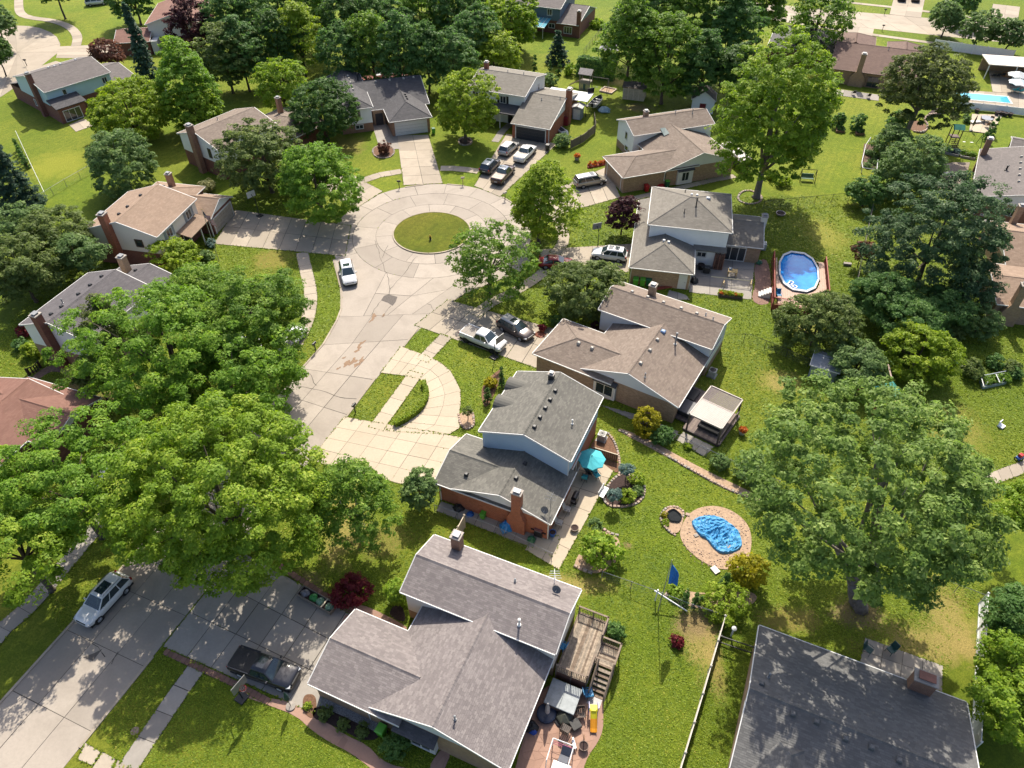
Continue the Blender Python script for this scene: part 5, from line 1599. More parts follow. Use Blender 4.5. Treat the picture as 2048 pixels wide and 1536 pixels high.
for i, (x, y, r) in enumerate(((1880, 738, 14), (1905, 728, 8), (1945, 735, 22), (1990, 722, 16), (2025, 735, 18), (2030, 745, 15))): shrub('deep' if i % 2 else 'olive', ('%s bush from the left in the row above the raised bed' % ordn[i]), x, y, r, .8, group='row of bushes above the raised bed')
shrub('pale', 'pale leafy bush below the blue grey shed', 1690, 772, 22, .8)
shrub('olive', 'pinkish bush between the yellowish bush and brick wall', 1908, 668, 20, .8)
shrub('lime', 'planting along the wire fence behind the tall maple', 1545, 352, 12, .5)
for i in range(7):
    x, y = 32 + i * 3, 288 + i * 6
    shrub('dark', ('%s small conifer in the row along the left rail fence' % ordn[i]), x, y, 5, h=2.2, shape='cone', name='cypress', cat='cypress', group='conifers along the left rail fence')
hedge('lime', 'curved clipped yellow green hedge along the loop drive', px((847, 768), (853, 785), (852, 800), (842, 818), (825, 833), (802, 846), (790, 853)), .5, .62)
hedge('deep', 'tall clipped dark hedge at the play tower', px((1154, 150), (1228, 161)), 1.6, 3.6, leaf=.26)
hedge('lime', 'small flower hedge in the planter by the patio posts', px((1436, 588), (1484, 597)), .5, .6, leaf=.16)
# ------------------------------------------------------------------ vehicles
def paint(name, col, metal=.0): return plain('paint_' + name, col, .28, .04, 2, metal=metal, coat=.7)
TYRE = plain('tyre_rubber', (.02, .02, .02), .85)
RIM = plain('alloy_rim', (.45, .45, .46), .3, .1, metal=.8)
LAMP = plain('headlamp_glass', (.62, .64, .66), .1, .1)
TAIL = plain('tail_lamp', (.35, .012, .012), .2, .1)
PLATE = plain('number_plate', (.6, .6, .58), .5)
CARGL = plain('car_glass', (.03, .05, .055), .05, .25, 1.5, spec=.9)
SHAPES = {
    'suv': dict(L=4.7, W=1.88, st=[(-2.35, .74, .5, .93), (-2.24, .87, .36, 1.02), (-1.5, .93, .3, 1.06), (-.2, .94, .28, 1.04), (.9, .94, .28, 1.02), (1.35, .93, .3, .99), (2.0, .88, .34, .88), (2.25, .78, .4, .74), (2.36, .62, .45, .62)],
                cab=(-2.2, -1.75, .25, 1.12), zt=1.68, ax=(-1.38, 1.42), doors=3),
    'sedan': dict(L=4.6, W=1.82, st=[(-2.3, .7, .5, .8), (-2.2, .83, .36, .9), (-1.5, .9, .3, .95), (-.2, .91, .26, .93), (.8, .91, .26, .92), (1.3, .9, .3, .88), (1.95, .85, .34, .76), (2.2, .74, .4, .64), (2.3, .55, .45, .54)],
                  cab=(-1.75, -.95, .2, 1.05), zt=1.42, ax=(-1.35, 1.35), doors=2),
    'van': dict(L=5.1, W=1.96, st=[(-2.55, .84, .5, 1.0), (-2.45, .93, .36, 1.08), (-1.5, .98, .3, 1.1), (0, .98, .28, 1.08), (1.2, .97, .28, 1.04), (1.6, .96, .3, .98), (2.2, .88, .34, .82), (2.45, .74, .4, .68), (2.55, .55, .45, .58)],
                cab=(-2.45, -2.2, .75, 1.75), zt=1.74, ax=(-1.5, 1.55), doors=3),
    'pickup': dict(L=5.6, W=1.98, st=[(-2.8, .9, .5, 1.12), (-2.72, .95, .45, 1.2), (-1.6, .97, .42, 1.2), (-.6, .98, .4, 1.2), (.3, .98, .4, 1.18), (1.25, .98, .4, 1.17), (1.6, .97, .42, 1.16), (2.45, .93, .44, 1.08), (2.7, .86, .48, .92), (2.8, .7, .52, .8)],
                   cab=(-.72, -.5, .62, 1.35), zt=1.86, ax=(-1.75, 1.78), doors=2),
}
def car(label, cat, kind, pt, rear, front, name='parked_car', roofbar=False, sunroof=0, cover=None, roofm=None, scale=1.0, group=None, dk=False):
    """rear, front: ground pixels under the two bumpers"""
    a, b = at(*rear), at(*front)
    c = (a + b) / 2
    d = b - a
    th = math.atan2(d.y, d.x)
    sp = SHAPES[kind]
    root = thing(name, label, cat, (c.x, c.y, .05), th, group)
    root.scale = (scale,) * 3
    rings = []
    for x, w_, zb, zt in sp['st']:
        h_ = zt - zb
        half = [(w_ * .86, zb), (w_ * .98, zb + .18 * h_), (w_, zb + .55 * h_), (w_ * .975, zt - .13 * h_), (w_ * .88, zt - .02 * h_), (w_ * .5, zt + .02)]
        rings.append([(x, -y, z) for y, z in half] + [(x, y, z) for y, z in half[::-1]])
    MB().loft(rings).build('body', pt, root, smooth=True, fix=True)
    # dark sill and bumper bottoms
    m = MB(); x0, x1 = sp['st'][0][0], sp['st'][-1][0]
    m.bb(x0 + .12, x1 - .16, -sp['W'] / 2 * .93, sp['W'] / 2 * .93, .24, .42)
    m.build('underbody', BLACK, root)
    # cabin: glass house, then roof skin and pillars in body colour
    b0, t0, t1, b1 = sp['cab']
    zb = 1.0 if kind in ('suv', 'van') else (.88 if kind == 'sedan' else 1.14)
    zt = sp['zt']
    wb, wt = sp['W'] / 2 * .93, sp['W'] / 2 * .70
    lo = [(b0, -wb), (b1, -wb), (b1, wb), (b0, wb)]
    hi = [(t0, -wt), (t1, -wt), (t1, wt), (t0, wt)]
    L3 = [Vector((x, y, zb)) for x, y in lo]
    H3 = [Vector((x, y, zt - .05)) for x, y in hi]
    m = MB(); m.add(L3 + H3, [(0, 1, 5, 4), (1, 2, 6, 5), (2, 3, 7, 6), (3, 0, 4, 7), (4, 5, 6, 7)])
    m.build('cabin', pt, root)
    n_ = 7
    rr = []
    for k in range(n_ + 1):
        f = k / n_
        x = t0 - .04 + (t1 - t0 + .08) * f
        e = .05 * (1 - (2 * f - 1) ** 4)
        rr.append([(x, -wt - .02, zt - .09), (x, -wt * .96, zt - .03 + e * .5), (x, -wt * .5, zt + e), (x, wt * .5, zt + e), (x, wt * .96, zt - .03 + e * .5), (x, wt + .02, zt - .09)])
    MB().loft(rr, closed=False).build('roof', roofm or pt, root, smooth=True, fix=True)
    def pane(nm, p, q, r, s_, i0=.06, i1=.06, j0=.08, j1=.1, mat=CARGL):
        P = lambda u, v: (p * (1 - u) + q * u) * (1 - v) + (s_ * (1 - u) + r * u) * v
        cs = [P(i0, j0), P(1 - i1, j0), P(1 - i1, 1 - j1), P(i0, 1 - j1)]
        nrm = (cs[1] - cs[0]).cross(cs[2] - cs[0]).normalized() * .012
        m = MB(); m.add([c_ + nrm for c_ in cs], [(0, 1, 2, 3)])
        return m.build(nm, mat, root)
    pane('windscreen', L3[1], L3[2], H3[2], H3[1])
    pane('rear_window', L3[3], L3[0], H3[0], H3[3])
    nd = sp['doors']
    for k in range(nd):
        f0, f1 = k / nd, (k + 1) / nd
        pane('side_window', L3[0].lerp(L3[1], f0), L3[0].lerp(L3[1], f1), H3[0].lerp(H3[1], f1), H3[0].lerp(H3[1], f0), .04, .05)
        pane('side_window', L3[2].lerp(L3[3], f0), L3[2].lerp(L3[3], f1), H3[2].lerp(H3[3], f1), H3[2].lerp(H3[3], f0), .05, .04)
    # wheels
    for x in sp['ax']:
        for s_ in (-1, 1):
            y = s_ * sp['W'] / 2
            rw = .37 if kind == 'pickup' else .34
            ar = MB(); ar.tube([(x, y * .80, rw), (x, y * .965, rw)], rw + .09, 16); ar.build('wheel_arch', BLACK, root)
            t_ = MB(); t_.tube([(x, y * .82, rw), (x, y * .9, rw), (x, y * .985, rw), (x, y * 1.0, rw)], [rw, rw, rw, rw - .04], 16)
            wh = t_.build('wheel', TYRE, root, smooth=False)
            r_ = MB(); r_.tube([(x, y * .97, rw), (x, y * 1.006, rw)], rw * .63, 12); r_.build('rim', BLACK if dk else RIM, wh)
            s5 = MB()
            for k in range(5):
                a_ = k * 1.2566
                s5.bar((x, y * 1.008, rw), (x + math.cos(a_) * rw * .58, y * 1.008, rw + math.sin(a_) * rw * .58), .03)
            s5.build('spoke', BLACK if dk else RIM, wh)
    xf, wf = sp['st'][-3], sp['W'] / 2
    zf = xf[3] - .2
    for s_ in (-1, 1):
        m = MB(); m.box(xf[0] + .1, s_ * wf * .76, zf, .34, .3, .15, s_ * -.35); m.build('headlamp', LAMP, root, bevel=.03)
        m = MB(); m.box(sp['st'][0][0] + .1, s_ * wf * .84, .92 if kind != 'pickup' else 1.0, .16, .17, .28); m.build('tail_lamp', TAIL, root, bevel=.02)
        m = MB(); m.box(b1 - .42, s_ * (wf + .09), zb + .1, .14, .2, .15); m.build('mirror', pt, root, bevel=.03)
        for k in range(2):
            m = MB(); m.box(b0 + (b1 - b0) * (.36 + .3 * k), s_ * wf * 1.003, zb - .14, .16, .02, .03); m.build('door_handle', pt, root)
    m = MB(); m.box(sp['st'][-2][0] + .05, 0, .62 if kind != 'pickup' else .78, .1, sp['W'] * .5, .22 if kind != 'pickup' else .36); m.build('grille', BLACK, root)
    m = MB(); m.box(sp['st'][0][0] - .005, 0, .72, .02, .5, .13); m.build('number_plate', PLATE, root)
    if roofbar:
        for s_ in (-1, 1):
            m = MB(); m.tube([(t0 + .1, s_ * wt * .93, zt), (t0 + .25, s_ * wt * .93, zt + .08), (t1 - .3, s_ * wt * .93, zt + .08), (t1 - .1, s_ * wt * .93, zt)], .022, 5); m.build('roof_rail', METAL, root)
    for k in range(1 if sunroof == 3 else sunroof):
        xs = t1 - .42 - .8 * k if sunroof > 1 else t1 - .55
        if sunroof == 3: xs = t1 - .72
        m = MB(); m.box(xs, 0, zt + .047, .62 if sunroof < 3 else 1.1, wt * 1.25, .012); m.build('sunroof', CARGL, root)
    if kind == 'pickup':
        x0_, x1_ = -2.62, b0 - .06
        if cover is None:
            m = MB(); m.bb(x0_, x1_, -.78, .78, 1.19, 1.225); m.build('bed_floor', BLACK, root)
        else:
            m = MB(); m.bb(x0_, x1_, -.84, .84, 1.17, 1.255); m.build('bed_cover', cover, root, bevel=.02)
            for k in (1, 2):
                m = MB(); m.bb(x0_ + (x1_ - x0_) * k / 3 - .015, x0_ + (x1_ - x0_) * k / 3 + .015, -.82, .82, 1.255, 1.262); m.build('cover_seam', BLACK, root)
        for s_ in (-1, 1):
            m = MB(); m.bb(x0_, x1_, s_ * .85, s_ * .97, 1.16, 1.27); m.build('bed_rail', pt, root, bevel=.02)
    return root
PW = paint('white', (.80, .80, .79))
PS = paint('silver', (.50, .49, .46), .3)
PB = paint('black', (.014, .015, .022))
PBR = paint('dark_brown', (.085, .062, .055), .2)
PM = paint('maroon', (.055, .022, .018), .1)
PR = paint('red', (.38, .012, .022))
PG = paint('champagne', (.42, .385, .32), .3)
TON = plain('grey_tonneau', (.33, .29, .25), .75, .12)
car('white pickup with grey bed cover in the driveway of the long brown roof', 'pickup', 'pickup', PW, (930, 673), (1004, 703), 'pickup_truck', cover=TON, dk=True)
car('dark brown car with a sunroof next to the white pickup', 'car', 'suv', PBR, (1000, 648), (1064, 684), 'parked_car', sunroof=1, roofm=PS)
car('white car with black sunroof parked by the lower left kerb', 'car', 'suv', PW, (246, 1172), (180, 1243), 'parked_car', sunroof=3, roofbar=True)
car('black pickup with black bed cover in the nearest driveway', 'pickup', 'pickup', PB, (472, 1325), (598, 1369), 'pickup_truck', cover=BLACK, sunroof=1, scale=.97)
car('white car parked against the curved kerb of the circle', 'car', 'suv', PW, (692, 533), (703, 578), 'parked_car', sunroof=1)
car('red sedan at the mouth of the driveway by the olive tree', 'car', 'sedan', PR, (1084, 532), (1140, 534), 'parked_car')
car('white car with twin sunroofs in front of the hip roofed house', 'car', 'suv', PW, (1252, 522), (1184, 512), 'parked_car', sunroof=2)
car('silver white car nearest the charcoal garage, on the left', 'car', 'suv', PS, (1004, 316), (1030, 292), 'parked_car', roofm=PW)
car('white pickup nearest the charcoal garage, on the right', 'pickup', 'pickup', PW, (1032, 335), (1068, 297), 'pickup_truck', cover=plain('pale_tonneau', (.6, .54, .46), .7))
car('small black car beside the maroon pickup', 'car', 'suv', PB, (966, 354), (994, 325), 'parked_car', sunroof=1, roofm=plain('grey_roof_skin', (.2, .23, .27), .2))
car('dark maroon pickup with beige bed cover at the street end of the driveway', 'pickup', 'pickup', PM, (986, 379), (1026, 336), 'pickup_truck', cover=plain('beige_tonneau', (.55, .46, .38), .7), sunroof=1, roofm=plain('blue_grey_roof_skin', (.3, .36, .45), .2))
car('silver minivan in front of the brown garage door', 'minivan', 'van', PG, (1150, 375), (1208, 364), 'minivan', sunroof=1, roofm=paint('pale_silver', (.62, .61, .6)))
car('white car mostly hidden under the broad left trees', 'car', 'van', PW, (455, 712), (508, 700), 'parked_car')
car('white car glimpsed under the left boughs at the kerb', 'car', 'suv', PW, (574, 700), (596, 674), 'parked_car')
car('silver car glimpsed through the left hand trees', 'car', 'suv', PS, (225, 968), (268, 938), 'parked_car')
car('left one of the two cars in the driveway across the far street', 'car', 'suv', PB, (1802, 14), (1803, -14), 'parked_car')
car('right one of the two cars in the driveway across the far street', 'car', 'suv', PBR, (1829, 15), (1831, -13), 'parked_car')
car('white van at the top edge beside the turning circle', 'van', 'van', PW, (176, 12), (214, 8), 'parked_van')

# aluminium rowing boat on its trailer
def boat():
    a, b = at(1184, 222), at(1202, 203)
    d = b - a
    root = thing('rowing_boat', 'small open boat with bench seats beside the blue tarpaulin', 'boat', (*((a + b) / 2).to_2d(), .45), math.atan2(d.y, d.x))
    L = 4.6
    rings, inn_ = [], []
    for k in range(9):
        f = k / 8
        w_ = .82 * (1 - max(0, (f - .45) / .55) ** 2.2) + .02
        x = -L / 2 + L * f
        rings.append([(x, -w_, .72 + .2 * f * f), (x, -w_ * .75, .25), (x, 0, .08 + .3 * f ** 4), (x, w_ * .75, .25), (x, w_, .72 + .2 * f * f)])
        inn_.append([(x, -w_ * .92, .72 + .2 * f * f), (x, -w_ * .68, .32), (x, 0, .2 + .3 * f ** 4), (x, w_ * .68, .32), (x, w_ * .92, .72 + .2 * f * f)])
    m = MB(); m.loft(rings, closed=False); m.loft([[r[0], i[0]] for r, i in zip(rings, inn_)], closed=False); m.loft([[i[4], r[4]] for r, i in zip(rings, inn_)], closed=False)
    m.add(rings[0], [(0, 1, 2, 3, 4)])
    m.build('hull', plain('boat_white', (.62, .6, .55), .5), root)
    MB().loft(inn_, closed=False).build('hull_lining', plain('boat_grey', (.16, .16, .16), .6), root)
    for x in (-1.5, -.4, .7):
        m = MB(); m.bb(x - .16, x + .16, -.72, .72, .56, .61); m.build('bench', plain('boat_white', (.62, .6, .55)), root)
    m = MB(); m.bb(-L / 2 - .3, -L / 2 - .02, -.15, .15, .3, 1.0); m.build('outboard_motor', BLACK, root)
    tr = thing('boat_trailer', 'low steel trailer under the open boat', 'trailer', (*((a + b) / 2).to_2d(), 0), math.atan2(d.y, d.x))
    m = MB()
    for s_ in (-1, 1): m.bar((-2.0, s_ * .7, .42), (1.2, s_ * .55, .42), .05); m.bar((1.2, s_ * .55, .42), (3.0, 0, .42), .05)
    m.bar((-1, -.8, .42), (-1, .8, .42), .05)
    m.build('frame', METAL, tr)
    for s_ in (-1, 1):
        m = MB(); m.tube([(-1, s_ * .85, .28), (-1, s_ * 1.0, .28)], .28, 12); m.build('wheel', TYRE, tr)
boat()
# ------------------------------------------------------------------ fences
WIRE = plain('fence_wire', (.33, .33, .32), .5, .1, metal=.4)
VINYL = plain('white_vinyl', (1.0, 1.0, 1.0), .45, .05)
BEIGE = plain('beige_boards', (.64, .54, .40), .75, .15, 5)
GREYB = plain('grey_boards', (.20, .17, .13), .9, .3, 5)
def ground(p): return Vector((p[0], p[1], 0))
def at_h(pts, z): return [ground(at(x, y, z)) for x, y in pts]
def wire_fence(label, pts, h=1.15, rail=METAL, step=2.5, name='chain_link_fence', mesh=.32):
    P = at_h(pts, h)
    o = P[0]
    root = thing(name, label, 'fence', o)
    P = [p - o for p in P]
    m = MB()
    for a, b in zip(P, P[1:]): m.bar(a + Vector((0, 0, h)), b + Vector((0, 0, h)), .026)
    m.build('rail', rail, root)
    c = resample(P, step)
    for p in c: MB().tube([(p.x, p.y, -.05), (p.x, p.y, h + .06)], .03, 6).build('post', rail, root)
    w_ = MB()
    c = resample(P, mesh)
    for a, b in zip(c, c[1:]):
        for k in range(4):
            z0, z1 = h * k / 4, h * (k + 1) / 4
            w_.bar((a.x, a.y, z0), (b.x, b.y, z1), .0035)
            w_.bar((a.x, a.y, z1), (b.x, b.y, z0), .0035)
    tag(w_.build('wire_mesh', WIRE, root), kind='stuff')
    return root
def board_fence(label, pts, h, mat, name, step=2.4, bw=.16, gap=.012, post=None, cap=True, th=.03, rails=True, zt=None):
    P = at_h(pts, h if zt is None else zt)
    o = P[0]
    root = thing(name, label, 'fence', o)
    P = [p - o for p in P]
    for i, p in enumerate(resample(P, step)):
        MB().box(p.x, p.y, h / 2, .13, .13, h + .1).build('post', post or mat, root)
        if cap: MB().lathe(p.x, p.y, [(.11, h + .05), (.11, h + .09), (.02, h + .16)], 4).build('post_cap', post or mat, root)
    if rails:
        for a, b in zip(P, P[1:]):
            d = (b - a); th_ = math.atan2(d.y, d.x); c = (a + b) / 2
            for z in (h - .04, .25): MB().box(c.x, c.y, z, d.length, .07, .09, th_).build('rail', post or mat, root)
    c = resample(P, bw)
    for a, b in zip(c, c[1:]):
        d = b - a; q = (a + b) / 2
        MB().box(q.x, q.y, h / 2, d.length - gap, th, h - .1 + rnd.uniform(-.01, .01), math.atan2(d.y, d.x)).build('board', mat, root)
    return root
wire_fence('wire fence along the slab of the brick house, left run', ((868, 1009), (985, 1050), (1104, 1106)))
wire_fence('wire fence crossing the lawn from the ball bush to the white rail', ((1205, 1143), (1310, 1180), (1380, 1207), (1450, 1230)))
wire_fence('wire fence along the rock border beside the pergola', ((1328, 855), (1405, 893), (1482, 929), (1560, 962)))
wire_fence('thin wire fence between the hip roofed and long brown roofed yards', ((1447, 668), (1500, 668), (1560, 692), (1620, 718)), rail=DARK)
wire_fence('long wire fence with thick rail between the sunny lawn and chestnut', ((1749, 400), (1728, 500), (1707, 607), (1690, 690)), rail=plain('rusty_rail', (.34, .29, .24), .8))
wire_fence('short wire fence near the red swing frame', ((1674, 765), (1662, 824)), rail=plain('pale_rail', (.5, .46, .42), .7))
wire_fence('wire fence behind the tall maple trunk', ((1530, 402), (1580, 397), (1640, 391), (1702, 386)), h=1.4, rail=DARK)
wire_fence('wire fence with white rail from the left lawn to the grey green tree', ((72, 392), (125, 360), (182, 328)), h=1.3)
wire_fence('wire fence with white rail beside the row of small conifers', ((31, 262), (60, 325), (88, 384)), h=1.3, rail=VINYL)
wire_fence('dark wire fence by the slate blue house', ((1168, 98), (1185, 77), (1202, 56)), rail=DARK)
wire_fence('wire fence from the enormous maple to the white privacy fence', ((1868, 1150), (1925, 1172), (1972, 1190)))
board_fence('white vinyl privacy fence in front of the green bank', ((1977, 1187), (1970, 1340), (1963, 1484)), 1.8, VINYL, 'privacy_fence', bw=.3)
board_fence('long white vinyl fence below the far street', ((1872, 79), (1950, 90), (2031, 101)), 1.8, VINYL, 'privacy_fence', bw=.6)
board_fence('short cream board fence between the two nearest houses', ((928, 1031), (903, 1078)), 1.8, BEIGE, 'board_fence', step=1.6)
board_fence('pale low board fence right of the nearest back lawn', ((1451, 1232), (1410, 1375), (1362, 1536), (1352, 1570)), 1.15, BEIGE, 'board_fence', bw=.2, post=plain('pale_rail_wood', (.70, .64, .55), .7))
board_fence('grey timber fence enclosing the yard of the dark garage house', ((1142, 281), (1168, 268), (1192, 248), (1189, 226)), 1.5, GREYB, 'timber_fence', bw=.14)
board_fence('black iron picket fence by the slate grey roof', ((1443, 1272), (1478, 1284), (1512, 1295)), 1.2, BLACK, 'picket_fence', bw=.13, gap=.11, th=.02, cap=False)
board_fence('dark picket fence behind the purple grey roofed house', ((75, 722), (66, 732), (50, 738)), 1.0, plain('dark_pickets', (.08, .06, .04), .9), 'picket_fence', bw=.3, gap=.16, cap=False)
board_fence('white pool wall fence at the upper right', ((1922, 203), (1985, 209), (2062, 218)), 1.3, VINYL, 'privacy_fence', bw=.5, step=4)

# ------------------------------------------------------------------ timber deck of the nearest house
def rail_run(root, a, b, z, h=.95, mat=None, step=.13):
    a, b = Vector(a), Vector(b)
    d = b - a; th = math.atan2(d.y, d.x); c = (a + b) / 2
    MB().box(c.x, c.y, z + h, d.length + .1, .13, .04, th).build('hand_rail', mat, root)
    MB().box(c.x, c.y, z + .1, d.length, .05, .08, th).build('bottom_rail', mat, root)
    n = max(1, int(d.length / step))
    for k in range(1, n):
        p = a.lerp(b, k / n)
        MB().box(p.x, p.y, z + h / 2 + .05, .04, .04, h - .12, th).build('baluster', mat, root)
    for k in range(max(1, round(d.length / 1.3)) + 1):
        p = a.lerp(b, k / max(1, round(d.length / 1.3)))
        MB().box(p.x, p.y, (z + h) / 2, .1, .1, z + h - .03, th).build('post', mat, root)
dk = thing('timber_deck', 'weathered grey timber deck with steps behind the nearest house', 'deck', (OA.x, OA.y, 0), TA)
RAILW = plain('deck_rail_wood', (.27, .205, .155), .85, .3, 6)
pl_ = [plain('deck_plank_%s' % n_, c, .85, .5, 5, bmp=.3) for n_, c in (('pale', (.42, .335, .25)), ('grey', (.30, .245, .19)), ('brown', (.22, .16, .115)))]
u = 15.85
while u < 18.25:
    MB().bb(u, u + .132, 8.55, 13.75, 1.25, 1.3 + rnd.uniform(-.004, .004)).build('plank', rnd.choice(pl_), dk)
    u += .14
v = 10.35
while v < 12.1:
    MB().bb(18.3, 19.85, v, v + .132, 1.06, 1.1).build('plank', rnd.choice(pl_), dk)
    v += .14
m = MB(); m.bb(15.85, 18.3, 8.55, 8.6, .1, 1.24); m.bb(18.25, 18.3, 8.6, 13.7, .9, 1.24); m.bb(19.8, 19.85, 10.35, 12.1, .7, 1.05); m.bb(15.85, 18.3, 13.7, 13.75, .9, 1.24)
m.build('skirt', plain('deck_skirt', (.20, .09, .06), .9, .3, 6), dk)
for a, b, z in (((15.9, 13.72), (18.27, 13.72), 1.3), ((18.27, 13.72), (18.27, 12.2), 1.3), ((15.9, 8.58), (18.27, 8.58), 1.3), ((18.35, 12.12), (19.83, 12.12), 1.1), ((19.83, 12.12), (19.83, 10.4), 1.1), ((18.27, 8.58), (18.27, 10.4), 1.3), ((18.3, 10.36), (18.62, 10.36), 1.1)):
    rail_run(dk, a, b, z, mat=RAILW)
for k in range(6):
    MB().bb(18.66, 19.7, 10.3 - .32 * (k + 1), 10.3 - .32 * k - .05, .9 - .17 * k, .95 - .17 * k).build('tread', rnd.choice(pl_), dk)
for uu in (18.6, 19.78):
    m = MB(); m.tube([(uu, 10.35, .95), (uu, 8.3, 0)], .09, 4); m.build('stringer', RAILW, dk)
    m = MB(); m.tube([(uu, 10.35, 2.05), (uu, 8.3, 1.0)], .06, 4); m.build('hand_rail', RAILW, dk)
    for f in (0, .5, 1): MB().box(uu, 10.35 - 2.05 * f, (2.05 - 1.05 * f) / 2, .09, .09, 2.05 - 1.05 * f).build('post', RAILW, dk)
m = MB(); m.bb(18.7, 19.7, 7.7, 8.35, 0, .08)
pt = tag(m.build('paver_step', plain('pale_paver', (.5, .47, .45)), None), 'pale paver step at the foot of the deck stairs', 'step')
pt.location = (OA.x, OA.y, 0); pt.rotation_euler = (0, 0, TA)

# ------------------------------------------------------------------ furniture and garden gear: builders
def chair(label, x, y, rz, mat, name='patio_chair', seat=.44, w_=.55, frame=None, slats=False, z=0.0, group=None, cat='chair'):
    p = at(x, y, .4 + z)
    root = thing(name, label, cat, (p.x, p.y, z + .05), R(rz), group)
    fm = frame or mat
    if slats:
        for k in range(5): MB().bb(-w_ / 2 + k * w_ / 5 + .012, -w_ / 2 + (k + 1) * w_ / 5 - .012, -w_ / 2, w_ / 2, seat, seat + .03).build('slat', mat, root)
        for k in range(5): MB().bb(-w_ / 2 + k * w_ / 5 + .012, -w_ / 2 + (k + 1) * w_ / 5 - .012, w_ / 2, w_ / 2 + .035, seat + .08, seat + .6).build('back_slat', mat, root)
    else:
        MB().bb(-w_ / 2, w_ / 2, -w_ / 2, w_ / 2, seat - .04, seat + .03).build('seat', mat, root, bevel=.02)
        m = MB(); m.loft([[(-w_ / 2, w_ / 2 - .02, seat), (w_ / 2, w_ / 2 - .02, seat), (w_ / 2, w_ / 2 + .04, seat), (-w_ / 2, w_ / 2 + .04, seat)], [(-w_ / 2, w_ / 2 + .16, seat + .55), (w_ / 2, w_ / 2 + .16, seat + .55), (w_ / 2, w_ / 2 + .21, seat + .55), (-w_ / 2, w_ / 2 + .21, seat + .55)]])
        m.build('backrest', mat, root)
    for sx in (-1, 1):
        for sy in (-1, 1): MB().bar((sx * w_ * .46, sy * w_ * .46, 0), (sx * w_ * .46, sy * w_ * .46, seat), .022).build('leg', fm, root)
        m = MB(); m.bar((sx * w_ * .52, -w_ * .45, seat + .2), (sx * w_ * .52, w_ * .5, seat + .22), .025); m.build('arm', fm, root)
    return root
def parasol(label, x, y, h, rad, mat, mat2=None, furled=False, table=None, n=8):
    p = at(x, y, h)
    root = thing('parasol', label, 'parasol', (p.x, p.y, .05))
    MB().tube([(0, 0, 0), (0, 0, h + .1)], .025, 6).build('pole', METAL, root)
    if furled:
        MB().lathe(0, 0, [(.05, h * .3), (.19, h * .42), (.16, h * .7), (.05, h)], 10).build('canopy', mat, root)
    else:
        for k in range(n):
            a0, a1 = 2 * math.pi * k / n, 2 * math.pi * (k + 1) / n
            am = (a0 + a1) / 2
            m = MB()
            e0, e1 = Vector((math.cos(a0) * rad, math.sin(a0) * rad, h - rad * .38)), Vector((math.cos(a1) * rad, math.sin(a1) * rad, h - rad * .38))
            em = (e0 + e1) / 2 * .97; em.z = h - rad * .33
            t = Vector((0, 0, h))
            h0, h1, hm = t.lerp(e0, .5), t.lerp(e1, .5), t.lerp(em, .5) - Vector((0, 0, .03))
            m.add([t, h0, hm, h1, e0, em, e1, e0 - Vector((0, 0, .12)), em - Vector((0, 0, .12)), e1 - Vector((0, 0, .12))], [(0, 1, 2), (0, 2, 3), (1, 4, 5, 2), (2, 5, 6, 3), (4, 7, 8, 5), (5, 8, 9, 6)])
            m.build('canopy_gore', mat2 if (mat2 and k % 2) else mat, root)
            MB().bar((0, 0, h - .02), e0 - Vector((0, 0, .02)), .012).build('rib', METAL, root)
        MB().lathe(0, 0, [(.05, h), (.05, h + .06), (.01, h + .12)], 8).build('finial', DARK, root)
    MB().lathe(0, 0, [(.3, 0), (.3, .05), (.06, .12)], 12).build('base', DARK, root)
    return root
def table(label, x, y, mat, rx=.6, ry=None, h=.72, rz=0, name='patio_table', leg=None, rnd_=True, z=0.0):
    p = at(x, y, h + z)
    root = thing(name, label, 'table', (p.x, p.y, z + .05), R(rz))
    if rnd_: MB().lathe(0, 0, [(rx, h - .04), (rx, h)], 20).build('tabletop', mat, root)
    else: MB().bb(-rx, rx, -(ry or rx), ry or rx, h - .05, h).build('tabletop', mat, root, bevel=.015)
    for sx in (-1, 1):
        for sy in (-1, 1): MB().bar((sx * rx * .6, sy * (ry or rx) * .6, 0), (sx * rx * .6, sy * (ry or rx) * .6, h - .04), .03).build('leg', leg or mat, root)
    return root
def bin_(label, x, y, mat, rz=0, s=1.0, lid=None, group=None, name='wheelie_bin'):
    p = at(x, y, .5)
    root = thing(name, label, 'bin', (p.x, p.y, .04), R(rz), group)
    m = MB(); m.loft([[(-.25 * s, -.25 * s, .08), (.25 * s, -.25 * s, .08), (.25 * s, .25 * s, .08), (-.25 * s, .25 * s, .08)], [(-.31 * s, -.33 * s, 1.0 * s), (.31 * s, -.33 * s, 1.0 * s), (.31 * s, .33 * s, 1.0 * s), (-.31 * s, .33 * s, 1.0 * s)]])
    m.build('bin_body', mat, root)
    m = MB(); m.loft([[(-.34 * s, -.38 * s, 1.0 * s), (.34 * s, -.38 * s, 1.0 * s), (.34 * s, .36 * s, 1.0 * s), (-.34 * s, .36 * s, 1.0 * s)], [(-.28 * s, -.3 * s, 1.08 * s), (.28 * s, -.3 * s, 1.08 * s), (.28 * s, .34 * s, 1.1 * s), (-.28 * s, .34 * s, 1.1 * s)]])
    m.build('lid', lid or mat, root)
    m = MB(); m.bar((-.28 * s, .42 * s, .98 * s), (.28 * s, .42 * s, .98 * s), .025); m.build('handle', BLACK, root)
    for sx in (-1, 1):
        m = MB(); m.tube([(sx * .22 * s, .27 * s, .1), (sx * .3 * s, .27 * s, .1)], .1, 10); m.build('wheel', BLACK, root)
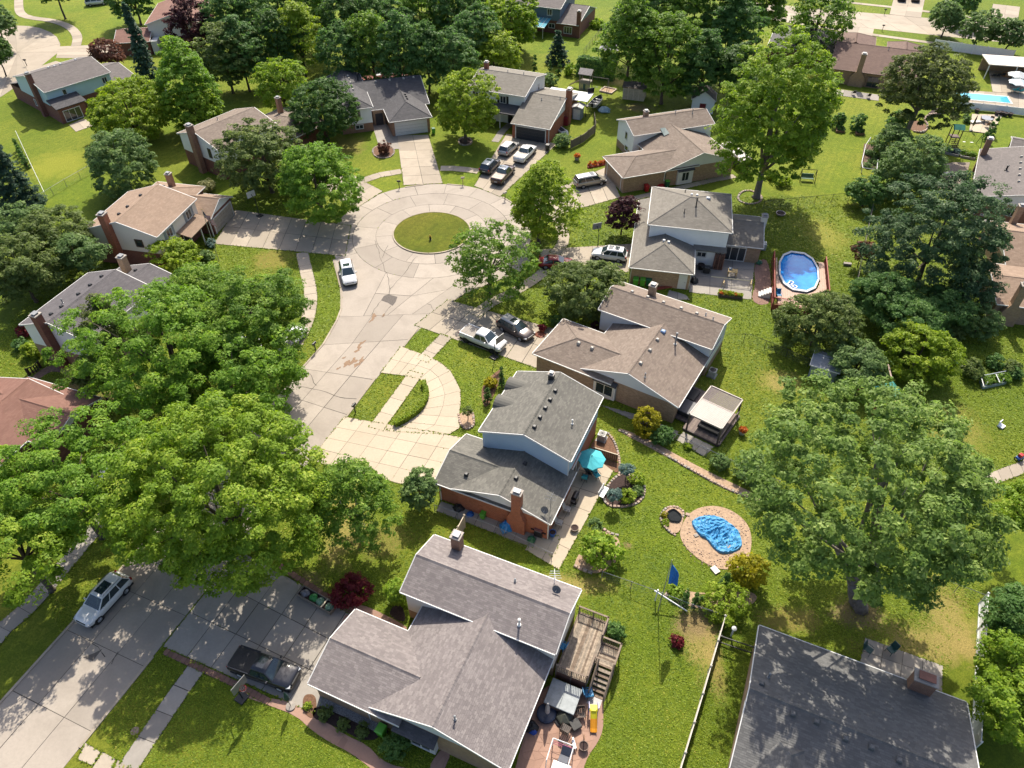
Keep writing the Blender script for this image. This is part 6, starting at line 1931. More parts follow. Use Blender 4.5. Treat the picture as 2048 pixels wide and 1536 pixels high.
def grill(label, x, y, rz, mat=None, name='gas_grill', z=0.0):
    p = at(x, y, .7 + z)
    root = thing(name, label, 'grill', (p.x, p.y, z + .05), R(rz))
    m = mat or BLACK
    MB().bb(-.38, .38, -.27, .27, .08, .8).build('cabinet', DARK, root, bevel=.02)
    c = MB(); c.loft([[(x_, .27 * math.cos(a), .82 + .3 * math.sin(a)) for a in [math.pi * k / 8 for k in range(9)]] for x_ in (-.38, .38)], closed=False)
    for x_ in (-.38, .38): c.add([(x_, .27 * math.cos(a), .82 + .3 * math.sin(a)) for a in [math.pi * k / 8 for k in range(9)]], [tuple(range(9))])
    c.build('hood', m, root)
    for s_ in (-1, 1): MB().bb(s_ * .4, s_ * .72, -.22, .22, .78, .82).build('side_shelf', DARK, root)
    MB().bar((-.3, -.3, .92), (.3, -.3, .92), .02).build('handle', METAL, root)
def bench(label, x, y, rz, mat, L=1.3):
    p = at(x, y, .4)
    root = thing('garden_bench', label, 'bench', (p.x, p.y, .05), R(rz))
    for k in range(5): MB().bb(-L / 2, L / 2, -.25 + .1 * k, -.165 + .1 * k, .42, .45).build('slat', mat, root)
    for k in range(4): MB().bb(-L / 2, L / 2, .27, .3, .5 + .1 * k, .585 + .1 * k).build('back_slat', mat, root)
    for sx in (-1, 1):
        for sy in (-.2, .24): MB().bar((sx * (L / 2 - .06), sy, 0), (sx * (L / 2 - .06), sy, .42 if sy < 0 else .9), .03).build('leg', DARK, root)
def mailbox(label, x, y, rz, mat=BLACK, post=None):
    p = at(x, y)
    root = thing('mailbox', label, 'mailbox', (p.x, p.y, 0), R(rz))
    MB().box(0, 0, .55, .1, .1, 1.2).build('post', post or DARK, root)
    prof = [(-.11, 1.1), (.11, 1.1), (.11, 1.24)] + [(.11 * math.cos(a), 1.24 + .11 * math.sin(a)) for a in [math.pi * k / 6 for k in range(1, 6)]] + [(-.11, 1.24)]
    m = MB(); m.loft([[(x_, y_, z_) for y_, z_ in prof] for x_ in (-.28, .28)]); m.build('letter_box', mat, root)
    MB().box(0, .125, 1.32, .03, .02, .16).build('signal_flag', REDP, root)
def hoop(label, x, y, top, rz, board=None, h=3.05):
    """x, y: pixel of the foot"""
    p = at(x, y)
    root = thing('basketball_hoop', label, 'basketball hoop', (p.x, p.y, 0), R(rz))
    MB().tube([(0, 0, 0), (0, 0, 2.6), (0, -.7, 3.2)], .05, 6).build('pole', DARK, root)
    MB().bb(-.65, .65, -.78, -.73, 2.75, 3.65).build('backboard', board or plain('clear_backboard', (.22, .22, .21), .3), root)
    m = MB(); pts_ = [(math.cos(a) * .23, -1.05 + math.sin(a) * .23, 3.05) for a in [2 * math.pi * k / 12 for k in range(13)]]
    m.tube(pts_, .012, 4); m.build('rim', REDP, root)
    m = MB()
    for k in range(8):
        a = 2 * math.pi * k / 8
        m.bar((math.cos(a) * .22, -1.05 + math.sin(a) * .22, 3.04), (math.cos(a + .4) * .13, -1.05 + math.sin(a + .4) * .13, 2.65), .006)
    m.build('net', WHITE, root)
    MB().bb(-.4, .4, -.3, .5, 0, .16).build('base', DARK, root, bevel=.04)
def pot(label, x, y, r, h, mat, plant=None, group=None, name='plant_pot'):
    p = at(x, y, h / 2)
    root = thing(name, label, 'pot', (p.x, p.y, .02), 0, group)
    MB().lathe(0, 0, [(r * .7, 0), (r, h), (r, h + .03), (r * .85, h + .03), (r * .82, h - .05)], 14).build('pot', mat, root)
    MB().lathe(0, 0, [(r * .84, h - .06), (r * .84, h - .03)], 12).build('soil', MULCHD, root)
    if plant:
        me, C = crown_mesh(plant, r * 1.15, r * .8, max(.08, r * .3), int(x), 3.0, r * .4, 'round', 0, -.4)
        link('plant', me, root).location = (0, 0, h + r * .45)
def shed(label, o, th, w_, d, h, hr, wallm, roofm, trim=None, ax='v', doors=1, dm=None, front='-v', cat='shed', seam=0):
    hs = House('garden_shed', label, o, th, roofm, wallm, wallm, .3, .5, trim=trim or WHITE, seed=int(abs(o[0] * 3)) + 2, cat=cat)
    hs.block(-.15, w_ + .15, -.15, d + .15, h, hr, ax, 'gg', oh=.15, rake=.15)
    for k in range(doors):
        c = w_ * (k + .5) / doors
        if doors == 1: hs.door(c, .002, front, 1.15, 1.7, mat=dm)
        else: hs.slabx(MB(), (c, .0, h * .45), front, w_ / doors - .12, h * .82, 0, .05).build('door_panel', dm or wallm, hs.root)
    return hs
STONES = [STONE, plain('pink_stone', (.46, .33, .26), .85, .3, 5), plain('grey_stone', (.36, .32, .28), .85, .3, 5)]
def stone_ring(label, pts, size, name='stone_edging', closed=True, z=.16, cat='edging', smooth_=2):
    q = smooth([at(*p).to_2d() for p in pts], smooth_, closed)
    if closed: q.append(q[0])
    c = resample(q, size)
    o = c[0]
    root = thing(name, label, cat, (o.x, o.y, 0))
    for i in range(len(c) - 1):
        a, b = c[i], c[i + 1]
        d = b - a
        p = (a + b) / 2 - o
        l_, w_ = d.length * rnd.uniform(.78, .95), size * rnd.uniform(.6, .85)
        hh = z * rnd.uniform(.75, 1.2)
        t = math.atan2(d.y, d.x) + rnd.uniform(-.15, .15)
        m = MB()
        def rg(f, zz): return [(p.x + (X * math.cos(t) - Y * math.sin(t)), p.y + (X * math.sin(t) + Y * math.cos(t)), zz) for X, Y in ((-l_ / 2 * f, -w_ / 2 * f), (l_ / 2 * f * rnd.uniform(.85, 1), -w_ / 2 * f), (l_ / 2 * f, w_ / 2 * f * rnd.uniform(.8, 1)), (-l_ / 2 * f, w_ / 2 * f))]
        m.loft([rg(1, -.02), rg(1, hh * .7), rg(.78, hh)])
        m.build('stone', rnd.choice(STONES), root)
    return root
def ac_unit(label, x, y, rz, z=0.0):
    p = at(x, y, .45)
    root = thing('air_conditioner', label, 'air conditioner', (p.x, p.y, 0), R(rz))
    MB().bb(-.5, .5, -.5, .5, 0, .06).build('pad', plain('grey_pad', (.35, .34, .33)), root)
    MB().bb(-.4, .4, -.4, .4, .06, .86).build('casing', plain('ac_casing', (.55, .53, .49), .5), root, bevel=.03)
    MB().lathe(0, 0, [(.34, .865), (.34, .885), (.3, .89)], 20).build('fan_guard', BLACK, root)
    for k in range(4):
        m = MB(); m.box(0, 0, .9, .62, .06, .01, k * .785); m.build('fan_blade', DARK, root)
    MB().lathe(0, 0, [(.1, .89), (.1, .93), (.02, .95)], 10).build('fan_hub', DARK, root)
# ------------------------------------------------------------------ street furniture
mailbox('black mailbox on a post at the kerb by the loop drive', 711, 826, 65)
mailbox('mailbox at the kerb left of the charcoal roofed house driveway', 799, 377, 0)
mailbox('wooden post mailbox at the kerb between top driveways', 926, 370, 10, mat=plain('pale_mailbox', (.55, .45, .32)), post=WOODY)
mailbox('brown post mailbox with pale box by the maroon pickup', 1010, 400, 30, mat=plain('pale_box', (.66, .58, .5)), post=plain('brown_trim', (.12, .07, .04)))
mailbox('mailbox under the left boughs at the kerb', 632, 703, 65)
mailbox('mailbox on the near side of the far street', 1764, 62, -20)
mailbox('mailbox on the far side of the far street', 1768, 30, -20)
mailbox('mailbox at the turning circle by the blue sided house', 54, 132, 0)
hoop('basketball hoop at the edge of the white pickup driveway', 990, 716, None, 50)
hoop('basketball hoop beside the black pickup in front of the nearest house', 486, 1398, None, 60, h=3)
hoop('basketball hoop beside the white car by the hip roof', 1195, 499, None, 200)
hoop('basketball hoop under the trees left of the circle', 519, 432, None, 230, board=WHITE)
hoop('basketball hoop behind the dark garage house', 1176, 213, None, 20, board=BLACK)
p = at(861, 481)
r_ = thing('fire_hydrant', 'yellow topped fire hydrant on the round island', 'hydrant', (p.x, p.y, .1))
HY = plain('hydrant_dark', (.06, .05, .04), .5); HYY = plain('hydrant_yellow', (.6, .42, .04), .5)
MB().lathe(0, 0, [(.18, 0), (.18, .06), (.13, .08), (.13, .55)], 12).build('barrel', HY, r_)
MB().lathe(0, 0, [(.16, .55), (.16, .62), (.12, .72), (.04, .8), (.04, .86)], 12).build('bonnet', HYY, r_)
for s_ in (-1, 1): MB().tube([(s_ * .1, 0, .42), (s_ * .22, 0, .42)], .06, 8).build('nozzle', HYY, r_)
p = at(270, 1462)
r_ = tag(MB().lathe(p.x, p.y, [(.3, -.02), (.3, .025), (.26, .03)], 20).build('manhole_cover', plain('rusty_iron', (.30, .22, .17), .8, .3, 6)), 'round rusty manhole cover in the verge grass', 'manhole cover')
# flags
p = at(438, 522)
r_ = thing('flagpole', 'tall thin flagpole in front of the tan roofed house', 'flagpole', (p.x, p.y, 0))
MB().tube([(0, 0, 0), (0, 0, 7.6)], [.05, .035], 8).build('pole', plain('pole_grey', (.5, .5, .5), .4, metal=.5), r_)
MB().lathe(0, 0, [(.02, 7.6), (.09, 7.68), (.02, 7.76)], 8).build('finial', plain('brass', (.5, .38, .15), .3), r_)
fl = thing('national_flag', 'red and white striped flag with blue corner on the flagpole', 'flag', (p.x, p.y, 0))
FR_, FW_, FB_ = plain('flag_red', (.45, .02, .04), .7), plain('flag_white', (.72, .7, .68), .7), plain('flag_blue', (.02, .03, .13), .7)
def flagpt(u, v):
    return Vector((.06 + u * .75 - .1 * math.sin(u * 6 + v * 2), -.25 * u + .14 * math.sin(u * 9 + v), 7.4 - v * .95 - u * .72))
for i in range(13):
    m = MB()
    u0 = .4 if i < 7 else 0
    n_ = 8
    vs = []
    for k in range(n_ + 1):
        u = u0 + (1.5 - u0) * k / n_
        vs += [flagpt(u, i / 13), flagpt(u, (i + 1) / 13)]
    m.add(vs, [(2 * k, 2 * k + 1, 2 * k + 3, 2 * k + 2) for k in range(n_)])
    m.build('stripe', FW_ if i % 2 else FR_, fl)
m = MB(); vs = []
for k in range(4):
    for j in range(4): vs.append(flagpt(.42 * k / 3, j / 3 * 7 / 13))
m.add(vs, [(k * 4 + j, k * 4 + j + 1, k * 4 + j + 5, k * 4 + j + 4) for k in range(3) for j in range(3)])
ct = m.build('canton', FB_, fl)
m = MB()
for k in range(5):
    for j in range(4):
        q = flagpt(.04 + .085 * k, .06 + j * .12); m.box(q.x, q.y - .012, q.z, .03, .004, .03)
m.build('stars', FW_, ct)
p = at(1316, 1222)
r_ = thing('blue_flag_pole', 'slim pole standing by the wire fence with the blue flag', 'flagpole', (p.x, p.y, 0))
MB().tube([(0, 0, 0), (0, 0, 6.6), (.05, .1, 7.4)], [.05, .03, .02], 6).build('pole', plain('pole_grey', (.5, .5, .5)), r_)
m = MB(); rr = []
for k in range(9):
    f = k / 8
    z_ = 7.2 - f * 2.4
    wd = .12 + .62 * min(1, f * 2.2)
    rr.append([(.06 + wd * j / 4, -.05 + .1 * math.sin(j * 1.7 + f * 4) - f * .25, z_ - j * .09) for j in range(5)])
m.loft(rr, closed=False)
f_ = tag(m.build('blue_flag', plain('royal_blue_cloth', (.015, .20, .66), .6, .2)), 'royal blue flag hanging from the slim pole in the back lawn', 'flag')
f_.location = (p.x, p.y, 0)
a, b = at(1309, 1181, 1.5), at(1374, 1222, .5)
r_ = thing('fallen_post', 'white post leaning across the wire fence below the blue flag', 'post', (a.x, a.y, 0))
MB().tube([Vector((0, 0, 1.5)), b - ground(a)], [.07, .05], 6).build('post', VINYL, r_)
MB().tube([(.25, -.05, 0), (.25, -.05, 1.7)], .06, 6).build('stake', VINYL, r_)

# ------------------------------------------------------------------ back garden of the middle house
parasol('open teal parasol over the patio table of the middle house', 1184, 912, 2.45, 1.35, TEAL)
table('round glass table beneath the teal parasol', 1180, 935, plain('dark_tabletop', (.08, .09, .1), .2), .62)
chair('teal cushioned chair nearest the garden under the teal parasol', 1194, 951, 30, TEAL, frame=DARK)
chair('teal cushioned chair by the wall under the teal parasol', 1170, 955, 160, TEAL, frame=DARK)
chair('wooden chair between the table and the teal parasol pole', 1189, 944, 80, WOODY, frame=DARK)
ac_unit('air conditioner in the mulch by the middle house', 1204, 872, -24)
bench('white slatted bench beside the middle ball topped tree', 1207, 985, 60, VINYL)
grill('black gas grill by the wall of the middle house', 1150, 995, 66)
chair('pale chair below the grill against the wall', 1135, 1019, 70, plain('pale_cushion', (.5, .48, .45)), frame=DARK)
chair('pale chair nearest the aerial corner of the middle house', 1119, 1046, 70, plain('pale_cushion', (.5, .48, .45)), frame=DARK)
pot('round fire pit on the patio of the middle house', 1149, 1058, .38, .35, plain('rusty_steel', (.16, .1, .075)), name='fire_pit')
pot('blue barrel planter at the corner downspout', 1105, 1068, .32, .5, BLUEP)
p = at(1231, 976)
tag(MB().box(p.x, p.y, .08, .5, .42, .06, .3).build('stepping_stone', plain('white_slab', (.72, .66, .6))), 'white square slab on the patio edge', 'slab')
grill('tall dark smoker cabinet by the brick corner', 1078, 1062, -24, plain('dark_red_enamel', (.12, .02, .025), .3), name='smoker')
def heap(label, x, y, r, mat, name, cat, h=.7, seed=1, z=.04, world=None):
    p = world if world is not None else at(x, y, h / 2)
    g = random.Random(seed)
    z0 = z
    rings = []
    for z, f in ((0, 1), (.3, 1.02), (.7, .75), (.95, .4), (1, .1)):
        rings.append([(p.x + r * f * g.uniform(.75, 1.2) * math.cos(a), p.y + r * f * g.uniform(.75, 1.2) * math.sin(a), z0 + h * z * g.uniform(.9, 1.1)) for a in [2 * math.pi * k / 12 for k in range(12)]])
    return tag(MB().loft(rings).build(name, mat), label, cat)
heap('bright blue tarpaulin bundle against the brick chimney wall', 1011, 1052, .55, BLUET, 'tarpaulin_bundle', 'tarpaulin', 1.0, 2)
bin_('lime green bin lid crate by the side door of the middle house', 966, 1030, GREENP, -24, .75)
heap('dark bundle of garden gear by the left brick wall', 918, 1014, .5, BLACK, 'garden_gear', 'gear', .5, 4)
heap('blue folded cloth beside the dark garden gear', 940, 1028, .35, BLUEP, 'folded_cloth', 'cloth', .3, 6)
heap('green and black mower like bundle left of the smoker', 1062, 1078, .4, DGREENP, 'garden_gear', 'gear', .5, 7)
p0, p1 = at(1187, 896, .9), at(1236, 911, .9)
r_ = thing('low_screen', 'brown timber screen between the teal parasol and the mulch', 'screen', ground(p0))
d_ = ground(p1) - ground(p0)
for k in range(12):
    q = d_ * (k + .5) / 12
    MB().box(q.x, q.y, .5, d_.length / 12 - .02, .04, .95, math.atan2(d_.y, d_.x)).build('board', plain('brown_board', (.24, .13, .07), .8), r_)
MB().box(d_.x / 2, d_.y / 2, 1.0, d_.length, .09, .05, math.atan2(d_.y, d_.x)).build('cap_rail', BEIGE, r_)
stone_ring('ring of rough stones round the bed with the blue ball topped trees', ((1205, 985), (1238, 945), (1275, 955), (1292, 975), (1285, 1000), (1265, 1012), (1235, 1015), (1210, 1010)), .34, 'stone_ring')
stone_ring('line of stones edging the mulch by the air conditioner', ((1215, 866), (1230, 885), (1240, 920), (1238, 955)), .32, closed=False)
stone_ring('stones edging the long rock border', ((1237, 860), (1290, 886), (1370, 933), (1440, 972), (1515, 1002)), .36, closed=False, smooth_=1)
stone_ring('stones at the foot of the bright bush', ((1147, 1131), (1165, 1140), (1185, 1147)), .4, closed=False)
stone_ring('short row of stones beside the lower ball topped tree', ((1205, 1058), (1222, 1068), (1238, 1072)), .36, closed=False)
stone_ring('rough stones edging the cypress bed', ((1330, 1195), (1338, 1180), (1358, 1170)), .42, closed=False)
stone_ring('ring of pale stones round the topiary by the loop drive', ((917, 828), (920, 848), (932, 862), (950, 852), (945, 825)), .34, closed=False)
stone_ring('round brick edging of the spiky plant bed', ((745, 298), (758, 291), (785, 293), (790, 306), (780, 316), (755, 317), (746, 308)), .4)
stone_ring('stone ring round the yellow green tree', ((916, 283), (922, 276), (940, 276), (945, 284), (938, 291), (922, 291)), .4)
stone_ring('white stone ring round the tall maple trunk', ((1474, 396), (1482, 384), (1500, 380), (1522, 390), (1524, 402), (1505, 410), (1482, 406)), .45)
stone_ring('grey wall stones edging the kidney shaped bed', ((1826, 263), (1845, 268), (1857, 255), (1848, 240), (1852, 232), (1875, 228), (1905, 225), (1909, 214)), .5, closed=False, z=.3)
# pond ring and the tarpaulin over the dug out pond
bed('pond_bed', ((1318, 1040), (1330, 1015), (1352, 1013), (1368, 1025), (1366, 1045), (1356, 1070), (1335, 1062)), SOIL, .1)
stone_ring('ring of blocks round the little black pond', ((1352, 1072), (1335, 1062), (1318, 1040), (1328, 1018), (1347, 1012), (1368, 1022), (1366, 1036)), .3, 'stone_ring', closed=False)
p = at(1348, 1034)
r_ = thing('pond_liner', 'little black preformed pond shell inside the stone ring', 'pond', (p.x, p.y, .12))
out_ = blob(0, 0, .62, .78, .2, 16, .12, 3)
m = MB()
m.loft([[(*q, .12) for q in out_], [(*(q * .92), .16) for q in out_], [(*(q * .82), .1) for q in out_], [(*(q * .7), .02) for q in out_]], cap=False)
m.add([(*(q * .72), .03) for q in out_], [tuple(range(16))])
m.build('shell', plain('pond_black', (.02, .023, .026), .8, spec=.1), r_)
tp = [at(*q).to_2d() for q in ((1380, 1046), (1392, 1036), (1421, 1032), (1440, 1036), (1470, 1055), (1480, 1070), (1485, 1090), (1480, 1100), (1462, 1108), (1443, 1109), (1428, 1100), (1412, 1078), (1398, 1073))]
tp = smooth(tp, 1, True)
tp = resample(tp + [tp[0]], .16)[:-1]
c_ = sum(tp, Vector((0, 0))) / len(tp)
m = MB(); vs, fs = [], []
nr, n_ = 26, len(tp)
def crumple(x, y):
    def nz(k, o): return mnoise.noise(Vector((x * k + o, y * k * 1.3 - x * k * .5, o)))
    return .20 * (1 - abs(nz(.9, 3))) ** 5 + .16 * (1 - abs(nz(1.9, 11))) ** 5 + .09 * (1 - abs(nz(4.0, 23))) ** 4 + .03 * nz(9, 5)
for i in range(nr + 1):
    f = i / nr
    for q in tp:
        w_ = c_.lerp(q, f)
        z_ = .12 + (crumple(w_.x, w_.y) * (1.15 - .6 * f) - .12 * (1 - f)) + .05
        if i == nr: z_ = .06
        vs.append((w_.x, w_.y, max(.055, z_)))
for i in range(nr):
    for k in range(n_): fs.append((i * n_ + k, i * n_ + (k + 1) % n_, (i + 1) * n_ + (k + 1) % n_, (i + 1) * n_ + k))
m.add(vs, fs)
tag(m.build('blue_tarpaulin', plain('bright_tarp', (.06, .33, .64), .55, .35, 4), fix=True), 'crumpled bright blue tarpaulin lying in the sand ring', 'tarpaulin')
for i, (x, y, s_, l) in enumerate(((1458, 1096, .34, 'pale slab weighing down the tarpaulin, large one'), (1431, 1094, .25, 'pinkish block on the lower edge of the tarpaulin'), (1476, 1065, .3, 'grey block on the right end of the tarpaulin'), (1430, 1141, .55, 'white flat slab at the foot of the sand ring'), (1375, 1030, .3, 'stone by the tarpaulin next to the pond'), (1392, 1072, .3, 'stone at the lower left edge of the tarpaulin'))):
    p = at(x, y)
    tag(MB().box(p.x, p.y, .2 if i < 3 else .08, s_ * 1.3, s_, .12, i * .7).build('paving_block', STONES[i % 3] if i != 3 else plain('white_slab', (.72, .66, .6)), bevel=.03), l, 'block')
g = random.Random(12)
m = MB()
for k in range(260):
    a = g.uniform(0, 6.28); rr = g.uniform(.55, 1.0)
    q = at(1432 + math.cos(a) * 70 * rr, 1076 + math.sin(a) * 60 * rr)
    s_ = g.uniform(.02, .08)
    m.lathe(q.x, q.y, [(s_, .04), (s_ * .9, .04 + s_ * .6), (s_ * .3, .05 + s_ * .9)], 5)
structure('scattered_pebbles', m, STONES[1])['kind'] = 'stuff'

# pergola with louvred roof behind the long brown roof
po = at(1379, 827.7, 2.6)
r_ = thing('louvre_pergola', 'pergola with slatted louvre roof behind the long brown roofed house', 'pergola', (po.x, po.y, 0), R(-36.5))
PGF = plain('pergola_cream', (.46, .39, .345), .5, .06); PGD = plain('pergola_brown', (.12, .085, .075), .6); LOUV = plain('louvre_grey', (.22, .18, .175), .6, .08)
W_, D_ = 3.45, 5.0
for a, b in (((0, 0), (W_, 0)), ((0, D_), (W_, D_)), ((0, 0), (0, D_)), ((W_, 0), (W_, D_))):
    MB().bb(min(a[0], b[0]) - .05, max(a[0], b[0]) + .05, min(a[1], b[1]) - .05, max(a[1], b[1]) + .05, 2.48, 2.66).build('beam', PGF, r_)
MB().bb(.05, W_ - .05, D_ * .53, D_ * .53 + .08, 2.5, 2.66).build('beam', PGF, r_)
n_ = 27
for k in range(n_):
    x_ = .07 + (W_ - .14) * (k + .5) / n_
    wv = (W_ - .14) / n_
    MB().bb(x_ - wv * .38, x_ + wv * .38, .06, D_ * .53 - .01, 2.6, 2.63).build('louvre', PGF, r_)
    m = MB(); m.loft([[(x_ - .058, y_, 2.55), (x_ - .05, y_, 2.54), (x_ + .05, y_, 2.60), (x_ + .04, y_, 2.61)] for y_ in (D_ * .53 + .09, D_ - .06)]); m.build('louvre', LOUV, r_)
for x_, y_ in ((.05, .05), (W_ - .05, .05), (W_ - .05, D_ - .05), (.05, D_ - .05)): MB().box(x_, y_, 1.3, .16, .16, 2.6).build('post', PGD, r_)
pd_ = thing('low_deck', 'low dark timber deck beneath the louvre pergola', 'deck', (po.x, po.y, 0), R(-36.5))
k = 0
PLD = [plain('dark_plank', (.20, .15, .135), .8, .3, 5), plain('dusk_plank', (.26, .20, .17), .8, .3, 5)]
x_ = -3.0
while x_ < 3.6:
    MB().bb(x_, x_ + .28, .1 if x_ > -.4 else 1.0, 5.1 if x_ > -.4 else 6.3, .1, .32 + (k % 3) * .002).build('plank', PLD[k % 2], pd_)
    x_ += .29; k += 1
MB().bb(-.3, 3.6, .02, .09, 0, .3).build('fascia', PGD, pd_)
for y_ in (.2,): pass
for k in range(14): MB().box(3.5, .4 + k * .34, .75, .05, .05, .9).build('baluster', PGD, pd_)
MB().bb(3.46, 3.54, .2, 5.0, 1.18, 1.24).build('hand_rail', PGD, pd_)
def local(o, th, x, y, z=0): return (o.x + x * math.cos(th) - y * math.sin(th), o.y + x * math.sin(th) + y * math.cos(th), z)
th_ = R(-36.5)
t_ = thing('lounge_sofa', 'dark slatted lounge sofa under the louvre pergola', 'sofa', local(po, th_, 1.9, 1.3, .33), th_)
MB().bb(-1.1, 1.1, -.4, .4, .1, .42).build('seat', DARK, t_, bevel=.04); MB().bb(-1.1, 1.1, .3, .45, .42, .85).build('backrest', DARK, t_, bevel=.03)
t_ = thing('hot_tub', 'grey covered hot tub beside the pergola', 'hot tub', local(po, th_, -1.35, 2.4, .33), th_)
MB().bb(-.95, .95, -.95, .95, 0, .6).build('tub', DARK, t_, bevel=.12); MB().bb(-1, 1, -1, 1, .6, .72).build('cover', plain('tub_cover', (.13, .13, .14), .6), t_, bevel=.05)
t_ = thing('corner_lounge', 'dark cushioned seat against the long brown roofed house', 'sofa', local(po, th_, -1.6, 4.7, .33), th_)
MB().bb(-.5, .5, -.9, .9, .05, .45).build('seat', DARK, t_, bevel=.05); MB().bb(-.6, -.42, -.9, .9, .45, .85).build('backrest', DARK, t_, bevel=.03)
pavement('stone_pad', grid([Vector(local(po, th_, a, b)) for a, b in ((-.2, -.15), (3.3, -.15), (3.0, -2.0), (-.2, -1.6))], 3, 2), GREYC, z=.04)
pavement('side_path', grid([Vector(local(po, th_, a, b)) for a, b in ((-4.5, -.6), (-.4, -.4), (-.4, -1.7), (-9.2, -1.9))], 6, 1), GREYC, z=.036)
pot('white planter with red flowers on the lawn by the pergola', 1484, 865, .36, .42, plain('pale_planter', (.62, .57, .5)), 'flame')
ac_unit('air conditioner behind the long brown roofed house', 1425, 745, -31)

# ------------------------------------------------------------------ pink patio of the nearest house
t_ = thing('hot_tub', 'square grey covered hot tub below the timber deck', 'hot tub', (*A(17.0, 7.15), .05), TA)
MB().bb(-1.12, 1.12, -.95, .95, 0, .75).build('tub', plain('tub_shell', (.16, .11, .09)), t_, bevel=.1)
for s_ in (-1, 1): MB().bb(min(0, s_ * 1.17), max(0, s_ * 1.17), -1.0, 1.0, .75, .88).build('cover', plain('grey_tub_cover', (.33, .36, .37), .55), t_, bevel=.04)
t_ = thing('trampoline', 'small round covered trampoline on the pink patio', 'trampoline', (*A(17.55, 6.0), .05), 0)
MB().lathe(0, 0, [(.62, 0), (.62, .35), (.55, .42), (.02, .75)], 6).build('cover', plain('olive_cover', (.075, .08, .06), .6), t_)
MB().lathe(0, 0, [(.72, .05), (.74, .12), (.66, .14)], 16).build('rim', BLACK, t_)
parasol('furled striped parasol in a round dark base on the pink patio', 1096, 1408, 2.3, 1, plain('grey_canvas', (.5, .46, .45)), furled=True)
t_ = thing('round_pool_cover', 'round navy tub under the furled parasol', 'tub', (*A(16.25, 5.75), .04), 0)
MB().lathe(0, 0, [(.7, 0), (.72, .3), (.62, .34), (.1, .38)], 18).build('tub', plain('navy_cover', (.03, .045, .085), .5), t_)
WIC = plain('dark_brown_frame', (.07, .05, .04), .6)
chair('slatted chair nearest the yellow slide on the pink patio', 1162, 1428, 5, WIC, slats=True, w_=.62, group=None)
chair('slatted chair facing the square stool on the pink patio', 1131, 1460, 150, WIC, slats=True, w_=.66)
p = at(1151, 1449, .4)
t_ = thing('square_stool', 'dark square stool between the two slatted chairs', 'stool', (p.x, p.y, .05), .5)
MB().bb(-.36, .36, -.36, .36, .12, .45).build('seat', plain('charcoal_cushion', (.06, .058, .055), .7), t_, bevel=.05)
for sx in (-1, 1):
    for sy in (-1, 1): MB().box(sx * .28, sy * .28, .06, .06, .06, .12).build('leg', WIC, t_)
a, b = at(1187, 1412, .9), at(1187, 1466, .1)
YEL, ORG = plain('yellow_plastic', (.72, .62, .02), .4, .06), plain('orange_plastic', (.72, .30, .015), .4, .06)
t_ = thing('toy_slide', 'yellow and orange toddler slide at the edge of the pink patio', 'slide', ground(a) + Vector((0, 0, .05)), math.atan2((b - a).y, (b - a).x))
L_ = (ground(b) - ground(a)).length
m = MB(); m.loft([[(x_, -.24, z_ + .12), (x_, -.19, z_), (x_, .19, z_), (x_, .24, z_ + .12), (x_, .2, z_ + .12), (x_, .15, z_ + .04), (x_, -.15, z_ + .04), (x_, -.2, z_ + .12)] for x_, z_ in ((.3, .88), (L_ * .5, .52))]); m.build('upper_chute', YEL, t_)
m = MB(); m.loft([[(x_, -.24, z_ + .12), (x_, -.19, z_), (x_, .19, z_), (x_, .24, z_ + .12), (x_, .2, z_ + .12), (x_, .15, z_ + .04), (x_, -.15, z_ + .04), (x_, -.2, z_ + .12)] for x_, z_ in ((L_ * .5, .52), (L_ * .85, .2), (L_, .12))]); m.build('lower_chute', ORG, t_)
MB().bb(-.1, .4, -.3, .3, .84, .92).build('platform', YEL, t_, bevel=.05)
for s_ in (-1, 1): MB().bb(-.2, .3, s_ * .28, s_ * .36, 0, 1.15).build('side_panel', plain('lilac_plastic', (.45, .42, .6)), t_, bevel=.03)
pot('round fire pit bowl on the pink patio', 1167, 1494, .36, .4, plain('rusty_steel', (.16, .1, .075)), name='fire_pit')
p = at(1168, 1470)
t_ = tag(MB().tube([(p.x, p.y, .05), (p.x - .1, p.y - .7, 1.1)], .035, 6).build('garden_pole', plain('brown_board', (.24, .13, .07))), 'brown pole standing over the fire pit bowl', 'pole')
chair('blue plastic chair at the foot of the deck stairs', 1178, 1387, 100, plain('azure_plastic', (.01, .22, .46), .4), w_=.6)
chair('blue chair on the timber deck against the wall', 1123, 1292, 240, plain('azure_plastic', (.01, .22, .46), .4), w_=.55, z=1.3)
heap('dark pile of bicycles and gear by the patio wall', 1062, 1452, .5, BLACK, 'garden_gear', 'gear', .6, 9)
heap('multicoloured ball bag by the patio wall', 1066, 1461, .3, plain('bright_blue_cloth', (.02, .08, .4)), 'ball_bag', 'bag', .35, 11)
p = at(1120, 1512, .8)
t_ = thing('play_pen', 'white tube play pen at the bottom edge of the pink patio', 'play pen', (p.x, p.y, .05), R(-20))
for x_ in (-.75, .75):
    for y_ in (-.9, .75): MB().bar((x_, y_, 0), (x_, y_ * .9, 1.5), .035).build('upright', VINYL, t_)
for q0, q1 in (((-.75, .7, 1.5), (.75, .7, 1.5)), ((-.75, -.8, 1.5), (-.75, .7, 1.5)), ((.75, -.8, 1.5), (.75, .7, 1.5))): MB().bar(q0, q1, .035).build('top_rail', VINYL, t_)
for z_ in (.5, .9): MB().bar((-.75, .73, z_), (.75, .73, z_), .02).build('cross_rail', plain('pink_plastic', (.6, .12, .25)), t_)
t_ = thing('deck_lounger', 'grey folding lounger inside the white play pen', 'lounger', (p.x + .25, p.y - .1, .05), R(-25))
MB().bb(-.35, .35, -.6, .3, .3, .38).build('seat', plain('slate_cushion', (.12, .13, .16), .6), t_, bevel=.03)
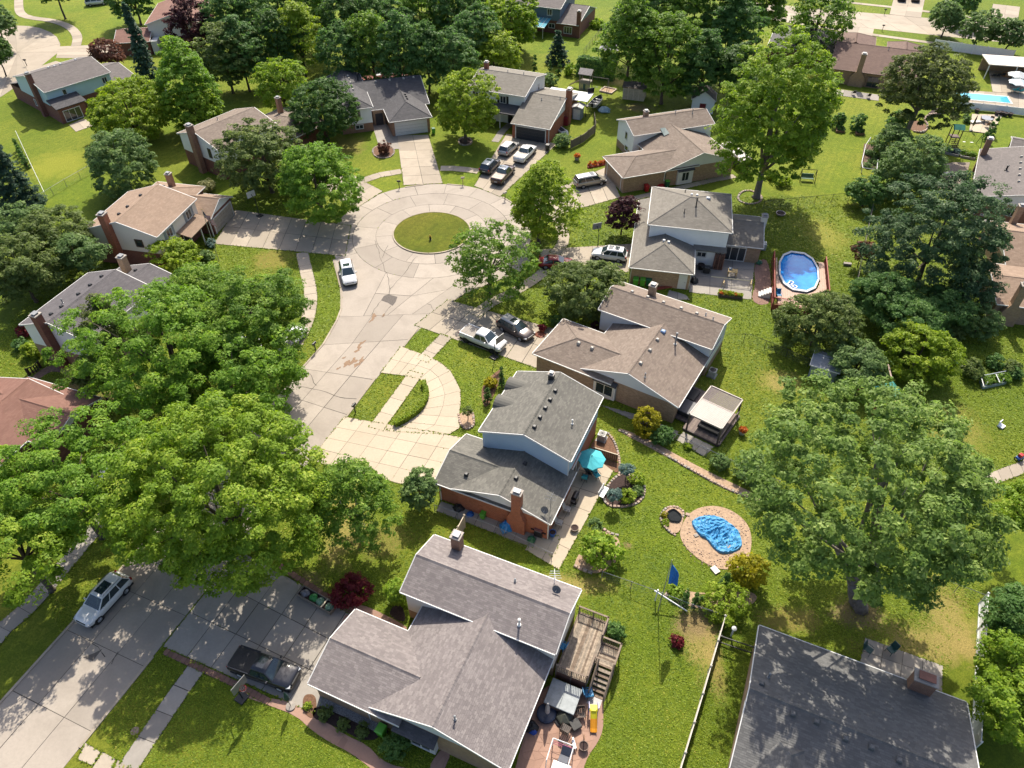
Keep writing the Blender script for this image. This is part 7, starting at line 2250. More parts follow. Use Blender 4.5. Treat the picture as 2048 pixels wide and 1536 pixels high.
m = MB(); m.loft([[(-.35, .3, .34), (.35, .3, .34), (.35, .36, .38), (-.35, .36, .38)], [(-.35, .75, .85), (.35, .75, .85), (.35, .81, .87), (-.35, .81, .87)]]); m.build('backrest', plain('slate_cushion', (.12, .13, .16), .6), t_)
p = at(1120, 1540, .5)
t_ = thing('white_table', 'white plastic table cut by the bottom edge on the pink patio', 'table', (p.x, p.y, .05), R(-20))
MB().bb(-.6, .7, -.4, .4, .66, .72).build('tabletop', VINYL, t_, bevel=.02)
for sx in (-.5, .6):
    for sy in (-.3, .3): MB().bar((sx, sy, 0), (sx, sy, .66), .03).build('leg', VINYL, t_)
p = at(1148, 1490, .25)
t_ = thing('toy_horse', 'small white ride on toy beside the fire pit bowl', 'toy', (p.x, p.y, .05), .2)
MB().bb(-.11, .11, -.3, .3, .2, .36).build('body', VINYL, t_, bevel=.05); MB().bb(-.07, .07, .24, .42, .34, .55).build('head', VINYL, t_, bevel=.03)
for sx in (-.1, .1):
    for sy in (-.22, .22): MB().tube([(sx * 1.2, sy, .08), (sx * 1.5, sy, .08)], .08, 8).build('wheel', BLACK, t_)
bin_('bright green wheelie bin against the front wall of the nearest house', 763, 1463, GREENP, -25, 1.0)
p = at(582, 1413)
t_ = thing('bird_feeder', 'dark green furled parasol on a round stone base by the front path', 'parasol', (p.x, p.y, .04))
MB().lathe(0, 0, [(.36, 0), (.36, .1), (.1, .14)], 16).build('base', plain('grey_stone', (.36, .32, .28)), t_)
MB().tube([(0, 0, .1), (0, 0, 2.45)], .025, 6).build('pole', DARK, t_)
MB().lathe(0, 0, [(.04, 1.15), (.17, 1.3), (.15, 1.8), (.03, 2.4)], 10).build('canopy', plain('bottle_green_canvas', (.02, .07, .06), .7), t_)
# bagged yard waste on a flat trailer beside the red bush
a, b = at(603, 1185), at(668, 1222)
t_ = thing('raised_trough', 'long raised trough of bagged compost by the red barberry', 'planter', (*((a + b) / 2).to_2d(), .02), math.atan2((b - a).y, (b - a).x))
L_ = (b - a).length
for s_ in (-1, 1): MB().bb(-L_ / 2, L_ / 2, s_ * .42, s_ * .47, 0, .45).build('side_board', WOODG, t_)
for s_ in (-1, 1): MB().bb(s_ * L_ / 2, s_ * (L_ / 2 + .05), -.47, .47, 0, .45).build('end_board', WOODG, t_)
MB().bb(-L_ / 2, L_ / 2, -.42, .42, 0, .25).build('soil', MULCHD, t_)
MB().bb(L_ * .22, L_ * .25, -.47, .47, .4, .46).build('cross_board', BEIGE, t_)
for i, (f, mt, l) in enumerate(((-.36, plain('grey_bag', (.22, .21, .23), .35), 'grey plastic bag at the left end of the trough'), (-.1, plain('green_bag', (.05, .3, .06), .35), 'bright green bag in the middle of the trough'), (.1, plain('sage_bag', (.2, .34, .22), .35), 'pale green bag right of the middle in the trough'), (.38, plain('sage_bag', (.2, .34, .22), .35), 'pale green bag at the right end of the trough'))):
    q = (a + b) / 2 + (b - a) * f
    heap(l, 0, 0, .36, mt, 'compost_bag', 'bag', .32, 20 + i, .25, q)
# ------------------------------------------------------------------ oval pool and its deck
PO, PT = Vector((36.6, 76.6, 0)), R(-14.6)
pd = thing('pool_deck', 'pale pink timber deck with red railing round the oval pool', 'deck', PO, PT)
PINKW = [plain('pink_plank', (.56, .38, .29), .8, .2, 5), plain('rose_plank', (.60, .42, .33), .8, .2, 5)]
REDW = plain('red_stained_wood', (.33, .075, .05), .7, .25, 6)
x_, k = -3.15, 0
while x_ < 3.3:
    xc = x_ + .07
    def up(y0, y1):
        if y1 - y0 > .15: MB().bb(x_, x_ + .133, y0, y1, 1.0, 1.05).build('plank', PINKW[k % 2], pd)
    if abs(xc) < 2.55:
        e = 4.62 * (1 - (abs(xc) / 2.6) ** 2.6) ** .4
        up(-7.7, -e)
    elif xc > 0: up(-7.7, 3.0)
    else:
        if int(k) % 3 == 0: up(-4.2, 2.7)
    x_ += .14; k += 1
m = MB(); m.bb(-3.2, 3.3, -7.75, -7.7, .15, 1.02); m.bb(3.3, 3.35, -7.7, 3, .2, 1.02); m.bb(-3.2, -3.15, -7.7, -4, .2, 1.02); m.build('skirt', REDW, pd)
for a, b in (((-3.15, -7.7), (-3.15, 2.7)), ((-3.15, -7.7), (1.2, -7.7)), ((3.3, -5.5), (3.3, 3.0))): rail_run(pd, a, b, 1.05, .95, REDW, .16)
for k in range(5): MB().bb(-4.3, -3.25, -4.6 + .0, -3.2, .17 * k, .17 * k + .16).build('tread', plain('white_step', (.7, .66, .62)), pd) if False else MB().bb(-3.3 - .28 * (5 - k), -3.3 - .28 * (4 - k), -5.3, -4.2, 0, .19 * (k + 1)).build('tread', plain('white_step', (.7, .66, .62)), pd)
for k in range(5): MB().bb(2.45, 3.2, 3.1 + .24 * k, 3.3 + .24 * k, .84 - .17 * k, .9 - .17 * k).build('tread', WOODY, pd)
pl = thing('oval_pool', 'oval above ground swimming pool with bright blue water', 'swimming pool', PO, PT)
N_ = 12
def oval(f, z): return [(2.45 * f * math.copysign(abs(math.cos(a)) ** .8, math.cos(a)), 4.5 * f * math.copysign(abs(math.sin(a)) ** .9, math.sin(a)), z) for a in [2 * math.pi * (k + .5) / N_ for k in range(N_)]]
MB().loft([oval(1, 0), oval(1, 1.22)], cap=False).build('outer_wall', plain('pool_wall', (.5, .53, .56)), pl)
MB().loft([oval(.965, 1.22), oval(.95, .1)], cap=False).build('liner', plain('pool_liner', (.03, .20, .55), .5, .25, 3), pl)
m = MB(); m.add(oval(.95, .25), [tuple(range(N_))]); m.build('pool_floor', plain('pool_liner', (.03, .20, .55)), pl)
ia, oa = oval(.94, 0), oval(1.035, 0)
for k in range(N_):
    j = (k + 1) % N_
    m = MB()
    q = [Vector(oa[k]), Vector(oa[j]), Vector(ia[j]), Vector(ia[k])]
    q = inset(q, .008)
    m.prism(q, 1.2, 1.27); m.build('rim', plain('rim_grey', (.50, .53, .57), .4, .06), pl)
wm = bpy.data.materials.new('pool_water')
t_, b_ = nodes(wm)
b_.inputs['Roughness'].default_value = .05
b_.inputs['IOR'].default_value = 1.33
c_ = objc(t_)
t_.links.new(mixc(t_, ramp(t_, noise(t_, .55, 3, .6, c_), .35, .7), (.006, .13, .46), (.03, .27, .62)), b_.inputs['Base Color'])
bump(t_, b_, noise(t_, 3.5, 3, .6, c_), .25, .04)
m = MB(); m.add(oval(.955, 1.1), [tuple(range(N_))]); m.build('water', wm, pl)
for i, (x_, y_) in enumerate(((-1.15, -3.2), (-.55, -3.55), (-.95, -2.75))):
    m = MB(); pts_ = [(math.cos(a) * .26, math.sin(a) * .26, 0) for a in [2 * math.pi * k / 14 for k in range(15)]]
    m.tube(pts_, .08, 6)
    o_ = tag(m.build('swim_ring', VINYL, None), '%s of the white rings floating in the oval pool' % ['leftmost', 'rightmost', 'topmost'][i], 'swim ring', 'white rings in the pool')
    o_.location = local(PO, PT, x_, y_, 1.14)
chair('blue chair on the pool deck by the red railing', 1558, 590, 0, plain('azure_plastic', (.01, .22, .46), .4), z=1.05)
# patio of the hip roofed house
t_ = thing('pallet_stack', 'tall leaning stack of reddish brown pallets by the white wall', 'pallet stack', at(1434, 536), R(-11))
for k in range(13):
    for j in range(4): MB().bb(-.62, .62, -.5 + j * .28, -.32 + j * .28, .04 + k * .17, .07 + k * .17).build('board', plain('pallet_wood', (.30, .15, .10), .85, .4, 5), t_)
    for j in (-.55, 0, .55): MB().bb(j - .05, j + .05, -.5, .52, .07 + k * .17, .165 + k * .17).build('bearer', plain('pallet_wood', (.30, .15, .10)), t_)
t_ = thing('work_bench', 'yellow timber work bench with a long plank across it', 'work bench', at(1463, 553), R(-12))
MB().bb(-.6, .6, -.3, .5, .8, .86).build('bench_top', WOODY, t_)
for sx in (-.5, .5):
    for sy in (-.22, .42): MB().box(sx, sy, .4, .09, .09, .8).build('leg', WOODY, t_)
MB().bb(-.5, -.1, .1, .4, .86, 1.1).build('tool_box', plain('steel_grey', (.3, .34, .38)), t_)
a, b = at(1422, 553, .95), at(1503, 562, .95)
t_ = tag(MB().tube([a, b], .07, 4).build('long_plank', plain('fresh_plank', (.62, .55, .36), .7)), 'long pale plank lying across the work bench', 'plank')
for i, (x, y) in enumerate(((1446, 572), (1500, 574))):
    t_ = thing('saw_horse', '%s saw horse under the long plank' % ['left', 'right'][i], 'saw horse', at(x, y), R(70), 'saw horses')
    MB().bb(-.5, .5, -.05, .05, .7, .8).build('beam', WOODY, t_)
    for sx in (-.4, .4):
        for sy in (-.25, .25): MB().bar((sx, sy, 0), (sx, 0, .72), .03).build('leg', WOODY, t_)
t_ = thing('flower_planter', 'long dark wooden planter on the patio edge below the work bench', 'planter', at(1460, 594), R(-12))
for s_ in (-1, 1): MB().bb(-1.45, 1.45, s_ * .3, s_ * .36, 0, .4).build('side_board', plain('dark_planter', (.10, .075, .06), .85), t_)
for s_ in (-1, 1): MB().bb(s_ * 1.39, s_ * 1.45, -.3, .3, 0, .4).build('end_board', plain('dark_planter', (.10, .075, .06)), t_)
MB().bb(-1.39, 1.39, -.3, .3, 0, .3).build('soil', MULCHD, t_)
for k, kd in enumerate(('flame', 'gold', 'lime', 'flame', 'gold')):
    me, C = crown_mesh(kd, .28, .2, .12, 60 + k, 3, .12, 'round', 0, -.3)
    link('flower', me, t_).location = (-1.1 + .55 * k, 0, .45)
for i, (x, mt, l) in enumerate(((1271, GREENP, 'left lime green bin beside the brick garage wall'), (1285, GREENP, 'right lime green bin beside the brick garage wall'), (1297, DGREENP, 'dark green bin by the brick chimney'))): bin_(l, x, 565, mt, -11, 1.05, name='refuse_bin')
t_ = thing('timber_pile', 'pile of red stained planks behind the chimney of the brown roof', 'timber pile', at(1338, 573), R(14))
for k in range(9): MB().bb(-1.9, 1.7, -.4 + .1 * (k % 5), -.31 + .1 * (k % 5), .05 + .1 * (k // 5), .13 + .1 * (k // 5)).build('plank', REDW, t_)
pot('round black kettle grill by the white wall', 1402, 534, .45, .7, BLACK, name='kettle_grill')
grill('dark grill under the window beside the pallets', 1414, 537, -11)
heap('green hose heap beside the red mulch', 1518, 524, .45, DGREENP, 'garden_gear', 'gear', .4, 31)
heap('dark bins and gear at the garage corner of the hip roofed house', 1389, 560, .5, DARK, 'garden_gear', 'gear', .7, 32)
p = at(1523, 492, .4)
tag(MB().box(p.x, p.y, .45, 1.2, 1.0, .9, R(-11)).build('utility_box', plain('pale_metal', (.58, .58, .56), .5), bevel=.04), 'pale utility box at the corner of the hip roofed house', 'utility box')
p = at(1695, 528, .2)
tag(MB().box(p.x, p.y, .2, 1.0, .45, .3, -.2).build('stone_block', STONES[2], bevel=.04), 'grey block lying on the sunny lawn by the long wire fence', 'block')
pot('pinkish fire ring on the lawn beside the tall maple shadow', 1561, 428, .7, .3, plain('pink_rim', (.45, .36, .36)), name='fire_ring')
bin_('yellow topped bin beside the covered trailer', 1493, 345, BLACK, 0, 1.0, lid=plain('yellow_lid', (.5, .42, .03)), name='refuse_bin')
bin_('green lidded bin in front of the skylight roofed house', 1334, 368, DGREENP, 18, 1.0, lid=GREENP, name='refuse_bin')
heap('red kayak shaped gear by the brick wall', 1320, 369, .8, REDP, 'garden_gear', 'gear', .5, 33)
bin_('red bin in front of the skylight roofed house', 1293, 377, REDP, 18, 1.0, name='refuse_bin')
t_ = thing('covered_trailer', 'trailer under a pale tarpaulin cover beside the tall maple', 'trailer', (35.9, 109.0, 0), R(-72))
MB().loft([[(x_, y_, z_) for y_, z_ in ((-1.1, 1.5), (-.9, 1.85), (0, 1.95), (.9, 1.85), (1.1, 1.5))] for x_ in (-3.2, 3.2)], closed=False).build('cover', plain('cream_tarpaulin', (.66, .6, .54), .7, .08), t_)
MB().bb(-3.1, 3.1, -1.0, 1.0, .45, 1.5).build('body', plain('navy_body', (.035, .04, .07)), t_)
for sx in (-.6, .5):
    for sy in (-1, 1): MB().tube([(sx, sy * .9, .33), (sx, sy * 1.1, .33)], .33, 12).build('wheel', TYRE, t_)
# ------------------------------------------------------------------ sheds
SHW = siding_mat('shed_white', (.62, .65, .66)); SHT = siding_mat('shed_tan', (.52, .45, .34), .6); SHB = plain('shed_blue_grey', (.30, .33, .35), .6, .1)
shed('white shed with red door behind the skylight roof', (32.3, 128.4), -14, 3.9, 3.6, 2.4, 3.9, SHW, SH_L, dm=plain('barn_red', (.20, .02, .03)))
shed('tan panelled shed beside the tall tree trunks', (20.6, 134.3), -17, 4.0, 2.8, 2.3, 2.9, SHT, SH_L, ax='u', doors=4, trim=plain('brown_trim', (.12, .07, .04)), dm=plain('tan_panel', (.56, .49, .37)))
shed('blue grey shed under the round dense tree', (32.5, 58.0), -27, 2.7, 2.9, 1.9, 2.35, SHB, plain('shed_roof_blue', (.26, .28, .31), .6, .15), ax='u')
shed('little pale shed in the wood at the top', tuple(at(632, 112).to_2d()), -15, 2.6, 2.4, 2.2, 3.2, plain('shed_beige', (.42, .36, .27), .7), SH_L)
shed('narrow grey lean shed against the brick chimney', tuple(at(1144, 238).to_2d()), -21, 1.6, 1.6, 2.2, 2.5, SHB, plain('pale_shed_roof', (.55, .53, .5), .6))
t_ = thing('patio_awning', 'white flat awning behind the dark garage house', 'awning', (HF.o.x, HF.o.y, 0), HF.th)
MB().bb(1.5, 9.5, 12.8, 16.8, 2.75, 2.86).build('awning_roof', plain('white_awning', (.68, .69, .7), .5, .06), t_)
for x_ in (9.3, 5.5): MB().box(x_, 13.0, 1.36, .1, .1, 2.7).build('post', DARK, t_)
# play towers
def aframe(root, x, y, h, mat, n='leg', spread=.7):
    for s_ in (-1, 1): MB().bar((x, y + s_ * spread, 0), (x, y, h), .05).build(n, mat, root)
t_ = thing('play_tower', 'grey play tower with house roof, swing beam and slide by the tall hedge', 'play set', at(1171, 177), R(-21))
GW = plain('grey_play_wood', (.30, .27, .24), .8, .2, 5)
for sx in (-1, 1):
    for sy in (-1, 1): MB().box(sx * 1.0, sy * .9, 1.6, .14, .14, 3.2).build('post', GW, t_)
MB().bb(-1.05, 1.05, -.95, .95, 1.35, 1.45).build('platform', GW, t_)
for k in range(9): MB().bb(-1.0 + k * .22, -.82 + k * .22, -.98, -.94, 0, 1.9).build('board', GW, t_)
MB().bb(-.25, .25, -1.01, -.98, .1, 1.2).build('door', plain('teal_door', (.05, .12, .11)), t_)
m = MB(); m.loft([[(x_, -1.2, 3.0), (x_, 0, 3.75), (x_, 1.2, 3.0), (x_, 1.2, 2.9), (x_, 0, 3.65), (x_, -1.2, 2.9)] for x_ in (-1.3, 1.3)]); m.build('roof', plain('grey_play_roof', (.36, .33, .32), .8), t_)
MB().bar((1.0, 0, 2.4), (4.4, 0, 2.4), .07).build('swing_beam', GW, t_); aframe(t_, 4.4, 0, 2.4, GW, spread=1.0)
for x_ in (2.2, 3.3):
    for dx in (-.2, .2): MB().bar((x_ + dx, 0, 2.4), (x_ + dx, .0, .6), .012).build('chain', DARK, t_)
    MB().bb(x_ - .24, x_ + .24, -.1, .1, .56, .6).build('swing_seat', BLACK, t_)
m = MB(); m.loft([[(x_, -.3, z_ + .15), (x_, -.25, z_), (x_, .25, z_), (x_, .3, z_ + .15)] for x_, z_ in ((-1.05, 1.4), (-2.2, .8), (-3.3, .15))], closed=False); m.build('slide', plain('tan_slide', (.45, .36, .26)), t_)
t_ = thing('sandbox', 'square wooden sandbox on the lawn near the boat', 'sandbox', at(1216, 182), R(-30))
for a in ((-1.3, 1.3, -1.2, -1.05), (-1.3, 1.3, 1.05, 1.2), (-1.3, -1.15, -1.05, 1.05), (1.15, 1.3, -1.05, 1.05)): MB().bb(*a, 0, .28).build('side_board', plain('pink_timber', (.55, .42, .34)), t_)
MB().bb(-1.15, 1.15, -1.05, 1.05, 0, .12).build('sand', SOIL, t_)
a = at(1208, 222)
heap('pale blue sheeted heap beside the open boat', 0, 0, 1.1, plain('pale_blue_sheet', (.24, .37, .42), .6), 'sheeted_heap', 'tarpaulin', .7, 51, world=a)
t_ = thing('red_swing_frame', 'red swing frame with green tent canopy above the enormous maple', 'play set', at(1762, 838), R(-12))
RSW = plain('red_swing_wood', (.38, .075, .03), .6, .2, 5)
MB().bar((-2.0, 3.1, 1.6), (.3, 4.6, 2.2), .09).build('beam', RSW, t_)
MB().bar((-2.6, 2.6, 0), (-2.0, 3.1, 1.6), .07).build('leg', RSW, t_); MB().bar((-1.2, 1.6, 0), (-2.0, 3.1, 1.6), .07).build('leg', RSW, t_)
MB().bar((-.6, 3.9, 1.9), (1.2, 3.0, 1.6), .08).build('beam', RSW, t_); MB().bar((.6, 4.6, 2.2), (1.6, 3.3, .2), .07).build('leg', RSW, t_); MB().bar((.1, 4.7, 2.1), (.3, 6.0, 0), .07).build('leg', RSW, t_)
MB().bar((.55, -.2, 3.0), (.5, 5.3, 3.0), .08).build('ridge_pole', plain('pink_pole', (.62, .45, .38)), t_)
m = MB(); m.loft([[(-1.0, y_, 2.0), (.53, y_, 3.1), (1.7, y_, 1.9)] for y_ in (.2, 1.0, 1.8, 2.6)], closed=False); m.build('canopy', plain('green_awning', (.03, .24, .20), .7), t_)
for x_, y_ in ((-.95, .25), (-.95, 2.5), (1.65, .25), (1.65, 2.5)): MB().box(x_, y_, 1.0, .12, .12, 2.0).build('post', RSW, t_)
MB().bb(-.95, 1.65, .25, 2.5, 1.0, 1.1).build('platform', WOODY, t_)
t_ = thing('green_roof_play_set', 'small play set with green canopy and black swing frame at the right', 'play set', at(1902, 288), R(-10))
for sx in (-1, 1):
    for sy in (-1, 1): MB().box(sx * .7, sy * .7, 1.4, .12, .12, 2.8).build('post', plain('play_brown', (.12, .06, .04)), t_)
m = MB(); m.loft([[(x_, -.9, 2.8), (x_, 0, 3.4), (x_, .9, 2.8)] for x_ in (-.9, .9)], closed=False); m.build('canopy', plain('green_awning2', (.01, .20, .14), .6), t_)
MB().bb(-.7, .7, -.7, .7, 1.3, 1.4).build('platform', plain('play_brown', (.12, .06, .04)), t_)
for k in range(6): MB().bb(-.6, .6, -1.0 - k * .24, -.82 - k * .24, 1.1 - k * .2, 1.16 - k * .2).build('rung', plain('play_brown', (.12, .06, .04)), t_)
MB().bar((.7, 0, 2.3), (4.2, -.2, 2.3), .06).build('swing_beam', BLACK, t_); aframe(t_, 4.2, -.2, 2.3, BLACK, spread=1.2)
for x_ in (1.8, 3.0):
    for dx in (-.2, .2): MB().bar((x_ + dx, -.1, 2.3), (x_ + dx, -.1, .6), .012).build('chain', DARK, t_)
    MB().bb(x_ - .22, x_ + .22, -.2, 0, .56, .6).build('swing_seat', VINYL, t_)
t_ = thing('green_glider_swing', 'green garden swing seat in the shade of the very tall maple', 'garden swing', at(1613, 362), R(-8))
for s_ in (-1, 1): aframe(t_, s_ * 1.1, 0, 1.9, DARK, spread=.7)
MB().bar((-1.1, 0, 1.9), (1.1, 0, 1.9), .05).build('top_bar', DARK, t_)
MB().bb(-.9, .9, -.4, .3, .5, .58).build('seat', plain('sage_cushion', (.16, .26, .16), .8), t_, bevel=.02); MB().bb(-.9, .9, .3, .38, .58, 1.1).build('backrest', plain('sage_cushion', (.16, .26, .16)), t_)
t_ = thing('garden_swing', 'grey canopy gazebo glimpsed beside the tall trees at the top', 'gazebo', (20.0, 154.5, 0), R(-15))
m = MB(); m.loft([[(-2, -2, 2.4), (2, -2, 2.4), (2, 2, 2.4), (-2, 2, 2.4)], [(-.6, -.6, 3.2), (.6, -.6, 3.2), (.6, .6, 3.2), (-.6, .6, 3.2)], [(-.3, -.3, 3.45), (.3, -.3, 3.45), (.3, .3, 3.45), (-.3, .3, 3.45)]]); m.build('canopy', plain('grey_canopy', (.34, .33, .35), .7), t_)
for sx in (-1, 1):
    for sy in (-1, 1): MB().box(sx * 1.9, sy * 1.9, 1.2, .12, .12, 2.4).build('post', DARK, t_)
# vegetable frame, raised beds, potager
t_ = thing('vegetable_frame', 'white pipe frame round the vegetable plot beside the willowy tree', 'plant frame', at(1728, 330))
o_ = at(1728, 330)
q = [at(*k) - o_ for k in ((1738, 285), (1728, 300), (1720, 335), (1722, 346), (1750, 350), (1752, 330))]
for a, b in zip(q, q[1:]): MB().bar(a + Vector((0, 0, .9)), b + Vector((0, 0, .9)), .05).build('rail', VINYL, t_)
for a in q: MB().bar(a, a + Vector((0, 0, .95)), .05).build('post', VINYL, t_)
for i, (x, y) in enumerate(((1738, 305), (1752, 310), (1745, 322), (1758, 298), (1736, 330), (1760, 325))): shrub('maple' if i % 2 else 'pale', ('%s leafy crop from the top in the vegetable plot' % ordn[i]), x, y, 9, .5, cat='crop', name='crop_plant', group='crops in the vegetable plot')
def raised(label, cs, h, mat, fill='maple', n=3, pole=None):
    o = at(*cs[0]); q = [(at(*c) - o).to_2d() for c in cs]
    r_ = thing('raised_bed', label, 'raised bed', o)
    for a, b in zip(q, q[1:] + q[:1]):
        d = b - a; c = (a + b) / 2
        MB().box(c.x, c.y, h / 2, d.length, .12, h, math.atan2(d.y, d.x)).build('side_board', mat, r_)
    MB().prism(inset([Vector(v) for v in q], .08), 0, h * .8).build('soil', MULCHD, r_)
    for k in range(n):
        c = (q[0] + q[3]) / 2
        e = (q[1] + q[2]) / 2
        w = c.lerp(e, (k + .5) / n)
        L = (q[3] - q[0]).length
        me, C = crown_mesh(fill, L * .42, .35, .16, 77 + k, 2.6, .2, 'round', 0, -.3)
        link('crop', me, r_).location = (w.x, w.y, h + .1)
    return r_
raised('grey edged raised bed with white pipe frame below the row of bushes', ((1958, 760), (2014, 750), (2010, 768), (1964, 778)), .35, plain('sage_board', (.30, .36, .32)))
t_ = thing('pipe_frame', 'white pipe frame over the raised bed at the right', 'plant frame', at(1986, 765))
o_ = at(1986, 765)
for c0, c1 in (((1960, 752), (2012, 742)), ((1968, 772), (1962, 752)), ((2000, 765), (1992, 748))): MB().bar(at(*c0, .9) - o_, at(*c1, .9) - o_, .045).build('rail', VINYL, t_)
for c in ((1962, 762), (2012, 752), (1968, 776), (2000, 770)): MB().bar(at(*c) - o_, at(*c) - o_ + Vector((0, 0, .9)), .04).build('post', VINYL, t_)
raised('long low raised bed with grey curb below the green roofed play set', ((1890, 300), (1918, 306), (1916, 314), (1890, 308)), .35, plain('grey_curb', (.42, .4, .38)), 'frost', 2)
raised('short raised bed at the corner of the grey roofed house', ((1922, 307), (1952, 313), (1948, 320), (1920, 315)), .35, plain('grey_curb', (.42, .4, .38)), 'maple', 2)
raised('small raised planter round the left fruit tree', ((1672, 258), (1688, 258), (1688, 266), (1672, 266)), .4, plain('brown_board', (.24, .13, .07)), 'deep', 1)
raised('small raised planter round the right fruit tree', ((1711, 263), (1727, 263), (1727, 271), (1711, 271)), .4, plain('brown_board', (.24, .13, .07)), 'deep', 1)
raised('red edged flower strip beside the minivan', ((1175, 332), (1215, 324), (1215, 329), (1176, 337)), .25, plain('red_edging', (.4, .04, .03)), 'flame', 4)
pot('pot of orange flowers on the lawn near the minivan', 1154, 317, .45, .5, plain('stone_grey', (.4, .38, .35)), 'flame')
pot('terracotta pot with red plant beside the dark silver car', 1084, 660, .4, .5, plain('terracotta', (.34, .10, .05)), 'red')
heap('low brick block under the terracotta pot', 1080, 668, .6, plain('terracotta', (.34, .10, .05)), 'brick_plinth', 'plinth', .2, 61)
# far patios
table('round grey table on the pale patio at the right', 1974, 236, plain('slate_top', (.3, .32, .36), .4), 1.05)
for i, (x, y, r) in enumerate(((1966, 240, 60), (1982, 241, -40), (1974, 250, 180))): chair(('%s brown chair at the round grey table' % ['left', 'right', 'front'][i]), x, y, r, plain('wicker', (.25, .14, .08)), w_=.6, group='chairs at the round grey table')
t_ = thing('lounge_chair', 'white lounger with furled parasol on the pale patio', 'lounger', at(1950, 246), R(10))
MB().bb(-.9, .9, -.35, .35, .25, .33).build('seat', VINYL, t_)
for sx in (-.8, .8):
    for sy in (-.3, .3): MB().box(sx, sy, .13, .06, .06, .25).build('leg', VINYL, t_)
parasol('furled brown parasol beside the white lounger', 1955, 232, 2.6, 1, plain('brown_canvas', (.2, .15, .1)), furled=True)
for i, (x, y) in enumerate(((1954, 222), (1994, 227), (2003, 227), (2011, 229), (2021, 230))): pot('%s dark pot along the white pool wall' % ordn[i], x, y, .42, .6, plain('dark_pot', (.05, .045, .05)), None, 'dark pots along the pool wall')
table('square white table on the taupe patio', 1898, 348, plain('white_top', (.62, .56, .5)), .75, .6, rnd_=False)
for i, (x, y, r) in enumerate(((1888, 350, 90), (1909, 350, -90), (1899, 360, 180))): chair(('%s dark chair at the square white table' % ['left', 'right', 'front'][i]), x, y, r, WIC, w_=.55, group='chairs at the square white table')
chair('green chair on the shaded patio by the wide chimney', 1737, 1300, 40, plain('dark_teal_plastic', (.02, .09, .09), .4))
chair('second green chair on the shaded patio by the lawn', 1782, 1300, 300, plain('dark_teal_plastic', (.02, .09, .09), .4))
heap('hose reel of green hose at the slate roof eave', 1472, 1510, .3, plain('hose_green', (.03, .35, .2)), 'hose_reel', 'hose', .4, 71)
grill('large stainless grill on the patio by the brick chimney, upper right', 1743, 166, -21, plain('white_hood', (.6, .62, .65), .3))
for i, (x, y) in enumerate(((1707, 186), (1737, 192))): chair('%s dark chair on the patio of the chocolate roof' % ['left', 'right'][i], x, y, 180, DARK, group='chairs on the patio of the chocolate roof')
p = at(1976, 198)
PLT = R(-13)
t_ = thing('lap_pool', 'rectangular turquoise pool at the upper right corner', 'swimming pool', at(1970, 197), R(-14))
MB().bb(-5.4, 4.4, -1.7, 2.0, .0, .1).build('coping', plain('white_slab', (.72, .66, .6)), t_)
wm2 = plain('turquoise_water', (.10, .50, .66), .06, .12, .6)
MB().bb(-5.1, 4.1, -1.4, 1.7, .06, .115).build('water', wm2, t_)
parasol('white and blue parasol by the lap pool', 2042, 158, 2.5, 1.9, plain('pale_blue_canvas', (.5, .62, .66)), plain('white_canvas', (.7, .7, .7)))
parasol('pale grey parasol nearest the patio cover', 2040, 143, 2.6, 1.9, plain('pale_grey_canvas', (.55, .58, .58)))
for i, (x, y) in enumerate(((1985, 152), (1994, 152), (2004, 150))): chair('%s dark chair below the white patio cover' % ['left', 'middle', 'right'][i], x, y, 180, DARK, w_=.7, group='chairs below the white patio cover')
for i, (x, y) in enumerate(((2030, 180), (2040, 182))): chair('%s teal chair by the lap pool' % ['left', 'right'][i], x, y, 200, TEAL, w_=.7, group='teal chairs by the lap pool')
heap('orange covered chair by the patio cover', 2014, 148, .9, plain('orange_cover', (.42, .22, .1)), 'covered_chair', 'chair', .9, 72)
t_ = thing('red_shelter', 'red ice shelter box beside the dark garage house', 'shelter', at(1128, 247), R(-21))
MB().bb(-.9, .9, -.9, .9, 0, 1.5).build('body', plain('dark_red_fabric', (.25, .015, .02), .7), t_, bevel=.1); MB().bb(-.7, .7, -.4, .7, 1.5, 1.56).build('top_panel', VINYL, t_)
t_ = thing('cold_frame', 'white rimmed dark tray leaning by the red shelter', 'tray', at(1121, 262), R(30))
MB().bb(-.5, .5, -1.1, 1.1, .1, .35).build('tray', plain('tray_navy', (.02, .03, .05)), t_)
for a in ((-.58, -.5, -1.15, 1.15), (.5, .58, -1.15, 1.15), (-.5, .5, 1.1, 1.15), (-.5, .5, -1.15, -1.1)): MB().bb(*a, .1, .42).build('rim', VINYL, t_)
bin_('dark bin at the right corner of the charcoal garage', 1095, 296, BLACK, -21, name='refuse_bin'); bin_('lime green bin at the right corner of the white garage door', 867, 262, GREENP, 17, .9, lid=DGREENP, name='refuse_bin')
heap('white sack on top of the driveway bush', 1133, 266, .35, VINYL, 'white_sack', 'sack', .9, 74)
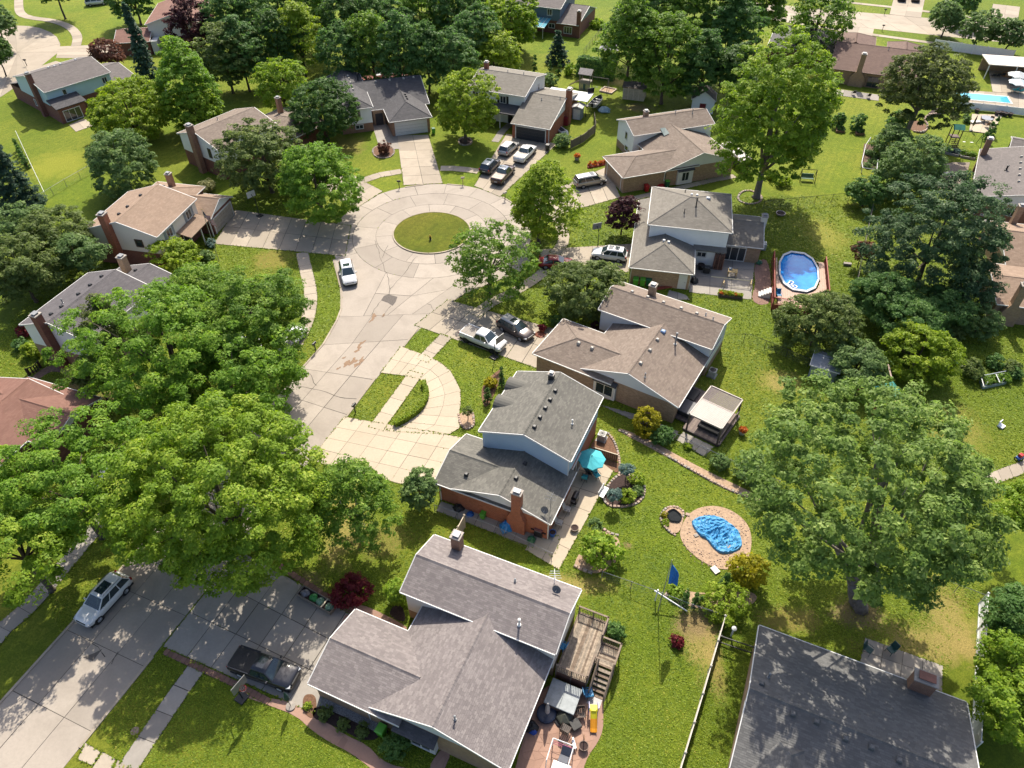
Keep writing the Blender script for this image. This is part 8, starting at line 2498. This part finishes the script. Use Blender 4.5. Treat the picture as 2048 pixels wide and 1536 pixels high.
# deck with furled parasol behind the charcoal roof
t_ = thing('back_deck', 'red timber deck behind the charcoal roof', 'deck', at(770, 153, .8), R(17))
for k in range(12): MB().bb(-4.5, 4.5, -1.8 + .3 * k, -1.53 + .3 * k, -.2, -.1).build('plank', REDW, t_)
rail_run(t_, (-4.5, 1.9), (4.5, 1.9), -.1, .9, REDW, .5)
parasol('furled white parasol on the deck behind the charcoal roof', 767, 142, 3.0, 1, plain('white_canvas', (.7, .7, .7)), furled=True)
for i, (x, y) in enumerate(((757, 150), (780, 148))): chair('%s pale chair beside the furled white parasol' % ['left', 'right'][i], x, y, 20, plain('pale_chair', (.6, .62, .64)), w_=.9, z=.8, group='chairs beside the furled white parasol')
p = at(2040, 914, .4)
t_ = thing('toy_car', 'red and blue ride on toy car on the concrete path at the right edge', 'toy', (p.x, p.y, .05), .4)
MB().bb(-.35, .35, -.22, .22, .18, .42).build('body', BLUEP, t_, bevel=.05); MB().bb(-.2, .2, -.2, .2, .42, .75).build('cab', REDP, t_, bevel=.05)
for sx in (-.25, .25):
    for sy in (-.22, .22): MB().tube([(sx, sy * .9, .12), (sx, sy * 1.15, .12)], .12, 10).build('wheel', BLACK, t_)
p = at(2005, 850, .3)
t_ = thing('garden_chair', 'small white upturned chair on the lawn at the right', 'chair', (p.x, p.y, 0), .6)
MB().bb(-.3, .3, -.25, .25, .05, .2).build('seat', VINYL, t_); MB().bb(-.3, .3, .25, .32, .05, .7).build('backrest', VINYL, t_)
p = at(1468, 1268)
t_ = thing('garden_lamp', 'white globe lamp post by the iron picket fence', 'lamp', at(1462, 1272))
MB().tube([(0, 0, 0), (0, 0, 1.0)], .08, 8).build('post', VINYL, t_); MB().lathe(0, 0, [(.08, 1.0), (.2, 1.12), (.2, 1.25), (.06, 1.35)], 12).build('globe', plain('globe_white', (.7, .7, .66)), t_)
# dishes on the roofs
def dish(label, hs, u, v, r=.35):
    z_ = hs.z(u, v)
    w = hs.world(u, v)
    t_ = thing('satellite_dish', label, 'satellite dish', (w.x, w.y, z_ - .02), hs.th)
    MB().bar((0, 0, -.1), (0, 0, .5), .03).build('mast', DARK, t_)
    m = MB(); vs = []
    for q in (0, .5, 1):
        for k in range(12):
            a = 2 * math.pi * k / 12
            vs.append((math.cos(a) * r * q, -.1 - .12 * q * q + math.sin(a) * r * q * .45, .55 + math.sin(a) * r * q * .9))
    m.add(vs, [(i * 12 + k, i * 12 + (k + 1) % 12, (i + 1) * 12 + (k + 1) % 12, (i + 1) * 12 + k) for i in range(2) for k in range(12)])
    m.build('reflector', plain('dish_grey', (.16, .17, .18), .5), t_)
    MB().bar((0, -.1, .5), (0, -.5, .62), .015).build('feed_arm', METAL, t_)
dish('grey satellite dish near the deck end of the nearest roof', HA, 14.2, 12.9)
dish('dark satellite dish at the eave corner of the middle house', HB, 10.4, .9)
m = MB()
m.bar((0, 0, 0), (0, 0, 1.3), .03)
for k in range(4): m.bar((-.5 + k * .05, -.3 + .2 * k, 1.2), (.5 - k * .05, -.3 + .2 * k, 1.2), .02)
m.bar((0, -.4, 1.2), (0, .5, 1.2), .02)
t_ = tag(m.build('aerial', VINYL), 'white aerial standing on the far eave of the nearest roof', 'aerial')
w = HA.world(13.7, 13.6); t_.location = (w.x, w.y, HA.z(13.7, 13.6)); 

# ------------------------------------------------------------------ grass: blades over the nearer lawns and tufts along paving edges
LEAF['grass'] = leaf_mat('grass_blade', (.085, .145, .010), (.20, .255, .018), (.34, .31, .05), .3)
def lawn_blades():
    rng = np.random.default_rng(77)
    x0, y0, cell, nx, ny = -60.0, 14.0, .2, 720, 460
    mask = np.zeros((ny, nx), bool)
    gx, gy = x0 + (np.arange(nx) + .5) * cell, y0 + (np.arange(ny) + .5) * cell
    def fill(poly):
        P = np.array(poly)
        i0, i1 = np.clip(((P[:, 0].min() - x0) / cell, (P[:, 0].max() - x0) / cell + 2), 0, nx).astype(int)
        j0, j1 = np.clip(((P[:, 1].min() - y0) / cell, (P[:, 1].max() - y0) / cell + 2), 0, ny).astype(int)
        if i1 <= i0 or j1 <= j0: return
        X, Y = np.meshgrid(gx[i0:i1], gy[j0:j1])
        c = np.zeros(X.shape, bool)
        for a, b in zip(P, np.roll(P, -1, 0)):
            if abs(a[1] - b[1]) < 1e-9: continue
            c ^= ((a[1] > Y) != (b[1] > Y)) & (X < (b[0] - a[0]) * (Y - a[1]) / (b[1] - a[1]) + a[0])
        mask[j0:j1, i0:i1] |= c
    for grp in PAVED:
        for p in grp: fill(p)
    for p in BEDS: fill(p)
    for p in BEDS0: fill([(v[0], v[1]) for v in p])
    fill([tuple(pol(5.5, a)) for a in range(0, 360, 10)])
    for o in list(COL.objects):
        if o.get('category') == 'house':
            bb = [q for ch in o.children if ch.name.startswith('wall') and ch.type == 'MESH' for q in [[o.matrix_basis @ Vector(v.co) for v in ch.data.vertices]]]
            for q in bb:
                xs = [(v.x, v.y) for v in q if v.z < 1.5][:4]
                if len(xs) >= 3: fill(xs)
    n = 900000
    d = rng.random(n)
    Y = 15 + 83 * d ** 1.25
    half = 12 + Y * .86
    X = rng.uniform(-1, 1, n) * half
    i, j = ((X - x0) / cell).astype(int), ((Y - y0) / cell).astype(int)
    ok = (i >= 0) & (i < nx) & (j >= 0) & (j < ny)
    X, Y, i, j = X[ok], Y[ok], i[ok], j[ok]
    ok = ~mask[j, i]
    X, Y = X[ok], Y[ok]
    tab = rng.normal(size=(3, 97, 89))          # irregular value noise at three scales
    def vn(k, sc):
        u, v = X / sc + 500, Y / sc + 500
        a, b = np.floor(u).astype(int), np.floor(v).astype(int)
        fu, fv = u - a, v - b
        fu, fv = fu * fu * (3 - 2 * fu), fv * fv * (3 - 2 * fv)
        g = lambda p, q: tab[k, p % 97, q % 89]
        return (g(a, b) * (1 - fu) + g(a + 1, b) * fu) * (1 - fv) + (g(a, b + 1) * (1 - fu) + g(a + 1, b + 1) * fu) * fv
    clumpy = .55 * vn(0, .38) + .4 * vn(1, 1.5) + .35 * vn(2, 5.5)
    keep = np.clip(.62 + .2 * clumpy, .12, 1)
    for (cx, cy, rx_, ry_, c_) in PATCHES:
        q = np.hypot((X - cx) / rx_, (Y - cy) / ry_)
        keep *= np.clip((q - .45) / .7, .12, 1)
    ok = rng.random(len(X)) < keep
    X, Y, clumpy = X[ok][:420000], Y[ok][:420000], clumpy[ok][:420000]
    n = len(X)
    zone = np.sin(X * .09 + 1.3) * np.cos(Y * .11 - .4) + .5 * np.sin(X * .31 + Y * .23)
    P = np.stack([X, Y, rng.uniform(.008, .035, n)], 1)
    N = unit(rng.normal(size=(n, 3)) * .34 + np.array([0, 0, .9]))
    tint = np.clip(.46 + .14 * zone - .13 * clumpy + rng.normal(0, .17, n), 0, 1)
    me = leaf_mesh('grass_blades', P, N, .09, tint, LEAF['grass'], rng, 1.8, mult=np.clip(.55 + Y / 75, .7, 1.8))
    tag(link('grass_blades', me), kind='stuff')
    # edges of paving
    pts = []
    for grp in PAVED[1:]:
        seen = {}
        for p in grp:
            for a, b in zip(p, p[1:] + p[:1]):
                k = (round((a[0] + b[0]) * 4), round((a[1] + b[1]) * 4))
                seen.setdefault(k, []).append((a, b))
        for v in seen.values():
            a, b = np.array(v[0][0]), np.array(v[0][1])
            if a[1] > 105: continue
            L = np.linalg.norm(b - a)
            m = rng.poisson(L * (11 if len(v) == 1 else .15))
            t = rng.random((m, 1))
            pts.append(a + (b - a) * t + rng.normal(0, .035, (m, 2)))
    Q = np.concatenate(pts)
    n = len(Q)
    P = np.column_stack([Q, rng.uniform(.03, .085, n)])
    N = unit(rng.normal(size=(n, 3)) * .6 + np.array([0, 0, .7]))
    me = leaf_mesh('edge_grass', P, N, .11, rng.uniform(0, .8, n), LEAF['grass'], rng, 1.8)
    tag(link('edge_grass', me), kind='stuff')
lawn_blades()
